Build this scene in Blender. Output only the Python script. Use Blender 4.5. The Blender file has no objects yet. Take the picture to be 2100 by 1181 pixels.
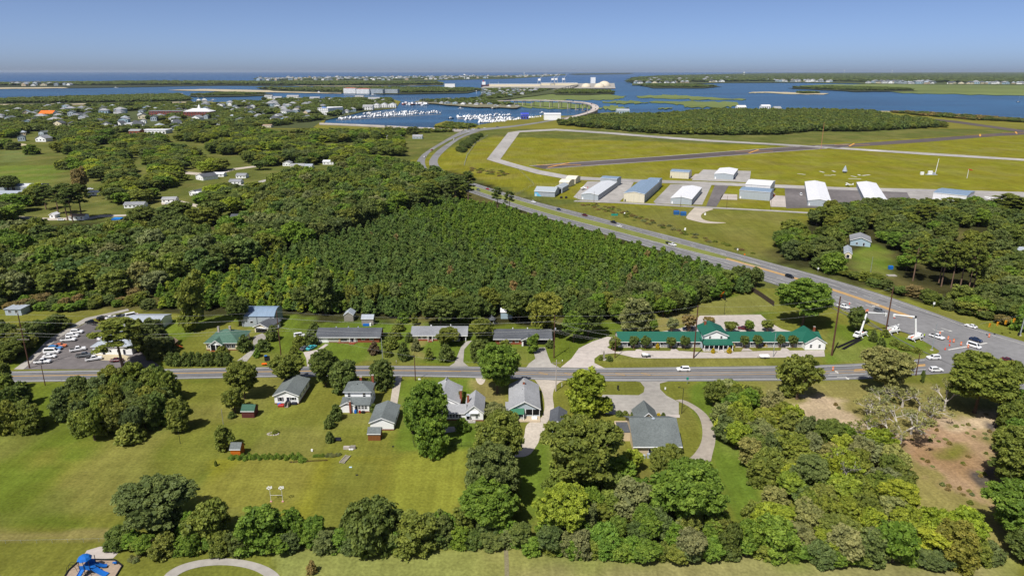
import bpy, math, random
import numpy as np
from mathutils import Vector, Matrix
from mathutils.geometry import tessellate_polygon

# ---------------------------------------------------------------- camera, sky, sun, exposure
S = bpy.context.scene
COL = S.collection
RND = random.Random(11)
H, F = 105.0, 1400.0                       # camera height in metres, focal length in photo pixels
PIT = math.atan((590.5 - 146.0) / F)
CP, SP = math.cos(PIT), math.sin(PIT)
cd = bpy.data.cameras.new('camera')
cd.sensor_width, cd.lens = 36.0, 24.0
cd.clip_start, cd.clip_end = 1.0, 200000.0
cam = bpy.data.objects.new('camera', cd)
cam.location = (0, 0, H)
cam.rotation_euler = (math.pi / 2 - PIT, 0, 0)
COL.objects.link(cam)
S.camera = cam

SUN_EL, SHADOW_HEAD = math.radians(56), math.radians(33)
sunward = Vector((-math.sin(SHADOW_HEAD) * math.cos(SUN_EL), -math.cos(SHADOW_HEAD) * math.cos(SUN_EL), math.sin(SUN_EL)))
W = bpy.data.worlds.new('World')
S.world = W
W.use_nodes = True
wn = W.node_tree
bg = wn.nodes['Background']
sky = wn.nodes.new('ShaderNodeTexSky')
sky.sky_type = 'NISHITA'
sky.sun_disc = False
sky.sun_elevation = SUN_EL
sky.sun_rotation = math.atan2(sunward.x, sunward.y)
sky.altitude = 0
sky.air_density, sky.dust_density, sky.ozone_density = 0.26, 0.95, 2.6
wn.links.new(sky.outputs[0], bg.inputs['Color'])
bg.inputs['Strength'].default_value = 0.126
sl = bpy.data.lights.new('sun', 'SUN')
sl.energy = 4.2
sl.angle = math.radians(0.5)
sl.color = (1.0, 0.965, 0.91)
sun = bpy.data.objects.new('sun', sl)
sun.rotation_euler = sunward.to_track_quat('Z', 'Y').to_euler()
COL.objects.link(sun)
S.view_settings.view_transform = 'Standard'
S.view_settings.look = 'None'
S.view_settings.exposure = 0.3
S.view_settings.gamma = 1.0
S.view_settings.use_curve_mapping = False
S.cycles.max_bounces = 6
S.cycles.diffuse_bounces = 2
S.cycles.volume_bounces = 0
S.cycles.use_adaptive_sampling = True

# ---------------------------------------------------------------- helpers
def P(px, py, z=0.0):
    """the point of the place, at height z, that the photograph shows at pixel (px, py)"""
    x, y = (px - 1050.0) / F, (590.5 - py) / F
    dy, dz = CP + SP * y, -SP + CP * y
    t = (z - H) / dz
    return Vector((x * t, dy * t, z))
def PZ(px, py, Y):
    """the point at distance Y seen at pixel (px, py)"""
    x, y = (px - 1050.0) / F, (590.5 - py) / F
    t = Y / (CP + SP * y)
    return Vector((x * t, Y, H + t * (-SP + CP * y)))
def mpp(g):
    return (g.y * CP + (H - g.z) * SP) / F
def hgt(px, yb, yt):
    g = P(px, yb)
    return PZ(px, yt, g.y).z

def hexc(h):
    v = [int(h[i:i + 2], 16) / 255 for i in (0, 2, 4)]
    return tuple(c / 12.92 if c <= 0.04045 else ((c + 0.055) / 1.055) ** 2.4 for c in v)

MATS = {}
def mk(name, col, rough=0.8, var=0.12, scale=0.6, spec=0.12, metal=0.0, bump=0.0, stretch=(1, 1, 1), tint=False, big=0.0, emit=0):
    """a plain procedural surface: base colour broken up by two sizes of noise in the object's own space"""
    if name in MATS:
        return MATS[name]
    m = bpy.data.materials.new(name)
    m.use_nodes = True
    nt = m.node_tree
    N, L = nt.nodes, nt.links
    b = N['Principled BSDF']
    b.inputs['Roughness'].default_value = rough
    b.inputs['Specular IOR Level'].default_value = spec
    b.inputs['Metallic'].default_value = metal
    tc = N.new('ShaderNodeTexCoord')
    mp = N.new('ShaderNodeMapping')
    mp.inputs['Scale'].default_value = stretch
    L.new(tc.outputs['Object'], mp.inputs['Vector'])
    nz = N.new('ShaderNodeTexNoise')
    nz.inputs['Scale'].default_value = scale
    nz.inputs['Detail'].default_value = 5
    L.new(mp.outputs[0], nz.inputs['Vector'])
    mr = N.new('ShaderNodeMapRange')
    mr.inputs['From Min'].default_value, mr.inputs['From Max'].default_value = 0.25, 0.75
    mr.inputs['To Min'].default_value, mr.inputs['To Max'].default_value = 1 - var, 1 + var
    L.new(nz.outputs['Fac'], mr.inputs['Value'])
    fac = mr.outputs[0]
    if big:
        n2 = N.new('ShaderNodeTexNoise')
        n2.inputs['Scale'].default_value = scale * 0.07
        n2.inputs['Detail'].default_value = 3
        L.new(mp.outputs[0], n2.inputs['Vector'])
        m2 = N.new('ShaderNodeMapRange')
        m2.inputs['From Min'].default_value, m2.inputs['From Max'].default_value = 0.3, 0.7
        m2.inputs['To Min'].default_value, m2.inputs['To Max'].default_value = 1 - big, 1 + big
        L.new(n2.outputs['Fac'], m2.inputs['Value'])
        mu = N.new('ShaderNodeMath')
        mu.operation = 'MULTIPLY'
        L.new(fac, mu.inputs[0])
        L.new(m2.outputs[0], mu.inputs[1])
        fac = mu.outputs[0]
    sc = N.new('ShaderNodeVectorMath')
    sc.operation = 'SCALE'
    L.new(fac, sc.inputs['Scale'])
    if tint:
        at = N.new('ShaderNodeAttribute')
        at.attribute_type = 'INSTANCER'
        at.attribute_name = 'tint'
        L.new(at.outputs['Color'], sc.inputs[0])
    else:
        sc.inputs[0].default_value = col
    L.new(sc.outputs[0], b.inputs['Base Color'])
    if bump:
        bp = N.new('ShaderNodeBump')
        bp.inputs['Strength'].default_value = bump
        bp.inputs['Distance'].default_value = 0.1
        L.new(nz.outputs['Fac'], bp.inputs['Height'])
        L.new(bp.outputs[0], b.inputs['Normal'])
    MATS[name] = m
    return m

class MB:
    """collects faces and links them as ONE mesh object"""
    def __init__(s):
        s.v, s.f, s.m, s.mats = [], [], [], []
    def mi(s, mat):
        if mat not in s.mats:
            s.mats.append(mat)
        return s.mats.index(mat)
    def face(s, pts, mat):
        n = len(s.v)
        s.v += [tuple(p) for p in pts]
        s.f.append(tuple(range(n, n + len(pts))))
        s.m.append(s.mi(mat))
    def solid(s, vs, fs, mat):
        n = len(s.v)
        s.v += [tuple(p) for p in vs]
        k = s.mi(mat)
        for f in fs:
            s.f.append(tuple(n + i for i in f))
            s.m.append(k)
    def hexa(s, q, mat):
        """eight corners: four below, four above"""
        s.solid(q, [(3, 2, 1, 0), (4, 5, 6, 7), (0, 1, 5, 4), (1, 2, 6, 5), (2, 3, 7, 6), (3, 0, 4, 7)], mat)
    def box(s, x0, x1, y0, y1, z0, z1, mat, tx=0.0, ty=0.0):
        s.hexa([(x0, y0, z0), (x1, y0, z0), (x1, y1, z0), (x0, y1, z0),
                (x0 + tx, y0 + ty, z1), (x1 - tx, y0 + ty, z1), (x1 - tx, y1 - ty, z1), (x0 + tx, y1 - ty, z1)], mat)
    def tube(s, a, b, ra, rb, mat, n=6, cap=True):
        a, b = Vector(a), Vector(b)
        d = (b - a).normalized()
        u = d.orthogonal().normalized()
        w = d.cross(u)
        vs = []
        for c, r in ((a, ra), (b, rb)):
            vs += [c + (u * math.cos(2 * math.pi * i / n) + w * math.sin(2 * math.pi * i / n)) * r for i in range(n)]
        fs = [(i, (i + 1) % n, n + (i + 1) % n, n + i) for i in range(n)]
        if cap:
            fs += [tuple(range(n))[::-1], tuple(range(n, 2 * n))]
        s.solid(vs, fs, mat)
    def lathe(s, prof, mat, n=12, c=(0, 0, 0)):
        vs, fs = [], []
        for r, z in prof:
            vs += [(c[0] + r * math.cos(2 * math.pi * i / n), c[1] + r * math.sin(2 * math.pi * i / n), c[2] + z) for i in range(n)]
        for k in range(len(prof) - 1):
            fs += [(k * n + i, k * n + (i + 1) % n, (k + 1) * n + (i + 1) % n, (k + 1) * n + i) for i in range(n)]
        fs += [tuple(range(n))[::-1], tuple((len(prof) - 1) * n + i for i in range(n))]
        s.solid(vs, fs, mat)
    def prism(s, poly, y0, y1, mat, ins=0.0):
        """outline in (x, z) pushed from y0 to y1"""
        n = len(poly)
        vs = [(x, y0, z) for x, z in poly] + [(x, y1, z) for x, z in poly]
        fs = [tuple(range(n)), tuple(range(2 * n - 1, n - 1, -1))]
        fs += [(i, n + i, n + (i + 1) % n, (i + 1) % n) for i in range(n)]
        s.solid(vs, fs, mat)
    def mesh(s, name):
        me = bpy.data.meshes.new(name)
        me.from_pydata(s.v, [], s.f)
        for m in s.mats:
            me.materials.append(m)
        if len(s.mats) > 1:
            me.polygons.foreach_set('material_index', s.m)
        me.update()
        return me
    def build(s, name, parent=None):
        return link(name, s.mesh(name), parent)

def link(name, data, parent=None):
    o = bpy.data.objects.new(name, data)
    COL.objects.link(o)
    if parent:
        o.parent = parent
    return o
def tag(o, label=None, cat=None, group=None, kind=None):
    if label: o['label'] = label
    if cat: o['category'] = cat
    if group: o['group'] = group
    if kind: o['kind'] = kind
    return o
def thing(name, label, cat, loc=(0, 0, 0), rz=0.0, group=None):
    o = link(name, None)
    o.location = loc
    o.rotation_euler = (0, 0, rz)
    o.empty_display_size = 0.5
    return tag(o, label, cat, group)
def copy_tree(o, parent=None, kids=None):
    c = o.copy()
    COL.objects.link(c)
    if parent: c.parent = parent
    for ch in (KIDS.get(o.name) or list(o.children)):
        copy_tree(ch, c)
    return c
KIDS = {}

def poly_sheet(name, px, z, mat, label=None, cat=None, kind='structure', world=False, thick=0.0):
    pts = [Vector(p) for p in px] if world else [P(x, y, z) for x, y in px]
    for p in pts: p.z = z
    tris = tessellate_polygon([pts])
    b = MB()
    vs = list(pts)
    fs = []
    for t in tris:
        a, c, d = (pts[i] for i in t)
        fs.append(t if (c - a).cross(d - a).z > 0 else t[::-1])
    if thick:
        n = len(pts)
        vs += [Vector((p.x, p.y, z - thick)) for p in pts]
        fs += [(i, (i + 1) % n, n + (i + 1) % n, n + i) for i in range(n)]
    b.solid(vs, fs, mat)
    o = b.build(name)
    return tag(o, label, cat, kind=kind)
def resample(pts, step):
    out = [pts[0]]
    for a, b in zip(pts, pts[1:]):
        n = max(1, int((b - a).length / step))
        out += [a + (b - a) * (i / n) for i in range(1, n + 1)]
    return out
def smooth(pts, k=2):
    for _ in range(k):
        q = [pts[0]]
        for a, b in zip(pts, pts[1:]):
            q += [a * 0.75 + b * 0.25, a * 0.25 + b * 0.75]
        pts = q + [pts[-1]]
    return pts
def at_frac(pts, n):
    """n+1 points evenly spaced along a polyline"""
    d = [0.0]
    for a, b in zip(pts, pts[1:]): d.append(d[-1] + (b - a).length)
    out, k = [], 0
    for i in range(n + 1):
        t = d[-1] * i / n
        while k < len(pts) - 2 and d[k + 1] < t: k += 1
        f = (t - d[k]) / max(1e-6, d[k + 1] - d[k])
        out.append(pts[k] + (pts[k + 1] - pts[k]) * min(1, f))
    return out
def strip(name, L, Rr, mat, n=40, kind='structure', b=None):
    """a sheet between two polylines"""
    L, Rr = at_frac(L, n), at_frac(Rr, n)
    own = b is None
    b = b or MB()
    for i in range(n):
        q = [L[i], Rr[i], Rr[i + 1], L[i + 1]]
        if (q[1] - q[0]).cross(q[3] - q[0]).z < 0: q = q[::-1]
        b.face(q, mat)
    if own:
        return tag(b.build(name), kind=kind)
def offset(line, d):
    """the line moved d metres to its right"""
    out = []
    for i, p in enumerate(line):
        t = (line[min(i + 1, len(line) - 1)] - line[max(i - 1, 0)])
        t.z = 0
        t.normalize()
        out.append(p + Vector((t.y, -t.x, 0)) * d)
    return out
def up(line, dz):
    return [Vector((p.x, p.y, p.z + dz)) for p in line]
def pl(px, z=0.0):
    return [P(x, y, z) for x, y in px]

# ---------------------------------------------------------------- surfaces
CONC = mk('concrete', hexc('a09b93'), 0.9, 0.16, 0.5, big=0.18)
CONC_P = mk('pale_concrete', hexc('b3aaa2'), 0.9, 0.14, 0.5, big=0.16)
APRON = mk('airfield_concrete', hexc('a09c97'), 0.9, 0.2, 0.16, big=0.2)
ASPH = mk('asphalt', hexc('767677'), 0.85, 0.16, 0.5, big=0.14, stretch=(0.25, 1, 1))
ASPH_D = mk('dark_asphalt', hexc('6b6665'), 0.85, 0.2, 0.3, big=0.25)
ASPH_H = mk('highway_asphalt', hexc('7c7b7b'), 0.85, 0.14, 0.4, big=0.16)
RUNW = mk('runway_asphalt', hexc('5a5250'), 0.9, 0.12, 0.1, big=0.15)
GRAV = mk('gravel', hexc('b3a99b'), 0.95, 0.16, 1.2, big=0.15)
SAND = mk('sand', hexc('b5a88a'), 0.95, 0.1, 0.05)
WHITE_P = mk('white_paint_line', hexc('c9c7c0'), 0.7, 0.15, 0.8)
YEL_P = mk('yellow_paint_line', hexc('b98f3e'), 0.7, 0.15, 0.8)
ORANGE_P = mk('runway_cross_paint', hexc('d29a45'), 0.7, 0.15, 0.5)
SIDING = mk('white_siding', hexc('ededeb'), 0.6, 0.04, 0.8)
SIDING_G = mk('grey_siding', hexc('a9b3ba'), 0.6, 0.05, 0.8)
SIDING_C = mk('cream_siding', hexc('d8cdb0'), 0.65, 0.05, 0.8)
SIDING_B = mk('beige_siding', hexc('c4b295'), 0.65, 0.05, 0.8)
SIDING_BL = mk('pale_blue_siding', hexc('9fb4c0'), 0.65, 0.05, 0.8)
BRICK = mk('red_brick', hexc('8a4f3a'), 0.85, 0.25, 2.0)
BRICKF = mk('brick_foundation', hexc('7d5443'), 0.85, 0.25, 2.0)
SH_GREY = mk('grey_shingles', hexc('85878b'), 0.85, 0.22, 2.2, big=0.14)
SH_GREY_L = mk('light_grey_shingles', hexc('97989a'), 0.85, 0.2, 2.2, big=0.12)
SH_DARK = mk('charcoal_shingles', hexc('54575c'), 0.85, 0.22, 2.2, big=0.14)
SH_GG = mk('grey_green_shingles', hexc('676d6c'), 0.85, 0.22, 2.0, big=0.15)
SH_GREEN = mk('green_shingles', hexc('4e6a5c'), 0.85, 0.22, 2.0, big=0.15)
MT_GREEN = mk('green_metal_roof', hexc('1e5c4a'), 0.55, 0.12, 1.5, spec=0.4, stretch=(4, 0.3, 1))
MT_WHITE = mk('white_metal_roof', hexc('d8d8da'), 0.5, 0.09, 0.5, stretch=(3, 0.3, 1))
MT_GREY = mk('grey_metal_roof', hexc('9fa6ae'), 0.5, 0.13, 0.5, stretch=(3, 0.3, 1))
MT_BLUE = mk('blue_grey_metal_roof', hexc('7c8fa3'), 0.5, 0.13, 0.5, stretch=(3, 0.3, 1))
MT_WALL = mk('grey_metal_wall', hexc('a3abb0'), 0.55, 0.06, 0.5, stretch=(4, 4, 0.3))
MT_WALL_C = mk('cream_metal_wall', hexc('d3cbb5'), 0.55, 0.06, 0.5, stretch=(4, 4, 0.3))
TRIM = mk('white_trim', hexc('ebebe9'), 0.5, 0.03)
GLASS = mk('window_glass', hexc('1b232b'), 0.08, 0.1, spec=0.6)
SHUT = mk('dark_shutter', hexc('2a2c38'), 0.6, 0.05)
DARK = mk('shade_and_vent_black', hexc('181818'), 0.9, 0.05)  # painted shade inside openings; also black of vents, pipes and pickup beds
RUBBER = mk('tyre_rubber', hexc('1a1a1b'), 0.8, 0.1)
RIM = mk('wheel_rim', hexc('9a9ca0'), 0.35, 0.05, metal=0.6)
WOODP = mk('pole_wood', hexc('5a4033'), 0.9, 0.2, 1.5, stretch=(3, 3, 0.3))
WOODG = mk('weathered_wood', hexc('8d877e'), 0.9, 0.2, 1.5)
STEEL = mk('galvanised_steel', hexc('a9afb3'), 0.4, 0.06, metal=0.4)
WIRE = mk('cable', hexc('b5b5b0'), 0.5, 0.05)
BLACKM = mk('black_metal', hexc('242628'), 0.5, 0.1)
PAINT = mk('car_paint', (1, 1, 1), 0.25, 0.02, spec=0.5, tint=True)
RED = mk('red_paint', hexc('a3231c'), 0.4, 0.05)
ORANGE = mk('orange_plastic', hexc('e06a1c'), 0.5, 0.08)
BLUE = mk('blue_plastic', hexc('2266b4'), 0.4, 0.06)
LAMPR = mk('tail_light', hexc('8c1512'), 0.3, 0.02)
LAMPW = mk('headlight', hexc('d8dadc'), 0.2, 0.02)
SKIN = mk('skin', hexc('b98a6c'), 0.6, 0.03)
BARK = mk('bark', hexc('5b4c40'), 0.95, 0.25, 1.2, stretch=(2, 2, 0.4))
BARKP = mk('pine_bark', hexc('7a6353'), 0.95, 0.25, 1.2, stretch=(2, 2, 0.4))
DEADW = mk('dead_branches', hexc('b5aea4'), 0.95, 0.2, 2.0)
PINK = mk('tan_panel', hexc('b3936c'), 0.7, 0.1)

def leaf_material():
    m = bpy.data.materials.new('foliage')
    m.use_nodes = True
    nt = m.node_tree
    N, L = nt.nodes, nt.links
    out = N['Material Output']
    b = N['Principled BSDF']
    b.inputs['Roughness'].default_value = 0.6
    b.inputs['Specular IOR Level'].default_value = 0.22
    at = N.new('ShaderNodeAttribute'); at.attribute_type = 'INSTANCER'; at.attribute_name = 'tint'
    vr = N.new('ShaderNodeAttribute'); vr.attribute_name = 'shade'       # random per leaf and clump; inner leaves kept darker as painted shade
    oi = N.new('ShaderNodeObjectInfo')
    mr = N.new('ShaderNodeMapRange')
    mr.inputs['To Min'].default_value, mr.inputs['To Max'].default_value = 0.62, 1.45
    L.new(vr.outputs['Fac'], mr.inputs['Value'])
    hs = N.new('ShaderNodeHueSaturation')
    mh = N.new('ShaderNodeMapRange')
    mh.inputs['To Min'].default_value, mh.inputs['To Max'].default_value = 0.478, 0.512
    L.new(vr.outputs['Fac'], mh.inputs['Value'])
    mh.inputs['To Min'].default_value, mh.inputs['To Max'].default_value = 0.512, 0.484
    L.new(mh.outputs[0], hs.inputs['Hue'])
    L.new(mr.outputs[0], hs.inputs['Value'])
    L.new(at.outputs['Color'], hs.inputs['Color'])
    L.new(hs.outputs[0], b.inputs['Base Color'])
    tr = N.new('ShaderNodeBsdfTranslucent')
    t2 = N.new('ShaderNodeHueSaturation')
    t2.inputs['Value'].default_value = 1.5
    t2.inputs['Hue'].default_value = 0.485
    L.new(hs.outputs[0], t2.inputs['Color'])
    L.new(t2.outputs[0], tr.inputs['Color'])
    mx = N.new('ShaderNodeMixShader')
    mx.inputs[0].default_value = 0.3
    L.new(b.outputs[0], mx.inputs[1])
    L.new(tr.outputs[0], mx.inputs[2])
    L.new(mx.outputs[0], out.inputs['Surface'])
    return m
LEAF = leaf_material()

def water_material(name, col, rough=0.25, wave=0.05):
    m = bpy.data.materials.new(name)
    m.use_nodes = True
    N, L = m.node_tree.nodes, m.node_tree.links
    b = N['Principled BSDF']
    b.inputs['Roughness'].default_value = rough
    b.inputs['Specular IOR Level'].default_value = 0.08
    ge = N.new('ShaderNodeNewGeometry')
    mp = N.new('ShaderNodeMapping'); mp.inputs['Scale'].default_value = (0.22, 1, 1)
    L.new(ge.outputs['Position'], mp.inputs['Vector'])
    n1 = N.new('ShaderNodeTexNoise'); n1.inputs['Scale'].default_value = 0.006; n1.inputs['Detail'].default_value = 9
    L.new(mp.outputs[0], n1.inputs['Vector'])
    cr = N.new('ShaderNodeMix'); cr.data_type = 'RGBA'
    cr.inputs['A'].default_value = (*[c * 0.62 for c in col], 1)
    cr.inputs['B'].default_value = (*[c * 1.45 for c in col], 1)
    mr = N.new('ShaderNodeMapRange'); mr.inputs['From Min'].default_value, mr.inputs['From Max'].default_value = 0.35, 0.65
    L.new(n1.outputs['Fac'], mr.inputs['Value'])
    L.new(mr.outputs[0], cr.inputs['Factor'])
    L.new(cr.outputs['Result'], b.inputs['Base Color'])
    n2 = N.new('ShaderNodeTexNoise'); n2.inputs['Scale'].default_value = 0.4; n2.inputs['Detail'].default_value = 3
    L.new(ge.outputs['Position'], n2.inputs['Vector'])
    bp = N.new('ShaderNodeBump'); bp.inputs['Strength'].default_value = 0.6; bp.inputs['Distance'].default_value = wave * 10
    L.new(n2.outputs['Fac'], bp.inputs['Height'])
    L.new(bp.outputs[0], b.inputs['Normal'])
    return m

def ground_material():
    """turf and soil: the colour of each place is stored on the sheet, broken up by several sizes of noise and mower lines"""
    m = bpy.data.materials.new('turf')
    m.use_nodes = True
    N, L = m.node_tree.nodes, m.node_tree.links
    b = N['Principled BSDF']
    b.inputs['Roughness'].default_value = 0.95
    b.inputs['Specular IOR Level'].default_value = 0.0
    at = N.new('ShaderNodeAttribute'); at.attribute_name = 'soil'
    ge = N.new('ShaderNodeNewGeometry')
    def noise(scale, lo, hi, stretch=(1, 1, 1), detail=4, rot=0.0):
        mp = N.new('ShaderNodeMapping'); mp.inputs['Scale'].default_value = stretch; mp.inputs['Rotation'].default_value = (0, 0, rot)
        L.new(ge.outputs['Position'], mp.inputs['Vector'])
        n = N.new('ShaderNodeTexNoise'); n.inputs['Scale'].default_value = scale; n.inputs['Detail'].default_value = detail
        L.new(mp.outputs[0], n.inputs['Vector'])
        r = N.new('ShaderNodeMapRange'); r.inputs['From Min'].default_value, r.inputs['From Max'].default_value = 0.3, 0.7
        r.inputs['To Min'].default_value, r.inputs['To Max'].default_value = lo, hi
        L.new(n.outputs['Fac'], r.inputs['Value'])
        return r.outputs[0]
    def mul(a, c):
        k = N.new('ShaderNodeMath'); k.operation = 'MULTIPLY'
        L.new(a, k.inputs[0]); L.new(c, k.inputs[1])
        return k.outputs[0]
    f = mul(mul(mul(noise(0.03, 0.88, 1.12), noise(1.3, 0.78, 1.22, detail=8)), mul(noise(0.16, 0.88, 1.12), noise(0.55, 0.9, 1.1, (1.0, 0.05, 1), 2, 0.05))), mul(noise(0.4, 0.94, 1.06, (0.04, 1.0, 1), 2), noise(0.07, 0.9, 1.1, (1.0, 0.25, 1), 5, 0.5)))
    h = noise(0.02, 0.488, 0.512)
    hs = N.new('ShaderNodeHueSaturation')
    L.new(at.outputs['Color'], hs.inputs['Color'])
    L.new(h, hs.inputs['Hue'])
    k = N.new('ShaderNodeMath'); k.operation = 'MULTIPLY'; k.inputs[1].default_value = 0.66
    L.new(f, k.inputs[0])
    L.new(k.outputs[0], hs.inputs['Value'])
    hs.inputs['Saturation'].default_value = 1.07
    L.new(hs.outputs[0], b.inputs['Base Color'])
    return m
TURF = ground_material()

# ---------------------------------------------------------------- the large sheets: water, land, turf
WATER = water_material('sound_water', (0.013, 0.064, 0.128))
OCEAN = water_material('ocean_water', (0.007, 0.055, 0.145))
b = MB()
b.face([(-60000, -3000, -1.2), (60000, -3000, -1.2), (60000, 7200, -1.2), (-60000, 7200, -1.2)], WATER)
tag(b.build('water'), 'wide blue sound with channels between the islands', 'water', kind='structure')
b = MB()
b.face([(-60000, 7200, -1.2), (60000, 7200, -1.2), (60000, 60000, -1.2), (-60000, 60000, -1.2)], OCEAN)
tag(b.build('ocean'), 'deep blue open ocean along the horizon', 'ocean', kind='structure')

def vnoise(x, y, s, seed):
    r = np.random.RandomState(seed).rand(256, 256)
    u, v = x / s, y / s
    i, j = np.floor(u).astype(int), np.floor(v).astype(int)
    fu, fv = u - i, v - j
    fu, fv = fu * fu * (3 - 2 * fu), fv * fv * (3 - 2 * fv)
    g = lambda a, c: r[a % 256, c % 256]
    return (g(i, j) * (1 - fu) + g(i + 1, j) * fu) * (1 - fv) + (g(i, j + 1) * (1 - fu) + g(i + 1, j + 1) * fu) * fv
def sdist(X, Y, poly):
    """signed distance to a polygon, positive inside"""
    d = np.full(X.shape, 1e9)
    ins = np.zeros(X.shape, bool)
    n = len(poly)
    for k in range(n):
        ax, ay = poly[k][0], poly[k][1]
        bx, by = poly[(k + 1) % n][0], poly[(k + 1) % n][1]
        ex, ey = bx - ax, by - ay
        t = np.clip(((X - ax) * ex + (Y - ay) * ey) / max(1e-9, ex * ex + ey * ey), 0, 1)
        d = np.minimum(d, np.hypot(X - ax - t * ex, Y - ay - t * ey))
        c = ((ay > Y) != (by > Y))
        with np.errstate(divide='ignore', invalid='ignore'):
            xi = (bx - ax) * (Y - ay) / (by - ay if by != ay else 1e-9) + ax
        ins ^= c & (X < xi)
    return np.where(ins, d, -d)

G_OLIVE = hexc('828441'); G_GREEN = hexc('717f38'); G_YEL = hexc('929040'); G_DRY = hexc('97905a'); G_AIR = hexc('8d8b3b')
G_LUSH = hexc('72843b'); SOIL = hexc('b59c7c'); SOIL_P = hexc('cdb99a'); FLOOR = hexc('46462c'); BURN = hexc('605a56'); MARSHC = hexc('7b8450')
GRAVC = hexc('a8a096')
# polygon in photo pixels, colour, softness in metres, raggedness in metres
SOILS = [
 ([(-100, 700), (480, 640), (1000, 655), (1290, 655), (1500, 600), (1600, 640), (1500, 720), (1150, 745), (500, 745), (-100, 755)], G_GREEN, 6, 4),
 ([(420, 660), (490, 660), (560, 740), (470, 745), (330, 740)], G_OLIVE, 3, 2),
 ([(575, 640), (1000, 665), (1000, 740), (575, 745)], G_LUSH, 3, 2),
 ([(845, 660), (870, 660), (870, 735), (835, 720)], G_DRY, 3, 3),
 ([(-80, 785), (460, 778), (440, 960), (390, 1030), (240, 1100), (-80, 1085)], G_GREEN, 4, 3),
 ([(100, 940), (330, 890), (400, 960), (230, 1085), (50, 1000)], G_OLIVE, 14, 10),
 ([(360, 785), (470, 780), (450, 950), (395, 1010), (340, 990)], G_OLIVE, 5, 4),
 ([(-80, 1087), (240, 1085), (230, 1108), (-80, 1112)], G_DRY, 1, 1),
 ([(-80, 1114), (240, 1108), (330, 1150), (330, 1230), (-80, 1230)], G_OLIVE, 2, 2),
 ([(440, 775), (800, 775), (800, 935), (430, 940)], G_OLIVE, 4, 3),
 ([(430, 940), (805, 932), (785, 1040), (680, 1100), (410, 1030)], G_YEL, 2, 2),
 ([(680, 940), (800, 930), (780, 1075), (640, 1100)], G_OLIVE, 8, 4),
 ([(815, 935), (965, 905), (960, 1010), (900, 1075), (790, 1060)], hexc('8f9345'), 2, 1),
 ([(815, 780), (980, 775), (975, 915), (815, 930)], G_LUSH, 3, 2),
 ([(965, 778), (1010, 790), (1030, 830), (985, 820)], G_DRY, 4, 3),
 ([(1060, 920), (1135, 880), (1150, 1000), (1085, 1095), (1050, 1090)], G_LUSH, 3, 2),
 ([(1130, 775), (1330, 778), (1330, 810), (1130, 850)], G_OLIVE, 2, 2),
 ([(1410, 800), (1460, 770), (1540, 880), (1570, 1040), (1510, 1070), (1470, 960)], G_LUSH, 3, 2),
 ([(560, 1125), (1050, 1122), (2060, 1118), (2120, 1230), (560, 1230)], hexc('95995a'), 2, 2),
 ([(1030, 1150), (2000, 1150), (2100, 1230), (1030, 1230)], hexc('a09c68'), 8, 6),
 ([(1560, 785), (1900, 780), (2090, 815), (2100, 920), (2060, 1120), (1900, 1130), (1700, 1100), (1580, 900)], G_DRY, 4, 5),
 ([(1620, 800), (1690, 805), (1740, 860), (1700, 890), (1640, 840)], SOIL_P, 5, 7),
 ([(1860, 870), (1960, 860), (2060, 880), (2050, 1000), (2075, 1060), (1990, 1060), (1900, 980)], SOIL, 6, 9),
 ([(1930, 855), (2055, 850), (2060, 885), (1960, 890)], SOIL_P, 5, 7),
 ([(1900, 920), (1990, 910), (2030, 960), (2010, 1010), (1930, 980)], hexc('ad936e'), 7, 9),
 ([(1985, 965), (2040, 960), (2045, 1000), (2000, 1010)], BURN, 3, 4),
 ([(2020, 865), (2050, 870), (2035, 900), (2018, 890)], BURN, 2, 3),
 ([(1340, 660), (1440, 620), (1580, 600), (1600, 640), (1500, 652), (1400, 672)], hexc('8a8a4e'), 4, 4),
 ([(1300, 672), (1380, 640), (1440, 645), (1400, 672), (1330, 690)], G_DRY, 3, 4),
 ([(1700, 660), (1900, 700), (1915, 725), (1700, 745)], G_LUSH, 4, 3),
 ([(1930, 900), (2000, 890), (2010, 930), (1950, 940)], G_OLIVE, 5, 8), ([(1900, 990), (1990, 1010), (2050, 1050), (1960, 1060)], G_DRY, 6, 9),
 # further off
 ([(840, 330), (1010, 280), (1600, 300), (2300, 260), (2300, 420), (1500, 470), (1000, 380)], G_AIR, 15, 12),
 ([(1050, 420), (1560, 430), (1660, 440), (1570, 530), (1300, 470)], hexc('7f8042'), 10, 10),
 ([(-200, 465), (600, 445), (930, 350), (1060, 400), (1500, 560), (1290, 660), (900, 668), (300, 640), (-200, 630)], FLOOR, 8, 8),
 ([(-200, 345), (130, 338), (115, 372), (60, 385), (-200, 385)], hexc('768542'), 5, 5),
 ([(0, 310), (65, 310), (50, 332), (0, 333)], hexc('7b8450'), 5, 5),
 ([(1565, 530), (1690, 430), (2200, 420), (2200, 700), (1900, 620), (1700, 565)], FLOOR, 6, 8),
 ([(1735, 520), (1790, 500), (1840, 530), (1830, 570), (1750, 550)], G_LUSH, 4, 4),
]
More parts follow.
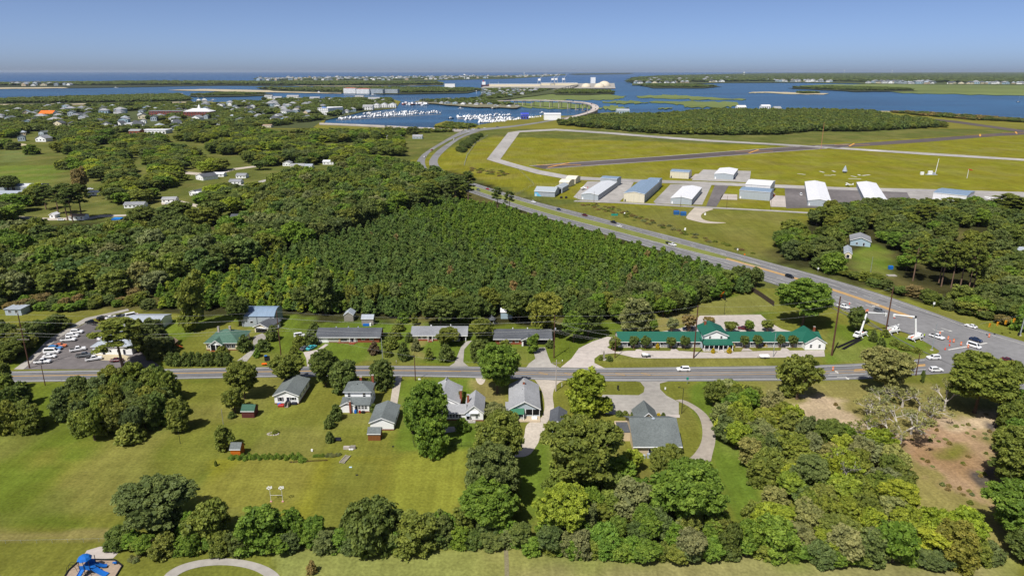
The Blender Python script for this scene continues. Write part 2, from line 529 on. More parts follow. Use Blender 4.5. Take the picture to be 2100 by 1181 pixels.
def soil_sheet(name, x0, x1, y0, y1, step, z, base, label):
    nx, ny = int((x1 - x0) / step) + 1, int((y1 - y0) / step) + 1
    xs, ys = np.linspace(x0, x1, nx), np.linspace(y0, y1, ny)
    X, Y = np.meshgrid(xs, ys)
    n1 = vnoise(X, Y, 9.0, 1) + 0.5 * vnoise(X, Y, 3.5, 2) - 0.75
    col = np.empty(X.shape + (3,))
    col[:] = base
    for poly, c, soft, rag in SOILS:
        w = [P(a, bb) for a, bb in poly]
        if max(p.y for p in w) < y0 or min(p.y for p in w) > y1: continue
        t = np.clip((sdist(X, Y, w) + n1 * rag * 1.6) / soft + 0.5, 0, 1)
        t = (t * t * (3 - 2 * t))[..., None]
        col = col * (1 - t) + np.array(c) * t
    # worn dry patches and darker damp ones
    d = np.clip((vnoise(X, Y, 22.0, 5) - 0.55) * 2.2, 0, 0.35)[..., None]
    col = col * (1 - d) + np.array(G_DRY) * d
    me = bpy.data.meshes.new(name)
    V = np.stack([X.ravel(), Y.ravel(), np.full(X.size, z)], 1)
    idx = np.arange(nx * ny).reshape(ny, nx)
    q = np.stack([idx[:-1, :-1].ravel(), idx[:-1, 1:].ravel(), idx[1:, 1:].ravel(), idx[1:, :-1].ravel()], 1)
    me.from_pydata(V.tolist(), [], q.tolist())
    a = me.color_attributes.new('soil', 'FLOAT_COLOR', 'POINT')
    a.data.foreach_set('color', np.concatenate([col.reshape(-1, 3), np.ones((X.size, 1))], 1).ravel())
    me.materials.append(TURF)
    return tag(link(name, me), label, 'ground', kind='structure')
YS = 330.0
SHEET_END = 1330.0
soil_sheet('lawn', -300, 330, 95, YS, 1.6, 0.05, G_OLIVE, 'mown lawns, yards and bare soil of the near plots')
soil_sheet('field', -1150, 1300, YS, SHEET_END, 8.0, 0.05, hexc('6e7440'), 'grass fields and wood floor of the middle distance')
LANDM = mk('far_land', hexc('736f28'), 0.95, 0.15, 0.02, big=0.15)
TOWNG = mk('town_ground', hexc('4c5330'), 0.95, 0.2, 0.05, big=0.2)
MARSH = mk('marsh_grass', hexc('69743f'), 0.95, 0.18, 0.02, big=0.2)
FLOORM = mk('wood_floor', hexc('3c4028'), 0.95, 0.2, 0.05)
shore = [(-1500, 1300), (-700, 223), (0, 221), (110, 218), (250, 214), (400, 210), (525, 209), (545, 203), (800, 203), (822, 208), (812, 222),
         (745, 229), (716, 236), (668, 246), (662, 256), (890, 263), (892, 255), (915, 248), (978, 257), (1050, 245), (1113, 236),
         (1162, 238), (1216, 233), (1266, 230), (1345, 234), (1430, 226), (1575, 227), (1700, 229), (1790, 227.5), (1830, 228), (1905, 231), (2007, 238),
         (2100, 243), (2400, 256), (4500, 1300)]
poly_sheet('land', shore, 0.0, LANDM, 'flat coastal land under the town and the airfield', 'land')
poly_sheet('town_ground', [(-900, 262), (-680, 224), (0, 222), (250, 215.5), (525, 210), (545, 204.5), (800, 204.5), (810, 221), (740, 230), (660, 248), (640, 263)], 0.12, TOWNG)
poly_sheet('beach', [(1795, 228), (1830, 228.6), (1905, 231.8), (2007, 238.8), (2100, 244), (2100, 245), (2000, 240), (1900, 233), (1830, 229.8), (1795, 229)], 0.15, SAND)
# islands, spits and marshes of the sound
ISL = [
 ('marsh', [(1040, 203), (1120, 192), (1200, 193), (1285, 197), (1272, 202), (1230, 206), (1160, 205), (1060, 207)], MARSH, 'low green marsh behind the curved bridge'),
 ('marsh', [(1040, 213), (1110, 210), (1200, 214), (1225, 221), (1180, 223), (1110, 222), (1060, 219)], MARSH, 'green marsh seen through the piers of the curved bridge'),
 ('marsh', [(1304, 197), (1370, 195), (1430, 198), (1530, 203.5), (1520, 206), (1440, 205), (1400, 203), (1310, 201)], MARSH, 'long marsh islet nearer the far bank'),
 ('marsh', [(1330, 209), (1420, 206.8), (1512, 210), (1516, 218), (1470, 221), (1410, 219), (1380, 213)], MARSH, 'larger marsh islet off the airport wood'),
 ('marsh', [(1222, 222), (1258, 216), (1290, 222), (1262, 226)], MARSH, 'small marsh islet with bushes by the bridge'),
 ('marsh', [(1235, 208), (1290, 207), (1330, 211), (1280, 214)], MARSH, 'thin marsh strip in the middle of the sound'),
 ('marsh', [(1350, 221.5), (1380, 220), (1376, 223)], MARSH, 'tiny marsh islet'),
 ('marsh', [(1640, 176), (1780, 172), (2300, 172), (2300, 200), (2100, 196), (1900, 192), (1800, 188), (1700, 185)], MARSH, 'wide pale marsh off the far bank'),
 ('sandbar', [(1540, 189), (1580, 188.5), (1630, 190), (1700, 192), (1690, 194), (1620, 193)], SAND, 'sand bar round the small wooded island'),
 ('sandbar', [(1535, 190), (1570, 189), (1568, 190.6), (1537, 191)], SAND, 'small bare sand bar in the sound'),
 ('island', [(-400, 206), (0, 203), (200, 198), (370, 192.5), (395, 209), (330, 211.5), (0, 215), (-400, 219)], FLOORM, 'wooded island opposite the town'),
 ('sandbar', [(-400, 207), (0, 204), (200, 197), (375, 191.8), (372, 193.6), (200, 199.2), (0, 205.8), (-400, 209)], SAND, 'sandy outer beach of the wooded island'),
 ('sandbar', [(0, 214.2), (200, 212.6), (392, 209), (392, 210.4), (200, 214), (0, 215.6)], SAND, 'sandy inner beach of the wooded island'),
 ('island', [(-600, 184), (-600, 170), (0, 171), (180, 168.5), (330, 166.6), (560, 166), (900, 169), (911, 175), (700, 177), (450, 176), (130, 181)], FLOORM, 'long barrier island before the ocean'),
 ('sandbar', [(-600, 181), (0, 180), (130, 179.4), (140, 181), (0, 182.6), (-600, 184.5)], SAND, 'white beach of the barrier island'),
 ('sandbar', [(600, 176.3), (700, 176.6), (912, 174.8), (700, 177.3)], SAND, 'thin beach line along the barrier island'),
 ('sandbar', [(345, 185), (420, 183), (525, 185), (640, 187), (700, 190), (700, 192), (600, 190), (480, 188)], SAND, 'sandy spit in the middle of the sound'),
 ('island', [(525, 180), (700, 180), (815, 180), (960, 180), (990, 184), (960, 191), (820, 193), (700, 191), (560, 187)], FLOORM, 'dark wooded island with the condominium row'),
 ('island', [(385, 197), (400, 194), (470, 190), (560, 193), (540, 196.5), (410, 199)], FLOORM, 'low dark islet in the channel'),
 ('island', [(525, 162.5), (525, 159.5), (1050, 155), (1160, 152), (1160, 154.8), (1050, 161.5), (800, 167), (600, 166)], TOWNG, 'beach town strip along the ocean'),
 ('island', [(1300, 172.5), (1360, 171.8), (1480, 178), (1440, 181), (1340, 181)], FLOORM, 'wooded island off the far town'),
 ('island', [(1615, 181), (1700, 178), (1840, 182), (1882, 187), (1760, 188), (1700, 185)], FLOORM, 'wooded island in front of the pale marsh'),
 ('island', [(1132, 191.5), (1180, 185), (1250, 188), (1262, 192), (1200, 194.6), (1140, 194)], FLOORM, 'wooded islet beside the far bridge'),
 ('island', [(985, 203), (990, 181), (1050, 181), (1130, 184), (1180, 174), (1196, 175), (1150, 190), (1060, 201), (1004, 208)], TOWNG, 'causeway land between the two bridges'),
 ('island', [(848, 209), (870, 204.5), (985, 204), (1010, 209), (1070, 218), (1060, 221.5), (980, 220), (870, 211)], mk('dock_ground', hexc('77735c'), 0.95, 0.2, 0.05), 'dock land with trawlers and sheds'),
 ('island', [(985, 181), (1000, 173.5), (1192, 171.5), (1260, 171), (1262, 181.5), (1190, 181.5), (1060, 180)], CONC, 'paved harbour terminal'),
 ('far_shore', [(1296, 175), (1300, 160), (1350, 156), (1575, 150.6), (2100, 148.4), (3600, 148.4), (3600, 176), (2100, 174.5), (1900, 173.5), (1640, 169.5), (1480, 170), (1400, 173)], TOWNG, 'far wooded mainland bank'),
 ('far_shore', [(1176, 151.6), (1290, 150.2), (1292, 152.4), (1176, 154)], FLOORM, 'thin far spit at the horizon'),
]
def ragged(poly, seed, amp=1.0, n=7):
    rs = random.Random(seed)
    out = []
    for i, (x0, y0) in enumerate(poly):
        x1, y1 = poly[(i + 1) % len(poly)]
        for k in range(n):
            t = (k + rs.uniform(-.2, .2) * (k > 0)) / n
            w = min(1, abs(x1 - x0) / 20) * amp * (k > 0)
            out.append((x0 + (x1 - x0) * t + rs.uniform(-3, 3) * w, y0 + (y1 - y0) * t + rs.uniform(-.9, .9) * w * max(.25, min(1.6, (y0 - 150) / 45))))
    return out
for k, (nm, poly, m, lab) in enumerate(ISL):
    poly_sheet(nm, ragged(poly, k, {'marsh': 1.5, 'island': .5, 'sandbar': .35}.get(nm, 0.0)) if nm != 'far_shore' and m is not CONC else poly, 0.1 + 0.12 * k, m, lab, nm.replace('_', ' '), thick=1.0)
# ---------------------------------------------------------------- roads
RZ = 0.12
road_n = smooth(pl([(-260, 767), (40, 760.5), (200, 758.5), (400, 755), (650, 750.5), (810, 749.3), (1000, 751.5), (1178, 754.5), (1240, 754), (1400, 752.3), (1586, 750), (1680, 748.5), (1771, 745), (1873, 737), (1950, 730), (2060, 716)], RZ))
road_s = smooth(pl([(-260, 790), (40, 783), (200, 781), (400, 776), (650, 771.5), (810, 771), (1000, 775), (1178, 780.5), (1240, 781.5), (1400, 781.5), (1586, 780.5), (1680, 780), (1773, 777.5), (1857, 770), (1950, 764), (2060, 752)], RZ))
strip('road', road_n, road_s, ASPH, 90)
hw_n = smooth(pl([(924, 360.5), (1050, 400), (1113.5, 418), (1177, 433), (1304, 466), (1431, 498), (1575, 537.5), (1680, 565), (1782, 594.5), (1883, 629), (2005, 674), (2100, 700), (2300, 760)], RZ + 0.02))
hw_m = smooth(pl([(907, 364), (1030, 404), (1095, 423), (1165, 443), (1285, 473), (1410, 507), (1560, 548), (1668, 577), (1772, 609), (1883, 650), (2005, 699), (2100, 728), (2300, 785)], RZ + 0.02))
hw_s = smooth(pl([(880, 366), (985, 402), (1060, 428), (1130, 450), (1250, 483), (1375, 520), (1500, 555), (1600, 587), (1700, 622), (1800, 661), (1884, 692), (1932, 722), (2000, 770), (2150, 850)], RZ + 0.02))
med_n = smooth(pl([(909, 361), (1030, 401), (1095, 420), (1165, 440), (1285, 470), (1410, 504.5), (1480, 523), (1560, 545)], RZ + 0.033))
med_s = smooth(pl([(899, 365), (1015, 404), (1078, 424.5), (1150, 445.5), (1270, 475.5), (1397, 509.5), (1475, 529), (1560, 547)], RZ + 0.033))
strip('highway', hw_n, hw_s, ASPH_H, 90)
MED = mk('median_grass', hexc('757b3e'), 0.95, 0.15, 0.3, big=0.15)
strip('highway_median', med_n, med_s, MED, 40)
poly_sheet('road_junction', [(1896, 734), (1912, 729), (1926, 722), (1926, 712), (1955, 705), (2005, 685), (2100, 712), (2250, 760), (2250, 800), (2050, 790), (2010, 760), (1900, 768)], RZ + 0.03, ASPH_H)
# the highway beyond the pine plantation: two carriageways that bend to the junction by the marina
cwl_a = smooth(pl([(884, 375), (862, 352), (853, 338), (855, 329), (870, 312.5), (921, 282.5), (942, 271), (960, 265.5), (1050, 258.5), (1113, 249.3), (1151, 242), (1185, 235.5)], RZ + 0.02))
cwl_b = smooth(pl([(900, 370), (880, 352), (871, 338), (872, 323), (886, 308), (925, 286), (948, 276), (966, 270.5), (1050, 261.5), (1113, 252), (1154, 244), (1188, 237.2)], RZ + 0.02))
cwr_a = smooth(pl([(905, 366), (888, 351), (879, 338), (881, 326), (897, 308), (925, 290), (948, 278), (968, 270.5)], RZ + 0.03))
cwr_b = smooth(pl([(926, 362), (908, 349), (898, 338), (896.5, 326), (913.5, 308), (941.5, 285), (968, 274.5), (985, 270)], RZ + 0.03))
strip('highway', cwl_a, cwl_b, ASPH_H, 60)
strip('highway', cwr_a, cwr_b, ASPH_H, 40)
bw_a = smooth(pl([(655, 253), (720, 255.5), (780, 258), (880, 263.2), (950, 267)], RZ + 0.9))
bw_b = smooth(pl([(655, 255.6), (720, 258.2), (780, 261), (880, 266.4), (945, 270.5)], RZ + 0.9))
br = thing('low_bridge', 'long low concrete causeway bridge across the marsh by the marina', 'bridge')
bb = MB()
n = 20
A, B = at_frac(bw_a, n), at_frac(bw_b, n)
for i in range(n):
    bb.hexa([A[i] - Vector((0, 0, .9)), B[i] - Vector((0, 0, .9)), B[i + 1] - Vector((0, 0, .9)), A[i + 1] - Vector((0, 0, .9)), A[i], B[i], B[i + 1], A[i + 1]], CONC)
bb.build('deck', br)
for line in (A, B):
    bb = MB()
    for i in range(n):
        d = Vector((0, 0, 1.0)); w = Vector((0, .4, 0))
        bb.hexa([line[i] - w, line[i] + w, line[i + 1] + w, line[i + 1] - w, line[i] - w + d, line[i] + w + d, line[i + 1] + w + d, line[i + 1] - w + d], CONC_P)
    bb.build('parapet', br)

# high curved bridge over the marina, on paired columns
DK = [(1162, 243.5, 3), (1192, 236, 8), (1213, 229.5, 12), (1221.5, 223.5, 15), (1221, 218, 18), (1210, 213.2, 20), (1188, 209.6, 21), (1150, 207, 21), (1100, 205.6, 19), (1050, 206, 14), (1012, 208, 6)]
deck = smooth([P(x, y, z) for x, y, z in DK], 3)
deck = at_frac(deck, 60)
HB = thing('high_bridge', 'long curved concrete highway bridge climbing over the marina channel', 'bridge')
dl, dr = offset(deck, -8.5), offset(deck, 8.5)
bb = MB()
for i in range(60):
    t = Vector((0, 0, 1.8))
    bb.hexa([dl[i] - t, dr[i] - t, dr[i + 1] - t, dl[i + 1] - t, dl[i], dr[i], dr[i + 1], dl[i + 1]], CONC_P)
bb.build('deck', HB)
for s, line in ((-1, dl), (1, dr)):
    bb = MB()
    inner = offset(deck, s * 8.1)
    for i in range(60):
        t = Vector((0, 0, 1.1)); e = Vector((0, 0, .01))
        q = [line[i] + e, inner[i] + e, inner[i + 1] + e, line[i + 1] + e]
        bb.hexa(q + [p + t for p in q], CONC_P)
    bb.build('parapet', HB)
for i in range(5, 58, 3):
    z = deck[i].z - 1.8
    if z < 4: continue
    t = (deck[i + 1] - deck[i - 1]); t.z = 0; t.normalize()
    nrm = Vector((t.y, -t.x, 0))
    bb = MB()
    for s in (-1, 1):
        c = deck[i] + nrm * 5.2 * s
        bb.tube((c.x, c.y, -1.0), (c.x, c.y, z - 2), 1.0, 1.0, CONC_P, 8)
    a, c = deck[i] - nrm * 7.6, deck[i] + nrm * 7.6
    w = t * 1.1
    bb.hexa([Vector((p.x, p.y, z - 2.2)) for p in (a - w, c - w, c + w, a + w)] + [Vector((p.x, p.y, z - .02)) for p in (a - w, c - w, c + w, a + w)], CONC_P)
    bb.hexa([Vector((p.x, p.y, -2)) for p in (a - w * 2, c - w * 2, c + w * 2, a + w * 2)] + [Vector((p.x, p.y, .6)) for p in (a - w * 2, c - w * 2, c + w * 2, a + w * 2)], CONC)
    bb.build('pier', HB)
cause = [P(x, y, .9) for x, y in [(1016, 207.6), (1003, 205.6), (1012, 203.2), (1050, 199), (1113, 187), (1135, 184)]]
cause = smooth(cause)
strip('causeway_road', offset(cause, -9), offset(cause, 9), CONC, 30)
FB = thing('far_bridge', 'dark high bridge rising beside the harbour domes', 'bridge')
fd = smooth([P(1135, 184, 3), P(1150, 180.5, 14), P(1166, 176.4, 20), P(1176, 174.6, 20), P(1186, 173.6, 12)])
fd = at_frac(fd, 24)
bb = MB()
l, r = offset(fd, -8), offset(fd, 8)
for i in range(24):
    t = Vector((0, 0, 2.5))
    bb.hexa([l[i] - t, r[i] - t, r[i + 1] - t, l[i + 1] - t, l[i], r[i], r[i + 1], l[i + 1]], CONC)
bb.build('deck', FB)
for i in range(2, 24, 2):
    for s in (-5, 5):
        bb = MB(); bb.tube((fd[i].x, fd[i].y + s, -1), (fd[i].x, fd[i].y + s, fd[i].z - 2.4), 1.2, 1.2, CONC, 6); bb.build('pier', FB)

# painted lines
def line_marks(name, lines, mat, w, dash=None):
    b = MB()
    for ln in lines:
        if dash is None:
            strip('', offset(ln, -w / 2), offset(ln, w / 2), mat, max(8, len(ln) * 3), b=b)
        else:
            tot = sum((q - p).length for p, q in zip(ln, ln[1:]))
            fine = at_frac(ln, int(tot / 1.5))
            on, per = int(dash[0] / 1.5), int(dash[1] / 1.5)
            for i in range(0, len(fine) - on, per):
                seg = fine[i:i + on + 1]
                strip('', offset(seg, -w / 2), offset(seg, w / 2), mat, on, b=b)
    return tag(b.build(name), kind='structure')
def between(a, c, t, dz, n=90):
    a, c = at_frac(a, n), at_frac(c, n)
    return [p + (q - p) * t + Vector((0, 0, dz)) for p, q in zip(a, c)]
ct = lambda t, i0=0, i1=91: between(road_n, road_s, t, 0.02)[i0:i1]
line_marks('yellow_centre_line', [offset(ct(.46, 0, 46), -.16), offset(ct(.46, 0, 46), .16), ct(.42, 45, 78), ct(.58, 49, 78)], YEL_P, 0.22)
line_marks('yellow_hatching', [ct(.46, 44, 46) ] + [[ct(.42)[i], ct(.58)[i + 1]] for i in (51, 53, 55, 57, 59)], YEL_P, 0.25)
WEAR = mk('worn_asphalt', hexc('626263'), 0.85, 0.25, 0.5, big=0.3)
line_marks('tyre_wear', [between(road_n, road_s, t, .009) for t in (.2, .33, .64, .79)], WEAR, .6)
line_marks('tyre_wear', [between(hw_n, med_n, t, .015, 60) for t in (.25, .4, .65, .82)] + [between(med_s, hw_s, t, .015, 60) for t in (.2, .35, .6, .78)], WEAR, .6)
line_marks('white_edge_line', [ct(.12), ct(.9)], WHITE_P, 0.22)
line_marks('highway_edge_line', [between(hw_n, hw_s, .07, .03), between(hw_n, hw_s, .95, .03, 90)[:74], up(offset(med_n, -.8), .02), up(offset(med_s, .8), .02)], WHITE_P, 0.25)
line_marks('highway_lane_line', [between(hw_n, med_n, .52, .03, 60), between(med_s, hw_s, .45, .03, 60)], WHITE_P, 0.22, (4.5, 12))
mid = lambda t, i0, i1: between(hw_n, hw_s, t, .03)[i0:i1]
TURNL = mk('median_paint', hexc('b08f5f'), 0.8, 0.15, 0.6)
strip('painted_median', mid(.40, 60, 79), mid(.485, 60, 79), TURNL, 30)
line_marks('highway_lane_line', [mid(.24, 51, 78), mid(.66, 51, 78)], WHITE_P, 0.25, (4.5, 12))
line_marks('highway_lane_line', [mid(.80, 58, 76)], WHITE_P, 0.25)
line_marks('stop_line', [[P(1945, 717, RZ + .07), P(1986, 710, RZ + .07)], [P(2004, 706.5, RZ + .07), P(2024, 703, RZ + .07)]], WHITE_P, 0.7)
strip('painted_median', ct(.36, 76, 85), ct(.5, 76, 85), TURNL, 12)
line_marks('road_lane_line', [ct(.68, 74, 84)], WHITE_P, 0.25)
def arrow(px, py, rz, turn):
    b = MB()
    z = RZ + 0.06
    b.face([(-1.7, -.12, 0), (0.5, -.12, 0), (0.5, .12, 0), (-1.7, .12, 0)], WHITE_P)
    if turn:
        b.face([(.26, .125, 0), (.5, .125, 0), (.5, .8 * turn if turn > 0 else .125, 0), (.26, .8 * turn if turn > 0 else .125, 0)] if turn > 0 else [(.26, -.8, 0), (.5, -.8, 0), (.5, -.125, 0), (.26, -.125, 0)], WHITE_P)
        s = 1 if turn > 0 else -1
        t = [(-.1, .805 * s, 0), (.9, .805 * s, 0), (.38, 1.6 * s, 0)]
        b.face(t if s > 0 else t[::-1], WHITE_P)
    else:
        b.face([(.505, -.5, 0), (1.5, 0, 0), (.505, .5, 0)], WHITE_P)
    o = b.build('turn_arrow')
    g = P(px, py, z)
    o.location = g
    o.rotation_euler = (0, 0, rz)
    o.scale = (1.5, 1.5, 1)
    tag(o, kind='structure')
hd = (mid(.6, 60, 80)[12] - mid(.6, 60, 80)[6]); ha = math.atan2(hd.y, hd.x)
arrow(1716, 765.5, 0, 1); arrow(1731, 772.5, 0, -1)
arrow(1785, 628, ha, 1); arrow(1796, 624.5, ha, 0); arrow(1925, 679, ha, 1); arrow(1943, 676.5, ha, 0); arrow(1738, 619, ha, 0)

# ---------------------------------------------------------------- drives, lots and paths
def yard(name, px, mat, z=RZ - .02, k=0):
    w = smooth(pl(px + [px[0]], z), 2)[:-1] if k else pl(px, z)
    return poly_sheet(name, w, z, mat, world=True)
yard('motel_drive', [(1150, 753), (1172, 735), (1187, 714), (1215, 700), (1246, 690), (1262, 692), (1259, 702), (1245, 712), (1262, 721), (1290, 719), (1400, 719.5), (1440, 722), (1500, 722), (1570, 719), (1690, 718), (1692, 731), (1600, 733), (1480, 734), (1330, 734.5), (1300, 733), (1262, 724), (1230, 727), (1219, 735), (1219, 744), (1241, 755)], CONC_P, RZ + .01)
yard('motel_car_park', [(1262, 693), (1330, 684), (1395, 673), (1425, 660), (1435, 647), (1560, 645), (1577, 660), (1602, 674), (1660, 690), (1640, 692), (1270, 695)], CONC_P, RZ)
yard('path', [(1305, 716), (1314, 716), (1320, 720.5), (1301, 720.5)], CONC_P, RZ + .03)
yard('path', [(1377, 715), (1386, 715), (1394, 720.5), (1374, 720.5)], CONC_P, RZ + .03)
yard('path', [(1524, 714), (1535, 714), (1544, 719.5), (1520, 720)], CONC_P, RZ + .03)
yard('path', [(1603, 713.5), (1613, 713.5), (1620, 719), (1600, 719.5)], CONC_P, RZ + .03)
yard('driveway', [(517, 716), (470, 752), (448, 757), (484, 757), (500, 748), (548, 690), (538, 683), (520, 690)], CONC)
yard('driveway', [(667, 705), (650, 717), (622, 722), (628, 735), (630, 751), (641, 751), (643, 735), (652, 722), (674, 706)], CONC_P)
yard('driveway', [(955, 700), (945, 712), (932, 744), (920, 751.5), (962, 752), (950, 742), (952, 716), (968, 698)], CONC)
yard('driveway', [(1092, 713), (1098, 735), (1085, 745), (1078, 754.5), (1152, 756), (1130, 744), (1124, 730), (1118, 712)], CONC)
yard('gravel_drive', [(812, 772), (804, 800), (798, 838), (812, 842), (818, 810), (824, 772)], GRAV)
yard('gravel_drive', [(1096, 777), (1112, 800), (1118, 832), (1113, 855), (1100, 862), (1078, 868), (1075, 900), (1060, 920), (1035, 935), (1082, 938), (1100, 915), (1114, 888), (1122, 865), (1138, 840), (1132, 810), (1140, 790), (1150, 782), (1160, 781)], GRAV, k=1)
yard('gravel_patch', [(975, 775), (996, 775), (994, 784), (986, 790), (978, 784)], GRAV, RZ - .03, 1)
yard('office_car_park', [(1236, 809), (1310, 810), (1320, 804), (1322, 794), (1313, 783), (1300, 781), (1372, 781), (1353, 786), (1354, 798), (1367, 811), (1392, 824), (1392, 850), (1340, 856), (1240, 842), (1210, 845), (1228, 826)], CONC)
yard('gravel_drive', [(1385, 820), (1410, 831), (1432, 848), (1441, 875), (1440, 905), (1425, 930), (1407, 945), (1405, 975), (1440, 985), (1455, 985), (1455, 960), (1461, 930), (1468, 905), (1466, 878), (1453, 852), (1430, 833), (1400, 818)], mk('worn_drive', hexc('9a9185'), 0.95, 0.15, 0.6, big=.12), RZ - .01, 1)
yard('footway', [(1240, 842), (1288, 847), (1290, 852), (1240, 848)], CONC_P, RZ + .02)
yard('footway', [(1364, 850), (1394, 850), (1394, 856), (1364, 855)], CONC_P, RZ + .02)
yard('shop_forecourt', [(38, 757), (64, 740), (84, 725), (100, 707), (115, 692), (145, 678), (165, 668), (180, 660), (232, 664), (262, 690), (290, 722), (330, 752), (300, 757)], ASPH_D, RZ - .01)
yard('shop_forecourt', [(188, 722), (195, 712), (270, 732), (260, 740), (200, 738)], SAND, RZ + .01)
yard('service_lane', [(28, 757), (58, 735), (75, 720), (92, 702), (112, 688), (142, 670), (175, 652), (262, 633), (265, 637), (185, 655), (145, 678), (118, 694), (98, 712), (80, 728), (62, 745), (48, 757)], CONC, RZ)
b = MB()
oval = [P(455 + 125 * math.cos(a), 1196 - 52 * math.sin(a), RZ) for a in [math.pi * k / 24 for k in range(-2, 27)]]
oval_i = [P(452 + 100 * math.cos(a), 1198 - 40 * math.sin(a), RZ) for a in [math.pi * k / 24 for k in range(-2, 27)]]
strip('park_path', oval, oval_i, CONC, 40)
sand = yard('play_sand', [(128, 1190), (140, 1170), (160, 1152), (184, 1147), (236, 1148), (251, 1160), (238, 1181), (236, 1195)], mk('play_surface', hexc('9f8d7b'), .95, .15, 1.0), RZ - .03)
yard('play_court', [(170, 1140), (178, 1128), (205, 1120), (235, 1122), (245, 1130), (232, 1144), (185, 1147)], CONC_P, RZ - .02)
yard('patio', [(908, 876), (932, 874), (936, 884), (910, 888)], CONC, RZ)

# ---------------------------------------------------------------- airfield paving
AZ = 0.25
yard('taxiway', [(1042, 272), (1064, 268.5), (1140, 264.3), (1250, 271.5), (1345, 279), (1450, 286.8), (1575, 293.6), (1753, 304.4), (1900, 313.5), (2100, 326), (2400, 344), (2400, 349), (2100, 330), (1900, 318), (1753, 308), (1575, 297), (1450, 290.5), (1345, 283), (1250, 275.2), (1140, 268), (1066, 271.5), (1026, 327), (1060, 337), (1110, 350), (1170, 361), (1250, 366), (1400, 371), (1600, 379), (1720, 384), (1900, 388), (2100, 394), (2300, 402), (2300, 414), (2100, 404), (1900, 396), (1720, 389.5), (1640, 387), (1400, 377), (1260, 372), (1165, 368), (1100, 356.5), (1040, 340), (998, 327)], APRON, AZ)
yard('runway', [(1086, 340), (1175, 332.6), (1375, 319.5), (1575, 304), (1660, 298), (1753, 294.6), (1900, 284.5), (2032, 274.5), (2100, 271), (2250, 262), (2250, 267), (2100, 276.5), (2040, 279.8), (1900, 291.5), (1740, 302), (1575, 313.6), (1375, 329), (1200, 340.5), (1115, 346.5)], RUNW, AZ - .1)
yard('runway', [(1798, 234.4), (1839, 237), (1960, 248), (2057, 261.5), (2200, 280), (2200, 287), (2100, 273), (2030, 262), (1940, 250), (1830, 238.6), (1790, 236)], RUNW, AZ - .05)
yard('runway_threshold', [(1792, 233.6), (1812, 234), (1840, 237), (1830, 238.2), (1796, 236)], APRON, AZ + .05)
RE = line_marks('runway_edge_line', [pl([(1086, 340.3), (1375, 319.8), (1575, 304.4), (1740, 296)], AZ), pl([(1120, 346), (1375, 328.6), (1575, 313.2), (1740, 301.5)], AZ)], APRON, 3.0)
def cross(px, py, L, rz):
    b = MB()
    for k, a in enumerate((.5, -.5)):
        c, s = math.cos(a + rz), math.sin(a + rz)
        b.face([Vector((c * x - s * y, s * x + c * y, .02 * k)) for x, y in ((-L, -1.2), (L, -1.2), (L, 1.2), (-L, 1.2))], ORANGE_P)
    o = b.build('runway_cross')
    o.location = P(px, py, AZ + .06)
    tag(o, kind='structure')
rdir = P(1575, 308) - P(1100, 343); ra = math.atan2(rdir.y, rdir.x)
for x, y in [(1146, 338.6), (1546, 310.5), (1747, 297), (2010, 277.6), (2084, 272.4)]:
    cross(x, y, 26, ra)
yard('runway_bar', [(1760, 307.4), (1800, 308.6), (1822, 310.5), (1790, 310)], WHITE_P, AZ + .08)
yard('apron', [(1418, 370), (1442, 348), (1540, 351), (1537, 374)], APRON, AZ - .02)
yard('apron', [(1415, 366), (1426, 357), (1440, 357), (1428, 368)], CONC_P, AZ - .04)
yard('apron', [(1176, 404), (1205, 372), (1300, 373), (1287, 398), (1270, 414), (1190, 410)], APRON, AZ - .04)
yard('apron', [(1340, 414), (1375, 378), (1460, 378), (1440, 420), (1345, 418)], APRON, AZ - .04)
yard('apron', [(1448, 423), (1466, 380), (1495, 380), (1469, 424)], ASPH_D, AZ - .03)
yard('apron', [(1480, 402), (1484, 398), (1512, 399), (1512, 410), (1476, 409)], CONC_P, AZ - .03)
yard('apron', [(1578, 400), (1610, 402), (1612, 425), (1580, 424)], CONC_P, AZ - .03)
yard('apron', [(1609, 384), (1860, 394), (1872, 420), (1760, 425), (1612, 427)], ASPH_D, AZ - .05)
yard('apron', [(1840, 394), (1858, 394), (1872, 414), (1905, 416), (2010, 418), (2100, 410), (2100, 396)], APRON, AZ - .07)
yard('airfield_road', [(1180, 411), (1260, 413), (1350, 418.5), (1450, 424), (1575, 430.5), (1655, 435), (1700, 437), (1700, 439.5), (1650, 437.5), (1575, 433), (1450, 427), (1350, 421.5), (1260, 416.5), (1176, 413.5)], APRON, AZ - .01)
yard('gravel_drive', [(1426, 424), (1470, 428), (1446, 434), (1436, 442), (1440, 450), (1458, 455), (1500, 457), (1450, 459), (1420, 452), (1405, 448), (1412, 438)], GRAV, AZ - .06, 1)
# far streets between the trees of the left side
for px, m in (([(0, 441), (100, 447), (180, 446), (205, 441), (262, 440), (262, 443), (205, 446), (180, 451), (100, 452), (0, 446)], GRAV),
              ([(380, 352), (430, 356), (480, 345), (540, 338), (540, 341), (480, 349), (436, 362), (380, 357)], GRAV),
              ([(470, 380), (505, 378), (545, 368), (545, 372), (510, 384), (474, 386)], CONC),
              ([(330, 415), (365, 410), (440, 428), (440, 432), (362, 417), (332, 420)], GRAV),
              ([(130, 258), (140, 262), (155, 270), (168, 272), (168, 273.5), (150, 272.5), (134, 264)], GRAV),
              ([(0, 297), (40, 294), (60, 297), (40, 300), (0, 301)], SAND), ([(0, 566), (8, 548), (16, 544), (16, 556), (6, 570)], CONC)):
    yard('lane', px, m, .1)
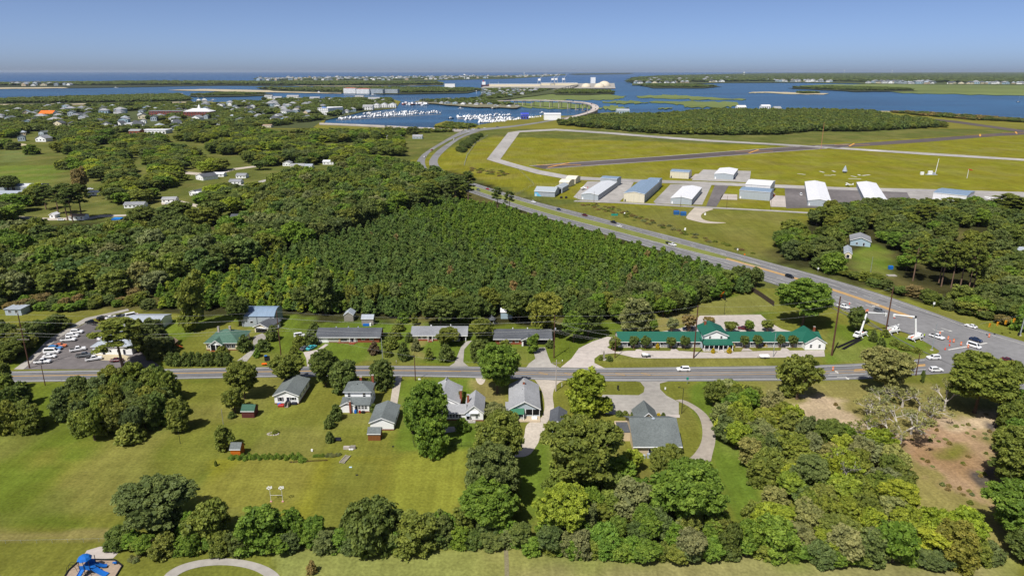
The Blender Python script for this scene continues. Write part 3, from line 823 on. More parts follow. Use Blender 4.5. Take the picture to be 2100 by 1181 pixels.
# ---------------------------------------------------------------- trees
def fast_mesh(name, V, Q, T, shade, mat):
    """numpy arrays to a mesh of quads and triangles with a face number 'shade'"""
    me = bpy.data.meshes.new(name)
    nq, nt = len(Q), len(T)
    me.vertices.add(len(V))
    me.vertices.foreach_set('co', np.asarray(V, np.float32).ravel())
    me.loops.add(nq * 4 + nt * 3)
    me.loops.foreach_set('vertex_index', np.concatenate([np.asarray(Q, np.int32).ravel(), np.asarray(T, np.int32).ravel()]))
    me.polygons.add(nq + nt)
    st = np.concatenate([np.arange(nq) * 4, nq * 4 + np.arange(nt) * 3]).astype(np.int32)
    me.polygons.foreach_set('loop_start', st)
    a = me.attributes.new('shade', 'FLOAT', 'FACE')
    a.data.foreach_set('value', np.asarray(shade, np.float32))
    me.materials.append(mat)
    me.update(calc_edges=True)
    me.validate()
    return me
def unit(rs, n):
    d = rs.normal(size=(n, 3))
    return d / np.linalg.norm(d, axis=1, keepdims=True)
def crown(name, seed, lobes, n_leaf, leaf, sub=12, subr=0.17, flat=1.0, core=0.85, gap=0.0, upbias=0.35, top=2.09):
    """lobes: (x, y, z, r); foliage as many small leaf sprays on clumps that sit on the lobes; x, y within -1..1"""
    rs = np.random.RandomState(seed)
    L = np.array(lobes, float)
    C, R_, S_ = [], [], []
    for i, (x, y, z, r) in enumerate(L):
        k = max(4, int(sub * (r / 0.4) ** 1.5))
        d = unit(rs, k)
        p = np.array([x, y, z]) + d * r * np.array([1, 1, flat]) * rs.uniform(0.78, 1.02, (k, 1))
        dist = np.linalg.norm((p[:, None, :] - L[None, :, :3]) / np.array([1, 1, flat]), axis=2) / L[None, :, 3]
        dist[:, i] = 9
        ok = (dist.min(axis=1) > 0.75) & (rs.rand(k) > gap)
        C.append(p[ok]); R_.append(np.full(ok.sum(), 1.0) * subr * rs.uniform(0.7, 1.35, ok.sum())); S_.append(rs.rand(ok.sum()))
    C, R_, S_ = np.concatenate(C), np.concatenate(R_), np.concatenate(S_)
    pick = rs.choice(len(C), n_leaf, p=R_ ** 2 / (R_ ** 2).sum())
    d = unit(rs, n_leaf)
    d[:, 2] = np.where(d[:, 2] < -0.35, -d[:, 2], d[:, 2])
    pos = C[pick] + d * (R_[pick] * rs.uniform(0.5, 1.25, n_leaf))[:, None] * np.array([1, 1, 0.8])
    nrm = d * 0.6 + rs.normal(size=(n_leaf, 3)) * 0.55 + np.array([0, 0, upbias])
    nrm /= np.linalg.norm(nrm, axis=1, keepdims=True)
    a = np.cross(nrm, unit(rs, n_leaf)); a /= np.linalg.norm(a, axis=1, keepdims=True)
    c = np.cross(nrm, a)
    su = (leaf * rs.uniform(0.6, 1.35, n_leaf))[:, None]
    sv = (leaf * rs.uniform(0.45, 1.0, n_leaf))[:, None]
    bend = nrm * su * 0.25
    V = np.stack([pos - a * su, pos - c * sv + bend, pos + a * su, pos + c * sv + bend], 1).reshape(-1, 3)
    Q = np.arange(n_leaf * 4).reshape(-1, 4)
    sh = np.clip(0.55 * S_[pick] + 0.45 * rs.rand(n_leaf), 0, 1)
    T, VV, ss = [], [V], []
    base = base0 = len(V)
    if core:
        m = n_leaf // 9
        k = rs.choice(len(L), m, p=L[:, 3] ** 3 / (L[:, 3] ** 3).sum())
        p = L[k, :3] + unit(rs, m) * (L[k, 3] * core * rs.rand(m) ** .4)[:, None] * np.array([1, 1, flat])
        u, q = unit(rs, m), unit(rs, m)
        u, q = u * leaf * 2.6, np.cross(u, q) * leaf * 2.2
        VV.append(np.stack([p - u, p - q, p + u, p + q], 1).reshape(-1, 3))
        Q = np.arange((n_leaf + m) * 4).reshape(-1, 4); ss.append(rs.uniform(0, .4, m))  # inner leaves take the darker tones: crown shade put into colour
    V = np.concatenate(VV)
    if top:
        lv = V[:base0]
        V = V * np.array([1, 1, 0]) / np.percentile(np.hypot(lv[:, 0], lv[:, 1]), 98) + V * np.array([0, 0, top / np.percentile(lv[:, 2], 99.5)])
    T = np.concatenate(T) if T else np.zeros((0, 3), int)
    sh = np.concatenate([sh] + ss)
    return fast_mesh(name, V, Q, T, sh, LEAF)
def lobes_round(seed, n=11, spread=0.58, zc=1.35, zr=0.62, r=(0.34, 0.5)):
    rs = np.random.RandomState(seed)
    out = []
    for i in range(n):
        d = unit(rs, 1)[0]
        q = rs.uniform(0.75, 1.0)
        rr = rs.uniform(*r) * (0.85 if d[2] > 0.6 else 1)
        out.append((d[0] * spread * q, d[1] * spread * q, zc + d[2] * zr * q, rr))
    return out + [(0, 0, zc, 0.5)]
def trunk(name, mat, r, forks, top, seed, lean=0.08):
    rs = random.Random(seed)
    b = MB()
    p = Vector((0, 0, -0.02)); q = Vector((rs.uniform(-lean, lean), rs.uniform(-lean, lean), top))
    b.tube(p, p + (q - p) * .1, r * 1.5, r, mat, 7, False)
    b.tube(p + (q - p) * .1, q, r, r * .6, mat, 7)
    for k in range(forks):
        a = 2 * math.pi * (k + rs.random() * .6) / max(1, forks)
        s = p + (q - p) * rs.uniform(.6, 1)
        e = s + Vector((math.cos(a) * .45, math.sin(a) * .45, rs.uniform(.35, .75)))
        b.tube(s, e, r * .55, r * .2, mat, 5)
        for j in range(2):
            a2 = a + rs.uniform(-.9, .9)
            b.tube(s + (e - s) * .6, e + Vector((math.cos(a2) * .3, math.sin(a2) * .3, rs.uniform(.05, .35))), r * .3, r * .1, mat, 4)
    return b.mesh(name)
HU = 2.2          # prototype height in crown radii
CR = {}
def proto(kind, crowns, trunks):
    CR[kind] = (crowns, trunks)
# spreading broadleaf yard trees: five shapes
cs, ts = [], []
for k in range(6):
    cs.append(crown('crown', 20 + k, lobes_round(40 + k, 12 + k % 3 * 2, 0.55 + .05 * (k % 2), 1.3, 0.58), 9000, 0.062, sub=20, subr=.135, gap=.14))
    ts.append(trunk('trunk', BARK, 0.075, 5, 0.85, k))
proto('broad', cs, ts)
cs, ts = [], []
for k in range(3):
    lb = lobes_round(60 + k, 22, .62, 1.3, .62, (.22, .4))
    cs.append(crown('crown', 64 + k, lb, 20000, .036, sub=44, subr=.085, gap=.2))
    ts.append(trunk('trunk', BARK, .05, 6, .9, 50 + k))
proto('grand', cs, ts)
# upright crowns, narrow at the foot
cs, ts = [], []
for k in range(3):
    rs = np.random.RandomState(70 + k)
    lb = [(rs.uniform(-.5, .5) * (1 - abs(z - 1.1) * .45), rs.uniform(-.5, .5) * (1 - abs(z - 1.1) * .45), z, rs.uniform(.32, .46)) for z in np.linspace(.45, 1.85, 13)]
    cs.append(crown('crown', 80 + k, lb, 8000, .064, sub=18, subr=.14, gap=.14))
    ts.append(trunk('trunk', BARK, .06, 4, .9, 10 + k))
proto('upright', cs, ts)
# thickets and hedgerow masses: foliage to the ground
cs, ts = [], []
for k in range(4):
    lb = [(x, y, z * (.8 if k % 2 else 1), r) for x, y, z, r in lobes_round(100 + k, 13, .58, 1.05, .75, (.34, .5))]
    lb += [(.5 * math.cos(a), .5 * math.sin(a), .35, .42) for a in (0, 1.6, 3.1, 4.7)]
    cs.append(crown('crown', 110 + k, lb, 9000, .062, sub=20, subr=.135, gap=.1))
    ts.append(trunk('trunk', BARK, .06, 4, .7, 20 + k))
proto('thicket', cs, ts)
# bushes
cs, ts = [], []
for k in range(3):
    lb = [(.4 * math.cos(a + k), .4 * math.sin(a + k), .55 + .25 * math.sin(3 * a + k), .55) for a in np.linspace(0, 5.6, 6)] + [(0, 0, 1.0, .6), (.1, 0, 1.5, .42)]
    cs.append(crown('crown', 130 + k, lb, 1800, .11, sub=16, subr=.19, top=1.95))
    ts.append(trunk('trunk', BARK, .06, 3, .5, 30 + k))
proto('bush', cs, ts)
# crepe myrtles: several bare stems under a rounded head
cs, ts = [], []
for k in range(2):
    cs.append(crown('crown', 150 + k, lobes_round(150 + k, 8, .5, 1.5, .42, (.34, .48)), 1500, .12, sub=12, subr=.18, gap=.08))
    b = MB()
    for a in (0.3, 1.8, 3.3, 4.9):
        b.tube((.06 * math.cos(a), .06 * math.sin(a), -.02), (.45 * math.cos(a), .45 * math.sin(a), 1.3), .06, .035, BARKP, 5)
    ts.append(b.mesh('trunk'))
proto('myrtle', cs, ts)
# tall loblolly pines: bare trunk, scattered tufts near the top
cs, ts = [], []
for k in range(3):
    rs = np.random.RandomState(170 + k)
    lb = []
    b = MB()
    b.tube((0, 0, -.05), (.06, 0, 3.6), .06, .04, BARKP, 7)
    b.tube((.06, 0, 3.6), (.05, .03, 5.4), .04, .015, BARKP, 6)
    for j in range(26):
        z = 2.7 + 2.75 * (j / 25) ** .85
        rad = .86 * (1 - .55 * ((z - 2.7) / 2.8) ** 2) * rs.uniform(.35, 1)
        a = j * 2.4 + rs.rand()
        lb.append((rad * math.cos(a), rad * math.sin(a), z + .15, rs.uniform(.17, .3)))
        b.tube((.05, 0, z - .25), (rad * math.cos(a), rad * math.sin(a), z + .1), .02, .008, BARKP, 4)
    cs.append(crown('crown', 180 + k, lb, 5200, .055, sub=24, subr=.1, flat=.7, core=.8, gap=.15, top=5.7))
    ts.append(b.mesh('trunk'))
proto('pine', cs, ts)
# young plantation pines: rounded cones
cs, ts = [], []
for k in range(3):
    rs = np.random.RandomState(200 + k)
    lb = []
    for j in range(16):
        z = .5 + 1.55 * j / 15
        rad = .62 * (1 - (z - .4) / 1.85) * rs.uniform(.6, 1.1)
        a = j * 2.4 + rs.rand()
        lb.append((rad * math.cos(a), rad * math.sin(a), z, .40 * (1 - .38 * z / 2.1)))
    cs.append(crown('crown', 210 + k, lb, 2200, .085, sub=10, subr=.15, core=.85, flat=.8, gap=.05, upbias=.5))
    b = MB(); b.tube((0, 0, -.05), (0, 0, 1.8), .06, .02, BARKP, 5)
    ts.append(b.mesh('trunk'))
proto('young', cs, ts)
# light woodland crowns for the far masses
cs, ts = [], []
for k in range(4):
    cs.append(crown('crown', 230 + k, lobes_round(240 + k, 9, .56, 1.2, .6, (.38, .54)), 2600, .098, sub=15, subr=.17, gap=.08))
    ts.append(trunk('trunk', BARK, .07, 2, .8, 40 + k))
proto('wood', cs, ts)
cs = [crown('crown', 260 + k, lobes_round(270 + k, 5, .5, .9, .5, (.45, .6)), 320, .22, sub=9, subr=.24, core=.9, top=1.95) for k in range(2)]
proto('far', cs, ts[:2])
# bare grey trees with thin leaf cover
def bare(seed, leafy):
    rs = random.Random(seed)
    b = MB()
    tips = []
    def grow(p, d, ln, r, dep):
        q = p + d * ln
        b.tube(p, q, r, r * .65, DEADW, 5 if dep < 2 else 4, False)
        if dep == 5:
            tips.append(q); return
        for _ in range(3 if dep < 4 else 2):
            e = (d + Vector((rs.gauss(0, .5), rs.gauss(0, .5), rs.gauss(.12, .3)))).normalized()
            grow(q, e, ln * rs.uniform(.62, .88), r * .6, dep + 1)
    grow(Vector((0, 0, -.02)), Vector((0, 0, 1)), .62, .075, 0)
    lb = [(t.x, t.y, t.z, .13) for t in rs.sample(tips, min(len(tips), leafy))]
    return b.mesh('branches'), crown('crown', seed, lb, 1100, .042, sub=22, subr=.09, core=0, gap=.1, top=None)
bt = [bare(5, 26), bare(8, 26), bare(13, 60)]
proto('bare', [x[1] for x in bt], [x[0] for x in bt])

C_OLIVE = (0.137, 0.165, 0.035); C_DARK = (0.092, 0.126, 0.034); C_LUSH = (0.116, 0.184, 0.029); C_YEL = (0.190, 0.205, 0.040)
C_LIME = (0.196, 0.245, 0.032); C_GREY = (0.166, 0.184, 0.083); C_PINE = (0.098, 0.150, 0.042); C_BROWN = (0.201, 0.161, 0.067)
C_PALE = (0.219, 0.224, 0.093); C_RED = (0.105, 0.074, 0.048); C_FLOWER = (0.55, 0.42, 0.02); C_HAZEL = (0.105, 0.137, 0.048)
def jit(c, s=0.12):
    k = RND.uniform(1 - s, 1 + s)
    if c[0] < .3: c = (c[0] * 1.36, c[1] * 1.34, c[2] * 1.05)
    return (c[0] * k * RND.uniform(1 - s * .6, 1 + s * .6), c[1] * k, c[2] * k * RND.uniform(1 - s, 1 + s))
TONES = [('olive', C_OLIVE), ('dark green', C_DARK), ('bright green', C_LUSH), ('yellow-green', C_LIME), ('greyish', C_GREY), ('yellowish', C_YEL), ('pale', C_PALE), ('brownish', C_BROWN), ('deep green', C_PINE), ('dull green', C_HAZEL)]
def told(label, c, h, lo, hi):
    q = (c[0] / 1.36, c[1] / 1.34, c[2] / 1.05)
    t = min(TONES, key=lambda n: sum(abs(math.log(u / v)) for u, v in zip(q, n[1])))[0]
    return ('taller ' if h > (lo + hi) / 2 else 'smaller ') + t + ' ' + label
TREE_N = [0]
def tree(name, label, g, r, h, kind, col, group=None, cat='tree', var=None, trunk_too=True):
    if kind == 'broad' and r > 4.6 and g[1] < 280: kind = 'grand'
    cs, ts = CR[kind]
    k = TREE_N[0] % len(cs) if var is None else var
    TREE_N[0] += 1
    o = thing(name, label, cat, g, RND.uniform(0, 6.28), group)
    full = 5.7 if kind == 'pine' else HU * (.95 if kind != 'bare' else 1.15)
    if kind == 'bush': full = 1.95
    o.scale = (r, r, h / full)
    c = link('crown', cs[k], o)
    c['tint'] = col
    if trunk_too:
        t = link('trunk', ts[k % len(ts)], o)
    return o
def T(px, yb, yt, wpx, kind, col, label, name='yard_tree', cat='tree', group=None, var=None):
    g = P(px, yb, 0.05)
    return tree(name, label, g, wpx * mpp(g) * .5, max(.6, PZ(px, yt, g.y).z), kind, jit(col, .05), group, cat, var)

# --- trees and shrubs of the yards, each its own
YT = [
 (1020, 806, 706, 88, 'broad', C_LUSH, 'big spreading tree on the verge between the grey-roofed cottages and the road'),
 (253, 757, 655, 100, 'pine', C_OLIVE, 'tall lone pine with bent crown in front of the metal-roofed shop'),
 (398, 675, 560, 62, 'upright', C_OLIVE, 'tall feathery tree between the shop and the green-roofed bungalow'),
 (284, 723, 655, 46, 'upright', C_OLIVE, 'small open tree right of the lone pine against the shop roof'), (318, 716, 652, 50, 'broad', C_HAZEL, 'dark tree between the warehouse and the tall hedge'), (226, 690, 664, 26, 'broad', C_DARK, 'small dark tree at the corner of the warehouse'),
 (491, 668, 606, 46, 'broad', C_DARK, 'dark tree at the corner of the blue-roofed metal workshop'),
 (664, 641, 552, 66, 'upright', C_DARK, 'tall ivy-clad tree with a bare white limb at the wood edge'),
 (502, 818, 742, 66, 'broad', C_OLIVE, 'open crowned tree beside the white gabled cottage'),
 (482, 846, 795, 46, 'broad', C_OLIVE, 'small tree shading the maroon shed with green roof'),
 (463, 922, 874, 42, 'upright', C_OLIVE, 'small dark tree just above the orange shed'),
 (593, 792, 728, 70, 'broad', C_OLIVE, 'rounded tree on the verge behind the white gabled cottage'),
 (668, 792, 720, 60, 'broad', C_DARK, 'tall tree left of the two-storey house by the road'),
 (710, 800, 742, 72, 'thicket', C_DARK, 'low broad tree touching the two-storey house'),
 (783, 793, 741, 54, 'thicket', C_DARK, 'round dense tree right of the two-storey house'),
 (878, 905, 785, 84, 'broad', C_LUSH, 'tall bright tree hiding the corner of the sprawling grey-roofed house'),
 (888, 930, 858, 66, 'thicket', C_LUSH, 'lower tree inside the black wire fence'),
 (846, 888, 818, 52, 'broad', C_LUSH, 'leafy tree leaning over the drive of the white garage'),
 (1016, 868, 826, 48, 'broad', C_GREY, 'thin grey-green tree beside the white gabled wing'),
 (1201, 850, 755, 78, 'upright', C_LIME, 'yellow-green tree in front of the office car park'),
 (1238, 852, 815, 34, 'broad', C_LIME, 'low yellow-green sapling at the edge of the office car park'),
 (1117, 692, 600, 72, 'broad', C_YEL, 'large yellowing tree behind the charcoal-roofed ranch house'),
 (1176, 702, 640, 52, 'broad', C_LUSH, 'green tree on the slope right of the charcoal-roofed ranch house'),
 (1205, 692, 616, 66, 'broad', C_DARK, 'dark tree at the wood edge left of the motel lawn'),
 (1302, 675, 614, 68, 'thicket', C_GREY, 'wide grey-green dome of a tree on the motel lawn'),
 (1645, 670, 572, 108, 'broad', C_LUSH, 'large full tree between the motel and the highway'),
 (1755, 682, 632, 40, 'broad', C_DARK, 'small dark tree beside the white bucket trucks'),
 (989, 702, 655, 52, 'broad', C_OLIVE, 'round tree between the two dark-roofed ranch houses'),
 (985, 738, 698, 44, 'thicket', C_DARK, 'dark small tree at the drive mouth between the ranch houses'),
 (1093, 724, 684, 24, 'upright', C_LUSH, 'slim bright tree in front of the charcoal-roofed ranch house'),
 (918, 708, 674, 50, 'broad', C_OLIVE, 'low spreading tree before the porch of the grey ranch house'),
 (372, 882, 815, 50, 'upright', C_OLIVE, 'leaning windswept tree alone in the left meadow'),
 (1810, 808, 716, 100, 'broad', C_PALE, 'pale thin-leaved tree on the south verge near the junction'),
 (1634, 818, 732, 84, 'upright', C_OLIVE, 'tree with bare sandy ground beneath it on the south verge'),
 (1998, 846, 728, 140, 'broad', C_OLIVE, 'huge spreading tree in front of the road junction'),
 (2050, 838, 740, 70, 'broad', C_OLIVE, 'smaller tree overlapping the huge one at the junction'),
 (1890, 785, 760, 10, 'upright', C_DARK, 'small pointed cypress beside the leaning brown pole'),
 (904, 672, 606, 78, 'broad', C_DARK, 'grey-topped tree leaning out of the wood behind the grey ranch house'),
 (962, 668, 610, 76, 'broad', C_DARK, 'dark oak at the wood edge above the grey ranch house'),
 (1064, 660, 596, 72, 'broad', C_DARK, 'dark tree right of the pale shed at the wood edge'),
 (851, 667, 643, 14, 'upright', C_OLIVE, 'tiny sapling alone on the lawn behind the grey ranch house'),
 (1193, 1010, 864, 160, 'broad', C_OLIVE, 'massive tree left of the beige office building'),
 (1290, 968, 925, 50, 'broad', C_LIME, 'light green tree against the back wall of the beige office'),
 (1368, 992, 916, 82, 'broad', C_OLIVE, 'tree hiding the right back corner of the beige office'),
 (1405, 1085, 960, 150, 'broad', C_LUSH, 'large round tree beside the end of the curving drive'),
 (1150, 1100, 1002, 110, 'broad', C_LIME, 'pale yellow-green tree at the lower left of the thicket'),
 (1290, 1060, 985, 90, 'thicket', C_GREY, 'greyish tree in the middle of the thicket below the office'),
 (1024, 980, 850, 104, 'broad', C_OLIVE, 'tall tree overhanging the gravel yard'),
 (1004, 1045, 918, 116, 'broad', C_HAZEL, 'dark brown-green tree below the gravel yard'),
 (1002, 1085, 988, 118, 'broad', C_LUSH, 'big tree where the hedgerow meets the lane of grass'),
 (330, 1090, 992, 150, 'broad', C_HAZEL, 'tallest dark tree at the left end of the hedgerow'),
 (430, 1110, 1034, 96, 'thicket', C_OLIVE, 'olive tree second from the left end of the hedgerow'),
 (532, 1118, 1048, 100, 'thicket', C_LUSH, 'twin-topped tree in the hedgerow above the park path'),
 (770, 1120, 1026, 120, 'thicket', C_DARK, 'peaked tree in the middle of the hedgerow'),
 (850, 1122, 1055, 100, 'thicket', C_OLIVE, 'rounded tree right of the peaked one in the hedgerow'),
 (2072, 1010, 880, 110, 'broad', C_OLIVE, 'tall tree beside the burnt ground'),
 (2085, 1110, 1000, 140, 'broad', C_LUSH, 'bright tree at the lower right corner'),
]
for px, yb, yt, w, k, c, lab in YT:
    T(px, yb, yt, w, k, c, lab)
BU = [
 (644, 680, 661, 24, C_DARK, 'dark round bush on the lawn left of the brick ranch house'),
 (638, 708, 677, 30, C_HAZEL, 'tall bush at the garage end of the brick ranch house'),
 (614, 713, 687, 28, C_OLIVE, 'large bush behind the turquoise car'),
 (602, 729, 709, 20, C_OLIVE, 'lower bush beside the parked turquoise car'),
 (540, 718, 696, 32, C_DARK, 'broad dark bush between the drive and the brown pole'),
 (559, 698, 668, 28, C_DARK, 'bush beside the cream garage'),
 (527, 732, 716, 17, C_LUSH, 'small light bush along the bungalow drive'),
 (503, 718, 688, 34, C_DARK, 'dark shrub at the right side of the green-roofed bungalow'),
 (455, 724, 710, 26, C_OLIVE, 'shrub across the porch of the green-roofed bungalow'),
 (767, 725, 702, 26, C_RED, 'purple-brown bush on the brick ranch lawn'),
 (827, 661, 640, 26, C_LUSH, 'top bush of the row between the ranch houses'),
 (818, 677, 658, 28, C_OLIVE, 'second bush of the row between the ranch houses'),
 (811, 694, 674, 28, C_OLIVE, 'third bush of the row between the ranch houses'),
 (800, 713, 689, 36, C_OLIVE, 'fourth and widest bush of the row between the ranch houses'),
 (828, 738, 702, 26, C_DARK, 'tall conical shrub on the lawn by the road'),
 (796, 730, 713, 20, C_OLIVE, 'small bush at the foot of the lamp post'),
 (880, 738, 714, 18, C_OLIVE, 'small round shrub in the middle of the grey ranch lawn'),
 (915, 739, 706, 34, C_DARK, 'large dark shrub left of the grey ranch drive'),
 (853, 719, 694, 20, C_GREY, 'thin shrub at the left end of the grey ranch porch'),
 (839, 701, 682, 18, C_DARK, 'dark bush at the left gable of the grey ranch house'),
 (1128, 712, 697, 20, C_DARK, 'bush at the right garage of the charcoal ranch house'),
 (1035, 711, 698, 26, C_OLIVE, 'shrub at the porch of the charcoal ranch house'),
 (690, 860, 830, 27, C_DARK, 'upper of two dark round bushes by the two-storey house'),
 (676, 877, 852, 23, C_DARK, 'lower of two dark round bushes by the two-storey house'),
 (677, 906, 885, 20, C_DARK, 'round bush beside the garden bench'),
 (766, 844, 828, 18, C_DARK, 'bush at the right corner of the two-storey house'),
 (476, 856, 844, 18, C_DARK, 'low bush at the left of the maroon shed'),
 (949, 882, 858, 34, C_LUSH, 'wide low bush by the patio'),
 (945, 828, 800, 16, C_OLIVE, 'narrow shrub at the brick chimney wall'),
 (1790, 700, 676, 18, C_DARK, 'bush below the first bucket truck'),
 (1807, 711, 693, 19, C_DARK, 'bush left of the ditch near the bucket trucks'),
 (1835, 708, 697, 22, C_OLIVE, 'rough scrub in the ditch by the junction'),
 (1854, 716, 706, 24, C_OLIVE, 'lower scrub at the end of the ditch'),
 (1815, 690, 676, 20, C_OLIVE, 'scrub beside the brown pole at the bucket trucks'),
 (1880, 722, 713, 22, C_OLIVE, 'scrub on the tip of grass at the junction'),
 (1348, 715, 704, 9, C_FLOWER, 'yellow flowering bush before the left wing of the motel'),
 (1503, 712, 702, 9, C_FLOWER, 'yellow flowering bush right of the motel office'),
 (1462, 724, 714, 9, C_FLOWER, 'yellow flowering bush left of the motel steps'),
 (1495, 724, 713, 11, C_FLOWER, 'larger yellow flowering bush right of the motel steps'),
 (1570, 711, 702, 9, C_FLOWER, 'yellow flowering bush before the right wing of the motel'),
 (1250, 740, 730, 14, C_DARK, 'dark shrubs round the motel sign'),
 (1232, 738, 729, 12, C_OLIVE, 'olive shrub left of the motel sign'),
 (1270, 852, 842, 18, C_DARK, 'clipped bush left of the office porch'),
 (1300, 855, 842, 14, C_DARK, 'round clipped bush beside the office porch'),
 (1282, 852, 842, 14, C_OLIVE, 'pale clipped bush in the office bed'),
 (1350, 853, 847, 10, C_FLOWER, 'small yellow shrub right of the office porch'),
 (1360, 853, 846, 9, C_DARK, 'small dark shrub right of the office porch'),
 (1242, 1005, 970, 30, C_DARK, 'dark bush beneath the massive tree'),
 (1538, 1062, 1030, 40, C_OLIVE, 'lone bush at the foot of the curved lawn'),
 (565, 888, 882, 14, C_OLIVE, 'small planting in the round flower bed'),
 (268, 905, 868, 60, C_OLIVE, 'low bush at the tip of the left thicket'),
 (620, 945, 938, 20, C_LUSH, 'clump of plants in the vegetable patch'),
 (443, 955, 944, 7, C_OLIVE, 'tiny shrub on the line between the meadows'),
 (640, 1175, 1150, 22, C_BROWN, 'dry brown bush beside the park path'),
]
for px, yb, yt, w, c, lab in BU:
    T(px, yb, yt, w, 'bush', c, lab, 'bush', 'bush')
for i, (px, yb) in enumerate([(1299.5, 715), (1323, 715), (1376, 715), (1403.5, 715)]):
    T(px, yb, 691, 22, 'myrtle', C_DARK, ('first', 'second', 'third', 'fourth')[i] + ' small tree from the left before the left wing of the motel', 'crepe_myrtle', group='crepe myrtles before the motel')
for i, (px, yb) in enumerate([(1526, 714), (1552, 714), (1598, 713), (1625, 713)]):
    T(px, yb, 688, 20, 'myrtle', C_DARK, ('first', 'second', 'third', 'fourth')[i] + ' small tree right of the motel office in front', 'crepe_myrtle', group='crepe myrtles before the motel')
T(1258, 719, 692, 28, 'myrtle', C_OLIVE, 'thin small tree at the left end of the motel drive', 'crepe_myrtle')
for px, yb, yt, w, c, lab in [(1340, 683, 657, 17, C_LUSH, 'small green tree left of all behind the motel'), (1377, 683, 654, 28, C_GREY, 'grey-green small tree behind the left motel wing'),
    (1412, 680, 645, 30, C_BROWN, 'brownish small tree by the tall pole behind the motel'), (1453, 676, 649, 26, C_BROWN, 'brownish small tree behind the motel office roof'),
    (1498, 682, 660, 29, C_OLIVE, 'wide small tree right of the motel office at the back'), (1537, 681, 657, 22, C_LUSH, 'small tree beside the red car behind the motel'), (1573, 680, 657, 25, C_OLIVE, 'small tree at the right back of the motel')]:
    T(px, yb, yt, w, 'myrtle', c, lab, 'crepe_myrtle')
for i in range(9):
    T(352 + i * 14.5, 748 + (i % 2), 722 + (i % 3), 24, 'bush', C_DARK, 'dark clipped shrub in the tall hedge before the green-roofed bungalow', 'hedge_shrub', 'shrub', 'hedge by the road before the bungalow')
for px, yb, yt, w, c, v, lab in [(1846, 908, 826, 96, C_PALE, 0, 'large bare grey tree in the clearing'), (1936, 840, 770, 60, C_PALE, 1, 'bare grey tree left of the huge spreading tree'), (1885, 842, 785, 70, C_PALE, 2, 'thin-leaved grey tree near the south verge'),
                                 (1780, 870, 800, 80, C_PALE, 2, 'sparse pale tree at the sandy track'), (1725, 1000, 900, 90, C_LIME, 2, 'half-bare yellow tree inside the right thicket'),
  (1815, 905, 835, 70, C_PALE, 2, 'thin pale tree left of the large bare one'), (1868, 890, 830, 66, C_GREY, 2, 'thin grey tree right of the large bare one'), (1905, 870, 808, 70, C_PALE, 2, 'wispy tree between the bare grey trees'), (1800, 845, 785, 64, C_GREY, 2, 'wispy grey tree by the sandy track'), (1850, 835, 778, 70, C_PALE, 2, 'wispy pale tree under the pale thin-leaved one'), (1765, 905, 840, 70, C_OLIVE, 2, 'open branched tree at the top of the right thicket')]:
    T(px, yb, yt, w, 'bare', c, lab, 'bare_tree', var=v)

# --- thickets filled tree by tree
def inside(p, poly):
    c = False
    n = len(poly)
    for i in range(n):
        a, b2 = poly[i], poly[(i + 1) % n]
        if (a[1] > p[1]) != (b2[1] > p[1]) and p[0] < (b2[0] - a[0]) * (p[1] - a[1]) / (b2[1] - a[1]) + a[0]:
            c = not c
    return c
def fill(px, step, seed, jitter=.38, world=False):
    w = [(p.x, p.y) for p in pl(px)]
    rs = random.Random(seed)
    x0, x1 = min(p[0] for p in w), max(p[0] for p in w)
    y0, y1 = min(p[1] for p in w), max(p[1] for p in w)
    out = []
    j = 0
    y = y0
    while y < y1:
        x = x0 + (step / 2 if j % 2 else 0)
        while x < x1:
            q = (x + rs.uniform(-jitter, jitter) * step, y + rs.uniform(-jitter, jitter) * step)
            if inside(q, w): out.append(q)
            x += step
        y += step * .87
        j += 1
    return out
MIX = [C_OLIVE, C_OLIVE, C_LUSH, C_DARK, C_HAZEL, C_LIME, C_GREY, C_YEL]
def thicket(px, step, h, label, group, seed, mix, kinds=('thicket', 'broad', 'thicket'), name='hedgerow_tree', rk=.62):
    for x, y in fill(px, step, seed):
        hh = RND.uniform(*h); cc = jit(RND.choice(mix), .16)
        tree(name, told(label, cc, hh, *h), (x, y, .05), step * rk * RND.uniform(.85, 1.3), hh, RND.choice(kinds), cc, group)
def row(px, step, h, w, label, group, mix, dy=0, name='hedgerow_tree', kinds=('thicket', 'thicket', 'broad')):
    ln = pl(px)
    tot = sum((q - p).length for p, q in zip(ln, ln[1:]))
    for p in at_frac(ln, int(tot / step)):
        tree(name, label, (p.x + RND.uniform(-1, 1), p.y + RND.uniform(-1, 1) + dy, .05), w * RND.uniform(.8, 1.3), RND.uniform(*h), RND.choice(kinds), jit(RND.choice(mix), .14), group)
HR_ = [(245, 1118), (330, 1136), (420, 1131), (650, 1125), (870, 1123), (1062, 1115)]
row(HR_, 3.2, (3, 5.5), 2.7, 'leafy tree in the front of the hedgerow along the mown field', 'front trees of the bottom hedgerow', [C_OLIVE, C_LUSH, C_DARK, C_HAZEL, C_LUSH])
row([(1062, 1118), (1100, 1128)], 2.5, (1.2, 2.2), 1.7, 'low scrub linking hedgerow and thicket', 'low scrub by the ditch path', [C_LUSH])
row([(1095, 1130), (1250, 1142), (1400, 1150), (1545, 1135), (1620, 1140), (1700, 1155), (1900, 1158), (2030, 1148)], 3.2, (3, 5), 2.7, 'low leafy tree in the fringe of the thickets along the bottom field', 'fringe of the thickets', [C_OLIVE, C_LUSH, C_LUSH, C_HAZEL], name='fringe_tree')
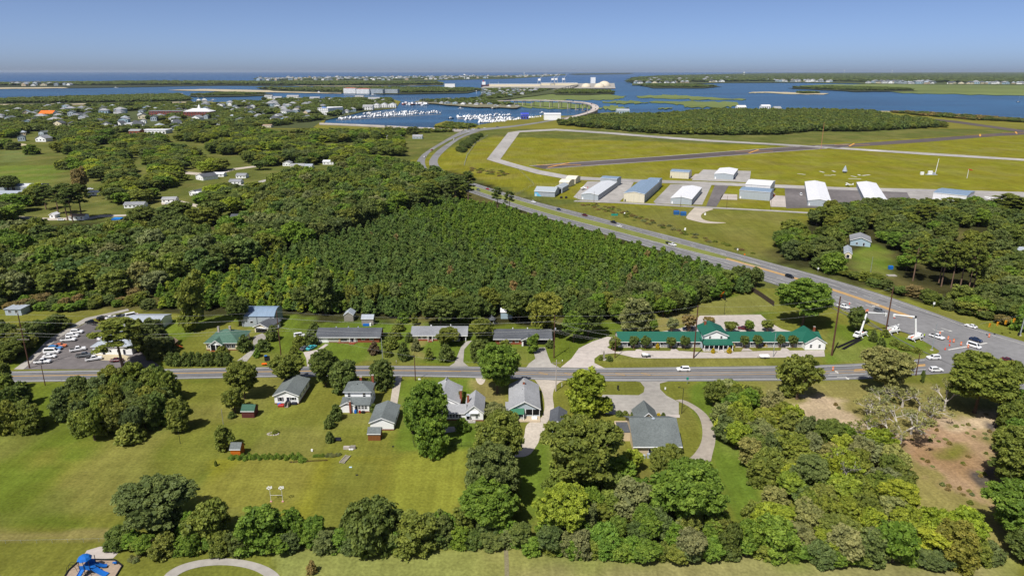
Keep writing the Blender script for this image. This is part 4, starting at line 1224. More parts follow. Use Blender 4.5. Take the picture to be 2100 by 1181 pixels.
thicket([(300, 1095), (380, 1118), (650, 1115), (870, 1112), (1062, 1105), (1062, 1085), (960, 1088), (870, 1093), (760, 1096), (650, 1102), (560, 1100), (480, 1098), (380, 1090)], 4.6, (4.5, 7.5),
        'tree in the hedgerow along the mown field at the bottom', 'trees of the bottom hedgerow', 3, [C_OLIVE, C_LUSH, C_DARK, C_HAZEL, C_LUSH])
thicket([(960, 1085), (1065, 1075), (1065, 1030), (1050, 985), (1000, 990), (985, 1040)], 5.5, (6, 9),
        'tree in the belt between the two grass strips below the gravel yard', 'trees of the belt below the gravel yard', 4, [C_OLIVE, C_HAZEL, C_LUSH])
thicket([(1095, 1135), (1150, 1085), (1250, 1040), (1300, 1010), (1420, 1050), (1480, 1095), (1545, 1105), (1545, 1138), (1400, 1150), (1200, 1142)], 5.0, (4.5, 8.5),
        'tree in the thicket below the beige office building', 'trees of the thicket below the office', 5, [C_OLIVE, C_LUSH, C_DARK, C_HAZEL, C_GREY, C_LUSH])
thicket([(1150, 985), (1255, 985), (1300, 1010), (1230, 1050), (1150, 1060)], 7.0, (6, 10),
        'tree around the massive one left of the beige office', 'trees left of the office', 15, [C_OLIVE, C_LUSH])
thicket([(1455, 835), (1500, 800), (1560, 830), (1600, 850), (1660, 890), (1740, 920), (1790, 930), (1835, 960), (1870, 1020), (1920, 1085), (1995, 1130), (2030, 1150), (1900, 1160), (1700, 1158), (1550, 1138), (1545, 1095), (1590, 1060), (1570, 1000), (1525, 960), (1480, 900)], 6.2, (5, 10),
        'tree in the mixed thicket between the curved lawn and the cleared ground', 'trees of the right thicket', 6, [C_OLIVE, C_OLIVE, C_LUSH, C_LIME, C_LIME, C_GREY, C_YEL, C_PALE, C_HAZEL], ('thicket', 'broad', 'upright', 'broad'), 'thicket_tree')
thicket([(2060, 880), (2110, 850), (2300, 850), (2400, 1230), (2050, 1180), (2080, 1080), (2060, 980)], 6.5, (6, 11),
        'tree in the wood along the right edge beyond the burnt ground', 'trees of the right edge wood', 7, [C_OLIVE, C_LUSH, C_LIME, C_DARK])
thicket([(125, 870), (165, 905), (225, 915), (290, 895), (365, 845), (350, 810), (260, 795), (170, 815)], 6.0, (7, 11.5),
        'tree in the block of trees between the left meadow and the road', 'trees of the left block', 8, [C_OLIVE, C_OLIVE, C_DARK, C_HAZEL])
thicket([(-140, 800), (10, 795), (60, 850), (70, 890), (-20, 905), (-200, 910)], 6.5, (8, 13),
        'tree in the clump at the left edge below the road', 'trees of the left edge clump', 9, [C_OLIVE, C_DARK])
thicket([(-60, 690), (70, 690), (110, 672), (135, 668), (60, 720), (20, 756), (-60, 760)], 6.0, (5, 9),
        'tree on the bank left of the shop forecourt', 'trees left of the shop', 10, [C_DARK, C_OLIVE], ('thicket', 'broad'))
thicket([(305, 700), (355, 690), (370, 720), (330, 735), (290, 735)], 6.0, (5, 9), 'tree between the shop and the tall hedge', 'trees right of the shop', 11, [C_DARK, C_HAZEL])
thicket([(1700, 556), (1740, 572), (1830, 600), (1960, 645), (2100, 684), (2100, 664), (1960, 625), (1800, 578)], 6.5, (3, 5.5),
        'tree in the scrub belt along the far side of the highway', 'scrub along the highway', 12, [C_OLIVE, C_HAZEL, C_BROWN, C_DARK])

thicket([(-60, 640), (50, 634), (140, 640), (230, 628), (310, 634), (310, 612), (220, 606), (140, 606), (-60, 620)], 5.0, (3, 6), 'scrub tree between the shop and the tall wood', 'scrub behind the shop', 13, [C_OLIVE, C_LUSH, C_BROWN, C_HAZEL], name='scrub_bush_tree')
# --- woods: the nearest trees one by one, the rest of each wood as one mass
def gn_group(protos):
    ng = bpy.data.node_groups.new('scatter', 'GeometryNodeTree')
    ng.interface.new_socket('Geometry', in_out='INPUT', socket_type='NodeSocketGeometry')
    ng.interface.new_socket('Geometry', in_out='OUTPUT', socket_type='NodeSocketGeometry')
    N, L = ng.nodes, ng.links
    gi, go = N.new('NodeGroupInput'), N.new('NodeGroupOutput')
    jn = N.new('GeometryNodeJoinGeometry')
    def attr(nm, t):
        a = N.new('GeometryNodeInputNamedAttribute'); a.data_type = t
        a.inputs['Name'].default_value = nm
        return [s for s in a.outputs if s.enabled and s.name == 'Attribute'][0]
    sc, rt, vr = attr('size', 'FLOAT_VECTOR'), attr('turn', 'FLOAT'), attr('variant', 'INT')
    cx = N.new('ShaderNodeCombineXYZ')
    L.new(rt, cx.inputs['Z'])
    for k, ob in enumerate(protos):
        oi = N.new('GeometryNodeObjectInfo')
        oi.inputs['Object'].default_value = ob
        oi.inputs['As Instance'].default_value = True
        cp = N.new('FunctionNodeCompare'); cp.data_type = 'INT'; cp.operation = 'EQUAL'
        ins = [s for s in cp.inputs if s.enabled]
        L.new(vr, ins[0]); ins[1].default_value = k
        ip = N.new('GeometryNodeInstanceOnPoints')
        L.new(gi.outputs[0], ip.inputs['Points'])
        L.new(cp.outputs[0], ip.inputs['Selection'])
        L.new(oi.outputs['Geometry'], ip.inputs['Instance'])
        L.new(cx.outputs[0], ip.inputs['Rotation'])
        L.new(sc, ip.inputs['Scale'])
        L.new(ip.outputs[0], jn.inputs[0])
    L.new(jn.outputs[0], go.inputs[0])
    return ng
def mass(name, label, cat, pts, kinds):
    """pts: (x, y, z, r, h, kind, colour) set out as instances of the same crowns, one object"""
    protos, base = [], {}
    for kd in kinds:
        base[kd] = len(protos)
        for me in CR[kd][0]:
            protos.append(bpy.data.objects.new('crown_source', me))
    me = bpy.data.meshes.new(name)
    me.from_pydata([(p[0], p[1], p[2]) for p in pts], [], [])
    sz, tn, va, ti = [], [], [], []
    for x, y, z, r, h, kd, c in pts:
        full = 5.7 if kd == 'pine' else 1.95 if kd in ('bush', 'far') else HU * .95
        sz += [r, r, h / full]; tn.append(RND.uniform(0, 6.28)); va.append(base[kd] + RND.randrange(len(CR[kd][0]))); ti += [*c, 1.0]
    for nm, t, d, f in (('size', 'FLOAT_VECTOR', sz, 'vector'), ('turn', 'FLOAT', tn, 'value'), ('variant', 'INT', va, 'value'), ('tint', 'FLOAT_COLOR', ti, 'color')):
        a = me.attributes.new(nm, t, 'POINT')
        a.data.foreach_set(f, d)
    o = link(name, me)
    md = o.modifiers.new('scatter', 'NODES')
    md.node_group = gn_group(protos)
    return tag(o, label, cat, kind='stuff')
CLEAR = []      # (x, y, half width, metres kept free in front, behind): filled by the buildings before the woods are planted
def free(x, y):
    for cx_, cy_, w, f, bk in CLEAR:
        if abs(x - cx_) < w and -f < y - cy_ < bk: return False
    return True
def wood(px, step, seed, h, kinds, mix, rk=.62, holes=(), shift=None):
    hl = [[(p.x, p.y) for p in pl(q)] for q in holes]
    out = []
    for x, y in fill(px, step, seed):
        if not free(x, y) or any(inside((x, y), q) for q in hl): continue
        hh = RND.uniform(*h)
        c = mix(x, y) if callable(mix) else RND.choice(mix)
        out.append((x, y, 0, step * rk * RND.uniform(.85, 1.25), hh, RND.choice(kinds), jit(c, .14)))
    return out
def plant(pts, name, label, group, mass_name, mass_label, kinds, most=280):
    pts.sort(key=lambda p: -p[4] / max(1, p[1]) - (.0 if abs(p[0]) < p[1] * .76 else -9))
    hm = [p[4] for p in pts[:most]]
    for x, y, z, r, h, kd, c in pts[:most]:
        tree(name, told(label, c, h, min(hm), max(hm)), (x, y, z), r, h, kd, c, group)
    if pts[most:]:
        mass(mass_name, mass_label, 'trees', pts[most:], kinds)
# ---------------------------------------------------------------- buildings
WIN = {}
def window_mesh(w, h, frame, kind='window'):
    key = (round(w, 2), round(h, 2), frame.name, kind)
    if key not in WIN:
        b = MB()
        t = .09
        b.box(-w / 2 - t, -w / 2, -.07, .0, 0, h, frame); b.box(w / 2, w / 2 + t, -.07, 0, 0, h, frame)
        b.box(-w / 2 - t, w / 2 + t, -.09, 0, -t, -.001, frame); b.box(-w / 2 - t, w / 2 + t, -.08, 0, h + .001, h + t, frame)
        b.box(-w / 2 + .001, w / 2 - .001, -.03, 0, .001, h - .001, GLASS if kind != 'door' else (SIDING if frame is not TRIM else SHUT))
        if kind == 'window' and h > 1: b.box(-w / 2 + .002, w / 2 - .002, -.06, -.031, h / 2 - .04, h / 2 + .04, frame)
        if kind == 'shuttered':
            for s in (-1, 1):
                a, c = sorted((s * (w / 2 + t + .01), s * (w / 2 + t + .38)))
                b.box(a, c, -.06, 0, 0, h, SHUT)
        WIN[key] = b.mesh(kind if kind == 'door' else 'window')
    return WIN[key]
class Bld:
    def __init__(s, name, label, cat, xl, xr, yb, depth, rz=0.0, group=None, clear=(14, 6), z=0.06):
        a, c = P(xl, yb), P(xr, yb)
        s.w, s.d = (c - a).length, depth
        g = (a + c) / 2
        rz = math.radians(rz)
        s.o = thing(name, label, cat, (g.x, g.y, z), rz, group)
        ctr = g + Vector((-math.sin(rz), math.cos(rz), 0)) * depth / 2
        CLEAR.append((ctr.x, ctr.y, s.w / 2 + 4, depth / 2 + clear[0], depth / 2 + clear[1]))
    def wing(s, x0, x1, y0, y1, h, wall, roofm, roof='gable', ridge='x', rise=2.0, ov=.4, z0=0.0, base=None, t=.16, wname='wall', rname='roof', gablem=None):
        o = s.o
        b = MB()
        if base is not None:
            b.box(x0 - .03, x1 + .03, y0 - .03, y1 + .03, z0 - .3, z0 + .45, base)
        b.box(x0, x1, y0, y1, z0, h, wall)
        gm = gablem or wall
        if roof == 'gable':
            if ridge == 'y':
                xm = (x0 + x1) / 2
                b.prism([(x0 + .01, h + .001), (x1 - .01, h + .001), (xm, h + rise - .01)], y0 + .002, y1 - .002, gm)
            else:
                ym = (y0 + y1) / 2
                b.solid([(x0 + .002, y0 + .01, h + .001), (x0 + .002, y1 - .01, h + .001), (x0 + .002, ym, h + rise - .01), (x1 - .002, y0 + .01, h + .001), (x1 - .002, y1 - .01, h + .001), (x1 - .002, ym, h + rise - .01)],
                        [(0, 2, 1), (3, 4, 5), (0, 1, 4, 3), (1, 2, 5, 4), (2, 0, 3, 5)], gm)
        elif roof == 'arch':
            n = 8
            q = [(y0 + .01 + (y1 - y0 - .02) * k / n, h + rise * (1 - (2 * k / n - 1) ** 2)) for k in range(n + 1)]
            vs = [(x0 + .002, y, z) for y, z in q] + [(x1 - .002, y, z) for y, z in q]
            b.solid(vs, [tuple(range(n + 1)), tuple(range(2 * n + 1, n, -1))], gm)
        w = b.build(wname, o)
        if roof == 'none': return w, None
        b = MB()
        if roof == 'gable':
            if ridge == 'y':
                xm = (x0 + x1) / 2; sl = rise / ((x1 - x0) / 2); he = h - sl * ov
                for s_ in (-1, 1):
                    e = x0 - ov if s_ < 0 else x1 + ov
                    q = [(e, y0 - ov, he), (xm, y0 - ov, h + rise), (xm, y1 + ov, h + rise), (e, y1 + ov, he)]
                    if s_ > 0: q = [q[1], q[0], q[3], q[2]]
                    b.hexa([(x, y, z + .01) for x, y, z in q] + [(x, y, z + t) for x, y, z in q], roofm)
                    b.hexa([(x, y0 - ov - .05, z - .12) for x, y, z in (q[0], q[1])] + [(x, y0 - ov - .002, z - .12) for x, y, z in (q[1], q[0])] + [(x, y0 - ov - .05, z + t) for x, y, z in (q[0], q[1])] + [(x, y0 - ov - .002, z + t) for x, y, z in (q[1], q[0])], TRIM)
            else:
                ym = (y0 + y1) / 2; sl = rise / ((y1 - y0) / 2); he = h - sl * ov
                for s_ in (-1, 1):
                    e = y0 - ov if s_ < 0 else y1 + ov
                    q = [(x0 - ov, e, he), (x1 + ov, e, he), (x1 + ov, ym, h + rise), (x0 - ov, ym, h + rise)]
                    if s_ > 0: q = [q[3], q[2], q[1], q[0]]
                    b.hexa([(x, y, z + .01) for x, y, z in q] + [(x, y, z + t) for x, y, z in q], roofm)
                b.box(x0 - ov, x1 + ov, y0 - ov - .06, y0 - ov - .002, he - .12, he + t - .01, TRIM)
        elif roof == 'hip':
            X0, X1, Y0, Y1 = x0 - ov, x1 + ov, y0 - ov, y1 + ov
            r = min(X1 - X0, Y1 - Y0) / 2
            he = h - .05
            if X1 - X0 >= Y1 - Y0:
                rd = [(X0 + r, (Y0 + Y1) / 2, h + rise), (X1 - r, (Y0 + Y1) / 2, h + rise)]
                fs = [(4, 5, 9, 8), (5, 6, 9), (6, 7, 8, 9), (7, 4, 8)]
            else:
                rd = [((X0 + X1) / 2, Y0 + r, h + rise), ((X0 + X1) / 2, Y1 - r, h + rise)]
                fs = [(4, 5, 8), (5, 6, 9, 8), (6, 7, 9), (7, 4, 8, 9)]
            vs = [(X0, Y0, he - .02), (X1, Y0, he - .02), (X1, Y1, he - .02), (X0, Y1, he - .02), (X0, Y0, he + t), (X1, Y0, he + t), (X1, Y1, he + t), (X0, Y1, he + t)] + rd
            b.solid(vs, [(3, 2, 1, 0)] + fs, roofm)
            b.solid(vs[:8], [(0, 1, 5, 4), (1, 2, 6, 5), (2, 3, 7, 6), (3, 0, 4, 7)], TRIM)
        elif roof == 'shed':
            q = [(x0 - ov, y0 - ov, h), (x1 + ov, y0 - ov, h), (x1 + ov, y1, h + rise), (x0 - ov, y1, h + rise)]
            b.hexa([(x, y, z + .02) for x, y, z in q] + [(x, y, z + t) for x, y, z in q], roofm)
        elif roof == 'flat':
            b.box(x0 - ov, x1 + ov, y0 - ov, y1 + ov, h + .002, h + rise, roofm)
        elif roof == 'arch':
            n = 8
            q = [(y0 - ov + (y1 - y0 + 2 * ov) * k / n, h + .05 + rise * (1 - (2 * k / n - 1) ** 2)) for k in range(n + 1)]
            for (ya, za), (yb, zb) in zip(q, q[1:]):
                b.hexa([(x0 - ov, ya, za), (x1 + ov, ya, za), (x1 + ov, yb, zb), (x0 - ov, yb, zb), (x0 - ov, ya, za + t), (x1 + ov, ya, za + t), (x1 + ov, yb, zb + t), (x0 - ov, yb, zb + t)], roofm)
        s.roof = b.build(rname, o)
        return w, s.roof
    def win(s, face, u, z, w=.9, h=1.3, at=0.0, frame=None, kind='window', name=None):
        """face f/b/l/r of a wall that lies at 'at'; u runs along it"""
        ob = link(name or ('door' if kind == 'door' else 'window'), window_mesh(w, h, frame or TRIM, kind), s.o)
        e = .005
        ob.location, ob.rotation_euler = {'f': ((u, at - e, z), (0, 0, 0)), 'b': ((u, at + e, z), (0, 0, math.pi)), 'r': ((at + e, u, z), (0, 0, math.pi / 2)), 'l': ((at - e, u, z), (0, 0, -math.pi / 2))}[face]
        return ob
    def part(s, name, fn):
        b = MB(); fn(b)
        return b.build(name, s.o)
    def up(s, name, fn):
        q = s.part(name, fn); q.parent = s.roof
        return q
    def chimney(s, x, y, z0, z1, m=None, w=.35):
        return s.up('chimney', lambda b: (b.box(x - w, x + w, y - w, y + w, z0, z1, m or BRICK), b.box(x - w - .06, x + w + .06, y - w - .06, y + w + .06, z1 + .001, z1 + .15, CONC)))
    def posts(s, xs, y, z0, z1, r=.09, m=None, name='porch_post'):
        b = MB(); b.box(-r, r, -r, r, z0, z1, m or TRIM); me = b.mesh(name)
        for x in xs:
            o = link(name, me, s.o); o.location = (x, y, 0)

# white gabled cottage
h = Bld('cottage', 'small white gabled cottage with grey-green roof and shuttered windows', 'house', 564, 613, 829, 12.5)
W2 = h.w / 2
h.wing(-W2, W2, 0, 12.5, 3.3, SIDING, SH_GG, ridge='y', rise=1.7, ov=.45, base=BRICKF)
h.win('f', -1.9, 1.2, 1.0, 1.4, kind='shuttered'); h.win('f', 2.2, 1.6, 1.1, .9, kind='shuttered'); h.win('f', .55, .6, .9, 2.0, kind='door')
for v in (2.5, 6, 9.5): h.win('r', v, 1.3, .9, 1.2, W2)
h.part('stairs', lambda b: [b.box(.05, 1.1, -2.4 + .4 * k, -2.0 + .4 * k, 0, .12 * (k + 1), WOODG) for k in range(6)] + [b.box(-.02, .04, -2.4, 0, .0, 1.5, WOODG), b.box(1.12, 1.18, -2.4, 0, 0, 1.5, WOODG)])
h.part('gutter', lambda b: b.box(W2 + .42, W2 + .5, -.4, 12.9, 2.95, 3.05, TRIM))
# two-storey white house
h = Bld('farmhouse', 'two-storey white house with grey-green roof and red brick flues', 'house', 702, 758, 845.5, 11)
W2 = h.w / 2
h.wing(-W2 + .4, W2 - .1, 3.2, 10.2, 5.7, SIDING, SH_GG, roof='hip', rise=2.3, ov=.5)
h.wing(-W2, W2, 0, 3.18, 2.7, SIDING, SH_GG, roof='shed', rise=1.1, ov=.35, base=BRICKF, t=.14)
h.wing(-W2 - .3, -W2 + 4.2, -.25, 2.6, 2.6, SIDING, SH_GG, ridge='y', rise=1.15, ov=.3)
h.chimney(.6, 7.4, 7.0, 9.0); h.chimney(W2 - .4, 9.6, 3.0, 8.6); h.chimney(-1.55, -.65, 0, 4.2, w=.28)
for x in (-2.6, 2.3): h.win('f', x, 3.95, .9, 1.3, 3.2)
for x in (1.2, 2.3, 3.3): h.win('f', x, 1.2, .8, 1.1, 0)
h.win('f', 0.3, .3, .9, 2.0, 0, kind='door')
for v in (4.6, 8.2): h.win('r', v, 3.9, .9, 1.3, W2 - .1); h.win('r', v, 1.2, .9, 1.3, W2 - .1)
h.up('vent_pipe', lambda b: (b.tube((-.2, 5.4, 6.9), (-.2, 5.4, 7.6), .1, .1, DARK), b.tube((1.4, 5.9, 7.2), (1.4, 5.9, 7.8), .1, .1, DARK)))
# white garage
h = Bld('garage', 'white windowless garage with grey-green gabled roof and brick footing', 'garage', 760, 808, 882.5, 11)
W2 = h.w / 2
h.wing(-W2, W2, 0, 11, 2.8, SIDING, SH_GG, ridge='y', rise=1.5, ov=.4, base=BRICKF)
h.win('r', 5, 1.1, .9, 1.0, W2)
def shed(lab, xl, xr, yb, d, hh, wall, roofm, rise=.9, ridge='x', door=None, name='shed', rz=0, cat='shed'):
    s = Bld(name, lab, cat, xl, xr, yb, d, rz)
    s.wing(-s.w / 2, s.w / 2, 0, d, hh, wall, roofm, ridge=ridge, rise=rise, ov=.2, t=.1)
    if door: s.win('f', door[0], .1, door[1], 1.8, kind='door', frame=wall)
    return s
WB = mk('brown_boards', hexc('7d512e'), .8, .15, 1.5, stretch=(4, 4, .4)); WM = mk('maroon_boards', hexc('5b3330'), .8, .12, 1.5, stretch=(4, 4, .4)); WO = mk('orange_boards', hexc('b8651f'), .75, .12, 1.5, stretch=(4, 4, .4))
s = shed('brown board shed with grey-green roof in front of the white garage', 755, 780.5, 903.5, 3.2, 2.4, WB, SH_GG, 1.2)
s = shed('maroon board shed with green roof under the small tree', 496.5, 522, 857, 3.6, 2.5, WM, mk('green_roll_roof', hexc('3f5f50'), .8, .1, 1.0), 1.3)
s = shed('bright orange board shed at the end of the vegetable row', 474, 494, 937, 3.0, 2.6, WO, SH_GG, 1.2)
# sprawling white house with grey roofs
h = Bld('house', 'sprawling white house with three grey gabled roofs and a window row', 'house', 905, 991, 863.5, 17)
W2 = h.w / 2
h.wing(1.0, W2, 0, 10.5, 3.0, SIDING, SH_GREY_L, ridge='y', rise=2.4, ov=.35, base=BRICKF)
h.wing(-W2, .98, .5, 6.2, 2.6, SIDING, SH_GREY_L, ridge='x', rise=1.5, ov=.3, base=BRICKF)
h.wing(-11.6, -1.4, 6.3, 18.5, 3.0, SIDING, SH_GREY_L, ridge='y', rise=2.6, ov=.4)
h.wing(-8.4, -4.6, 17, 20, 3.0, SIDING, SH_GREY_L, ridge='y', rise=2.9, ov=.3)
h.wing(-8.2, -4.0, 4.4, 6.28, 2.7, SIDING, SH_GREY_L, ridge='y', rise=1.5, ov=.25)
for k in range(6): h.win('f', -5.6 + .98 * k, 1.05, .72, 1.15, .5)
h.win('f', 4.6, 1.0, .75, 1.1, 0); h.win('f', 1.8, .5, .9, 1.9, 0, kind='door')
h.part('door_awning', lambda b: b.hexa([(1.2, -1.0, 2.2), (2.5, -1.0, 2.2), (2.5, -.01, 2.55), (1.2, -.01, 2.55), (1.2, -1.0, 2.26), (2.5, -1.0, 2.26), (2.5, -.01, 2.62), (1.2, -.01, 2.62)], MT_GREY))
h.part('window_awning', lambda b: b.hexa([(2.4, -.7, 2.9), (5.2, -.7, 2.9), (5.2, -.01, 3.4), (2.4, -.01, 3.4), (2.4, -.7, 2.96), (5.2, -.7, 2.96), (5.2, -.01, 3.46), (2.4, -.01, 3.46)], MT_WHITE))
h.part('attic_vent', lambda b: b.box(-6.8, -6.0, 6.22, 6.29, 4.1, 4.7, DARK))
h.chimney(1.6, 5.6, 3.6, 6.3); h.chimney(-1.05, 9.5, 0, 6.0, w=.34); h.chimney(2.9, -.4, .0, .4)
h.part('steps', lambda b: b.box(1.0, 4.2, -1.4, -.01, 0, .35, CONC))
# the grey house by the gravel drive
h = Bld('house', 'grey sided house with light grey roof, green porch awning and back deck', 'house', 1046, 1106, 859, 18)
W2 = h.w / 2
h.wing(-W2, W2, 1.2, 18, 3.1, SIDING_G, SH_GREY_L, ridge='y', rise=2.5, ov=.5)
h.wing(-2.6, 2.6, 18.02, 19.6, 3.0, SIDING_G, SH_GREY_L, ridge='y', rise=2.3, ov=.3)
h.wing(-W2 - 1.4, -W2 - .02, 2.0, 6.5, 2.4, SIDING_G, SH_GREY_L, roof='flat', rise=.2, ov=.15)
h.part('porch_awning', lambda b: b.hexa([(-4.5, -1.6, 2.35), (-.2, -1.6, 2.35), (-.2, 1.15, 3.0), (-4.5, 1.15, 3.0), (-4.5, -1.6, 2.45), (-.2, -1.6, 2.45), (-.2, 1.15, 3.1), (-4.5, 1.15, 3.1)], mk('green_awning', hexc('3f7358'), .6, .06)))
h.posts([-4.4, -2.4, -.4], -1.5, .4, 2.34)
h.part('porch_rail', lambda b: [b.box(x0, x1, -1.53, -1.47, z, z + .07, TRIM) for x0, x1 in ((-4.3, -2.5), (-1.4, -.5)) for z in (.75, 1.0, 1.3)] + [b.box(-4.3, -2.5, -1.49, -1.46, .45, .72, TRIM)])
h.part('deck', lambda b: b.box(-4.6, 4.9, -2.2, 1.18, .05, .38, mk('deck_boards', hexc('b9a98f'), .8, .12, 1.0, stretch=(.4, 4, 1))))
h.part('porch_recess_shade', lambda b: b.box(.4, 4.6, 1.1, 1.19, .9, 2.7, DARK)); h.posts([.3, 2.5, 4.7], .9, .4, 2.95, .08)  # near-black panel on the closed wall paints the porch shade
h.win('f', -3.2, 1.0, 1.2, 1.2, 1.2); h.win('f', -1.4, .45, .9, 2.0, 1.2, kind='door')
for v in (4, 8, 12): h.win('r', v, 1.1, .9, 1.2, W2); h.win('l', v + 4, 1.1, .9, 1.2, -W2)
h.chimney(-.1, 13.5, 5.0, 6.5); h.up('vent_pipe', lambda b: b.tube((-.6, 10, 5.1), (-.6, 10, 5.6), .1, .1, DARK))
h.part('bench', lambda b: (b.box(2.2, 3.9, -1.2, -.5, .38, .8, TRIM), b.box(2.2, 3.9, -.5, -.35, .38, 1.2, TRIM)))
s = shed('long outbuilding with charcoal roof and pale blue gable beside the gravel yard', 1126, 1160, 889, 9.5, 2.7, SIDING_BL, SH_DARK, 1.5, 'y', name='outbuilding', rz=-6, cat='outbuilding')
s.win('f', -.9, .1, .9, 1.9, kind='door', frame=SIDING_BL)
# beige office
h = Bld('office_building', 'large beige building with broad grey-green roof inside the curving drive', 'office', 1301, 1393, 934, 17)
W2 = h.w / 2
h.wing(-W2, W2, 0, 17, 3.3, SIDING_B, SH_GG, ridge='x', rise=4.0, ov=.6)
h.wing(-3.2, 3.2, 14.5, 22, 3.1, SIDING_B, SH_GG, ridge='y', rise=2.9, ov=.5)
h.wing(-W2 - 3.6, -W2 - .02, 8, 14, 2.8, SIDING_B, SH_DARK, roof='flat', rise=.25, ov=.0)
h.part('parapet', lambda b: (b.box(-W2 - 3.9, -W2 - 3.62, 7.8, 14.2, 0, 3.3, SIDING_B), b.box(-W2 - 3.6, -W2 - .02, 14.02, 14.3, 0, 3.3, SIDING_B)))
h.win('f', -1.3, 1.6, .55, .9); h.win('f', -2.0, .1, .9, 2.0, kind='door'); h.win('f', 3.2, 1.3, 1.1, 1.1)
h.part('air_conditioner', lambda b: (b.box(-3.0, -2.1, -1.5, -.6, 0, 1.2, MT_GREY), b.box(-4.6, -3.6, -1.6, -.8, 0, .9, MT_WALL)))
h.up('roof_vent', lambda b: b.lathe([(.5, 0), (.55, .2), (.3, .45), (.05, .55)], MT_GREY, 10, (.2, 8.2, 7.25)))
h.part('gutter', lambda b: b.box(-W2 - .6, W2 + .6, -.78, -.68, 2.95, 3.12, TRIM)); h.part('downpipe', lambda b: b.box(W2 - .2, W2 - .08, -.12, -.01, 0, 3.0, TRIM))
# north side of the road
h = Bld('bungalow', 'cream bungalow with green hipped roof, front gable and two flues', 'house', 424, 490, 718.5, 12)
W2 = h.w / 2
h.wing(-W2, W2, 0, 12, 3.2, SIDING_C, SH_GREEN, roof='hip', rise=3.6, ov=.6, base=BRICKF)
h.wing(-4.0, .6, -1.6, 6, 3.1, SIDING, SH_GREEN, ridge='y', rise=1.7, ov=.4, base=BRICKF)
h.part('porch_opening_shade', lambda b: b.box(-3.6, .3, -1.68, -1.62, .6, 2.9, DARK)); h.posts([-3.8, -1.7, .4], -1.85, 0, 3.0, .14)  # dark sheet on the gable wall stands for shade within the porch
h.win('f', -5.0, 1.1, .8, 1.4, kind='shuttered'); h.win('f', 2.3, 1.1, .8, 1.4, kind='shuttered'); h.win('f', 4.2, 1.1, .8, 1.4, kind='shuttered')
h.part('porch_wall', lambda b: b.box(-3.9, .5, -2.0, -1.9, 0, .7, mk('terracotta_brick', hexc('a45f3c'), .8, .15, 2)))
h.chimney(-3.3, 6.0, 5.3, 7.6, CONC_P); h.chimney(1.2, 6.2, 6.2, 7.7, CONC_P)
for v in (3, 7): h.win('r', v, 1.1, .8, 1.3, W2)
h = Bld('workshop', 'grey metal workshop with curved blue-grey roof beside the wood', 'workshop', 497, 564, 670, 11)
W2 = h.w / 2
h.wing(-W2, W2, 0, 11, 4.6, MT_WALL, MT_BLUE, roof='arch', rise=2.3, ov=.25)
h.part('door_frame', lambda b: (b.box(-.5, -.3, -.06, -.01, 0, 4.4, SHUT), b.box(-W2 + .3, -W2 + .5, -.06, -.01, 0, 4.4, SHUT))); h.win('f', -2.8, 1.6, 1.2, 1.0)
h = Bld('garage', 'small cream garage with dark gabled roof and open double door', 'garage', 521, 553, 682.5, 9, -14)
W2 = h.w / 2
h.wing(-W2, W2, 0, 9, 2.6, SIDING_C, SH_DARK, ridge='y', rise=1.5, ov=.5)
h.part('garage_opening_shade', lambda b: b.box(-W2 + .6, W2 - .6, -.05, -.01, .02, 2.1, DARK)); h.part('garage_door', lambda b: b.box(-W2 + .5, W2 - .5, -.12, -.06, 2.0, 2.5, TRIM))  # black panel paints the dark inside of the garage on a closed wall
def ranch(lab, xl, xr, yb, d, wall, roofm, hh=2.7, rise=1.9):
    h = Bld('ranch_house', lab, 'house', xl, xr, yb, d)
    h.wing(-h.w / 2, h.w / 2, 0, d, hh, wall, roofm, ridge='x', rise=rise, ov=.7)
    h.win('r', d / 2, 1.0, 1.0, 1.1, h.w / 2)
    return h
h = ranch('long red brick ranch house with dark grey roof and white garage end', 652, 778, 702.5, 9, BRICK, SH_DARK)
W2 = h.w / 2
h.part('garage_wing', lambda b: b.box(-W2 - .01, -W2 + 4.4, -.05, 8.9, 0, 2.6, SIDING)); h.part('garage_door', lambda b: b.box(-W2 + .5, -W2 + 3.9, -.12, -.06, .02, 2.2, TRIM))
h.part('porch_recess_shade', lambda b: b.box(-W2 + 4.5, 3.6, -.06, -.01, .3, 2.5, mk('porch_shade_wall', hexc('b8b4ab'), .8, .06, 1.0)))  # flat panel, no depth; porch shade is put into its grey
for x in (-5.2, 6.0, 9.4): h.win('f', x, 1.2, 1.4, 1.1, -.01)
h.win('f', -1.8, .8, 2.6, 1.5, -.07); h.win('f', 1.6, .3, .95, 2.0, -.07, kind='door')
h.part('brick_pier', lambda b: (b.box(-3.9, -3.2, -.3, -.07, .0, 2.6, PINK), b.box(-4.2, 3.6, -.9, -.75, .0, .5, BRICK)))
h.posts([.6, 2.8], -.6, 0, 2.4); h.part('steps', lambda b: b.box(.6, 2.8, -2.2, -1.0, 0, .3, BRICK))
for x in (-6, -1, 3): h.up('roof_vent', lambda b: b.box(x - .25, x + .25, 5.3, 5.8, 4.3, 4.75, MT_GREY))
h = ranch('long grey-roofed ranch house with open carport at its right end', 846, 956, 699, 9, SIDING, SH_GREY)
W2 = h.w / 2
h.part('carport_opening_shade', lambda b: b.box(W2 - 4.0, W2 - .25, -.06, -.01, .02, 2.5, DARK)); h.posts([W2 - .15], -.15, 0, 2.6, .14)  # carport is a dark sheet: its shade painted on the solid front
for x in (-8.2, -6.0, -.8, 2.6): h.win('f', x, 1.0, 1.3, 1.2)
h.win('f', -3.6, .3, .95, 2.0, kind='door'); h.posts([-4.5, -2.7], -.65, 0, 2.5); h.part('steps', lambda b: b.box(-4.4, -2.8, -1.6, -.8, 0, .3, BRICK))
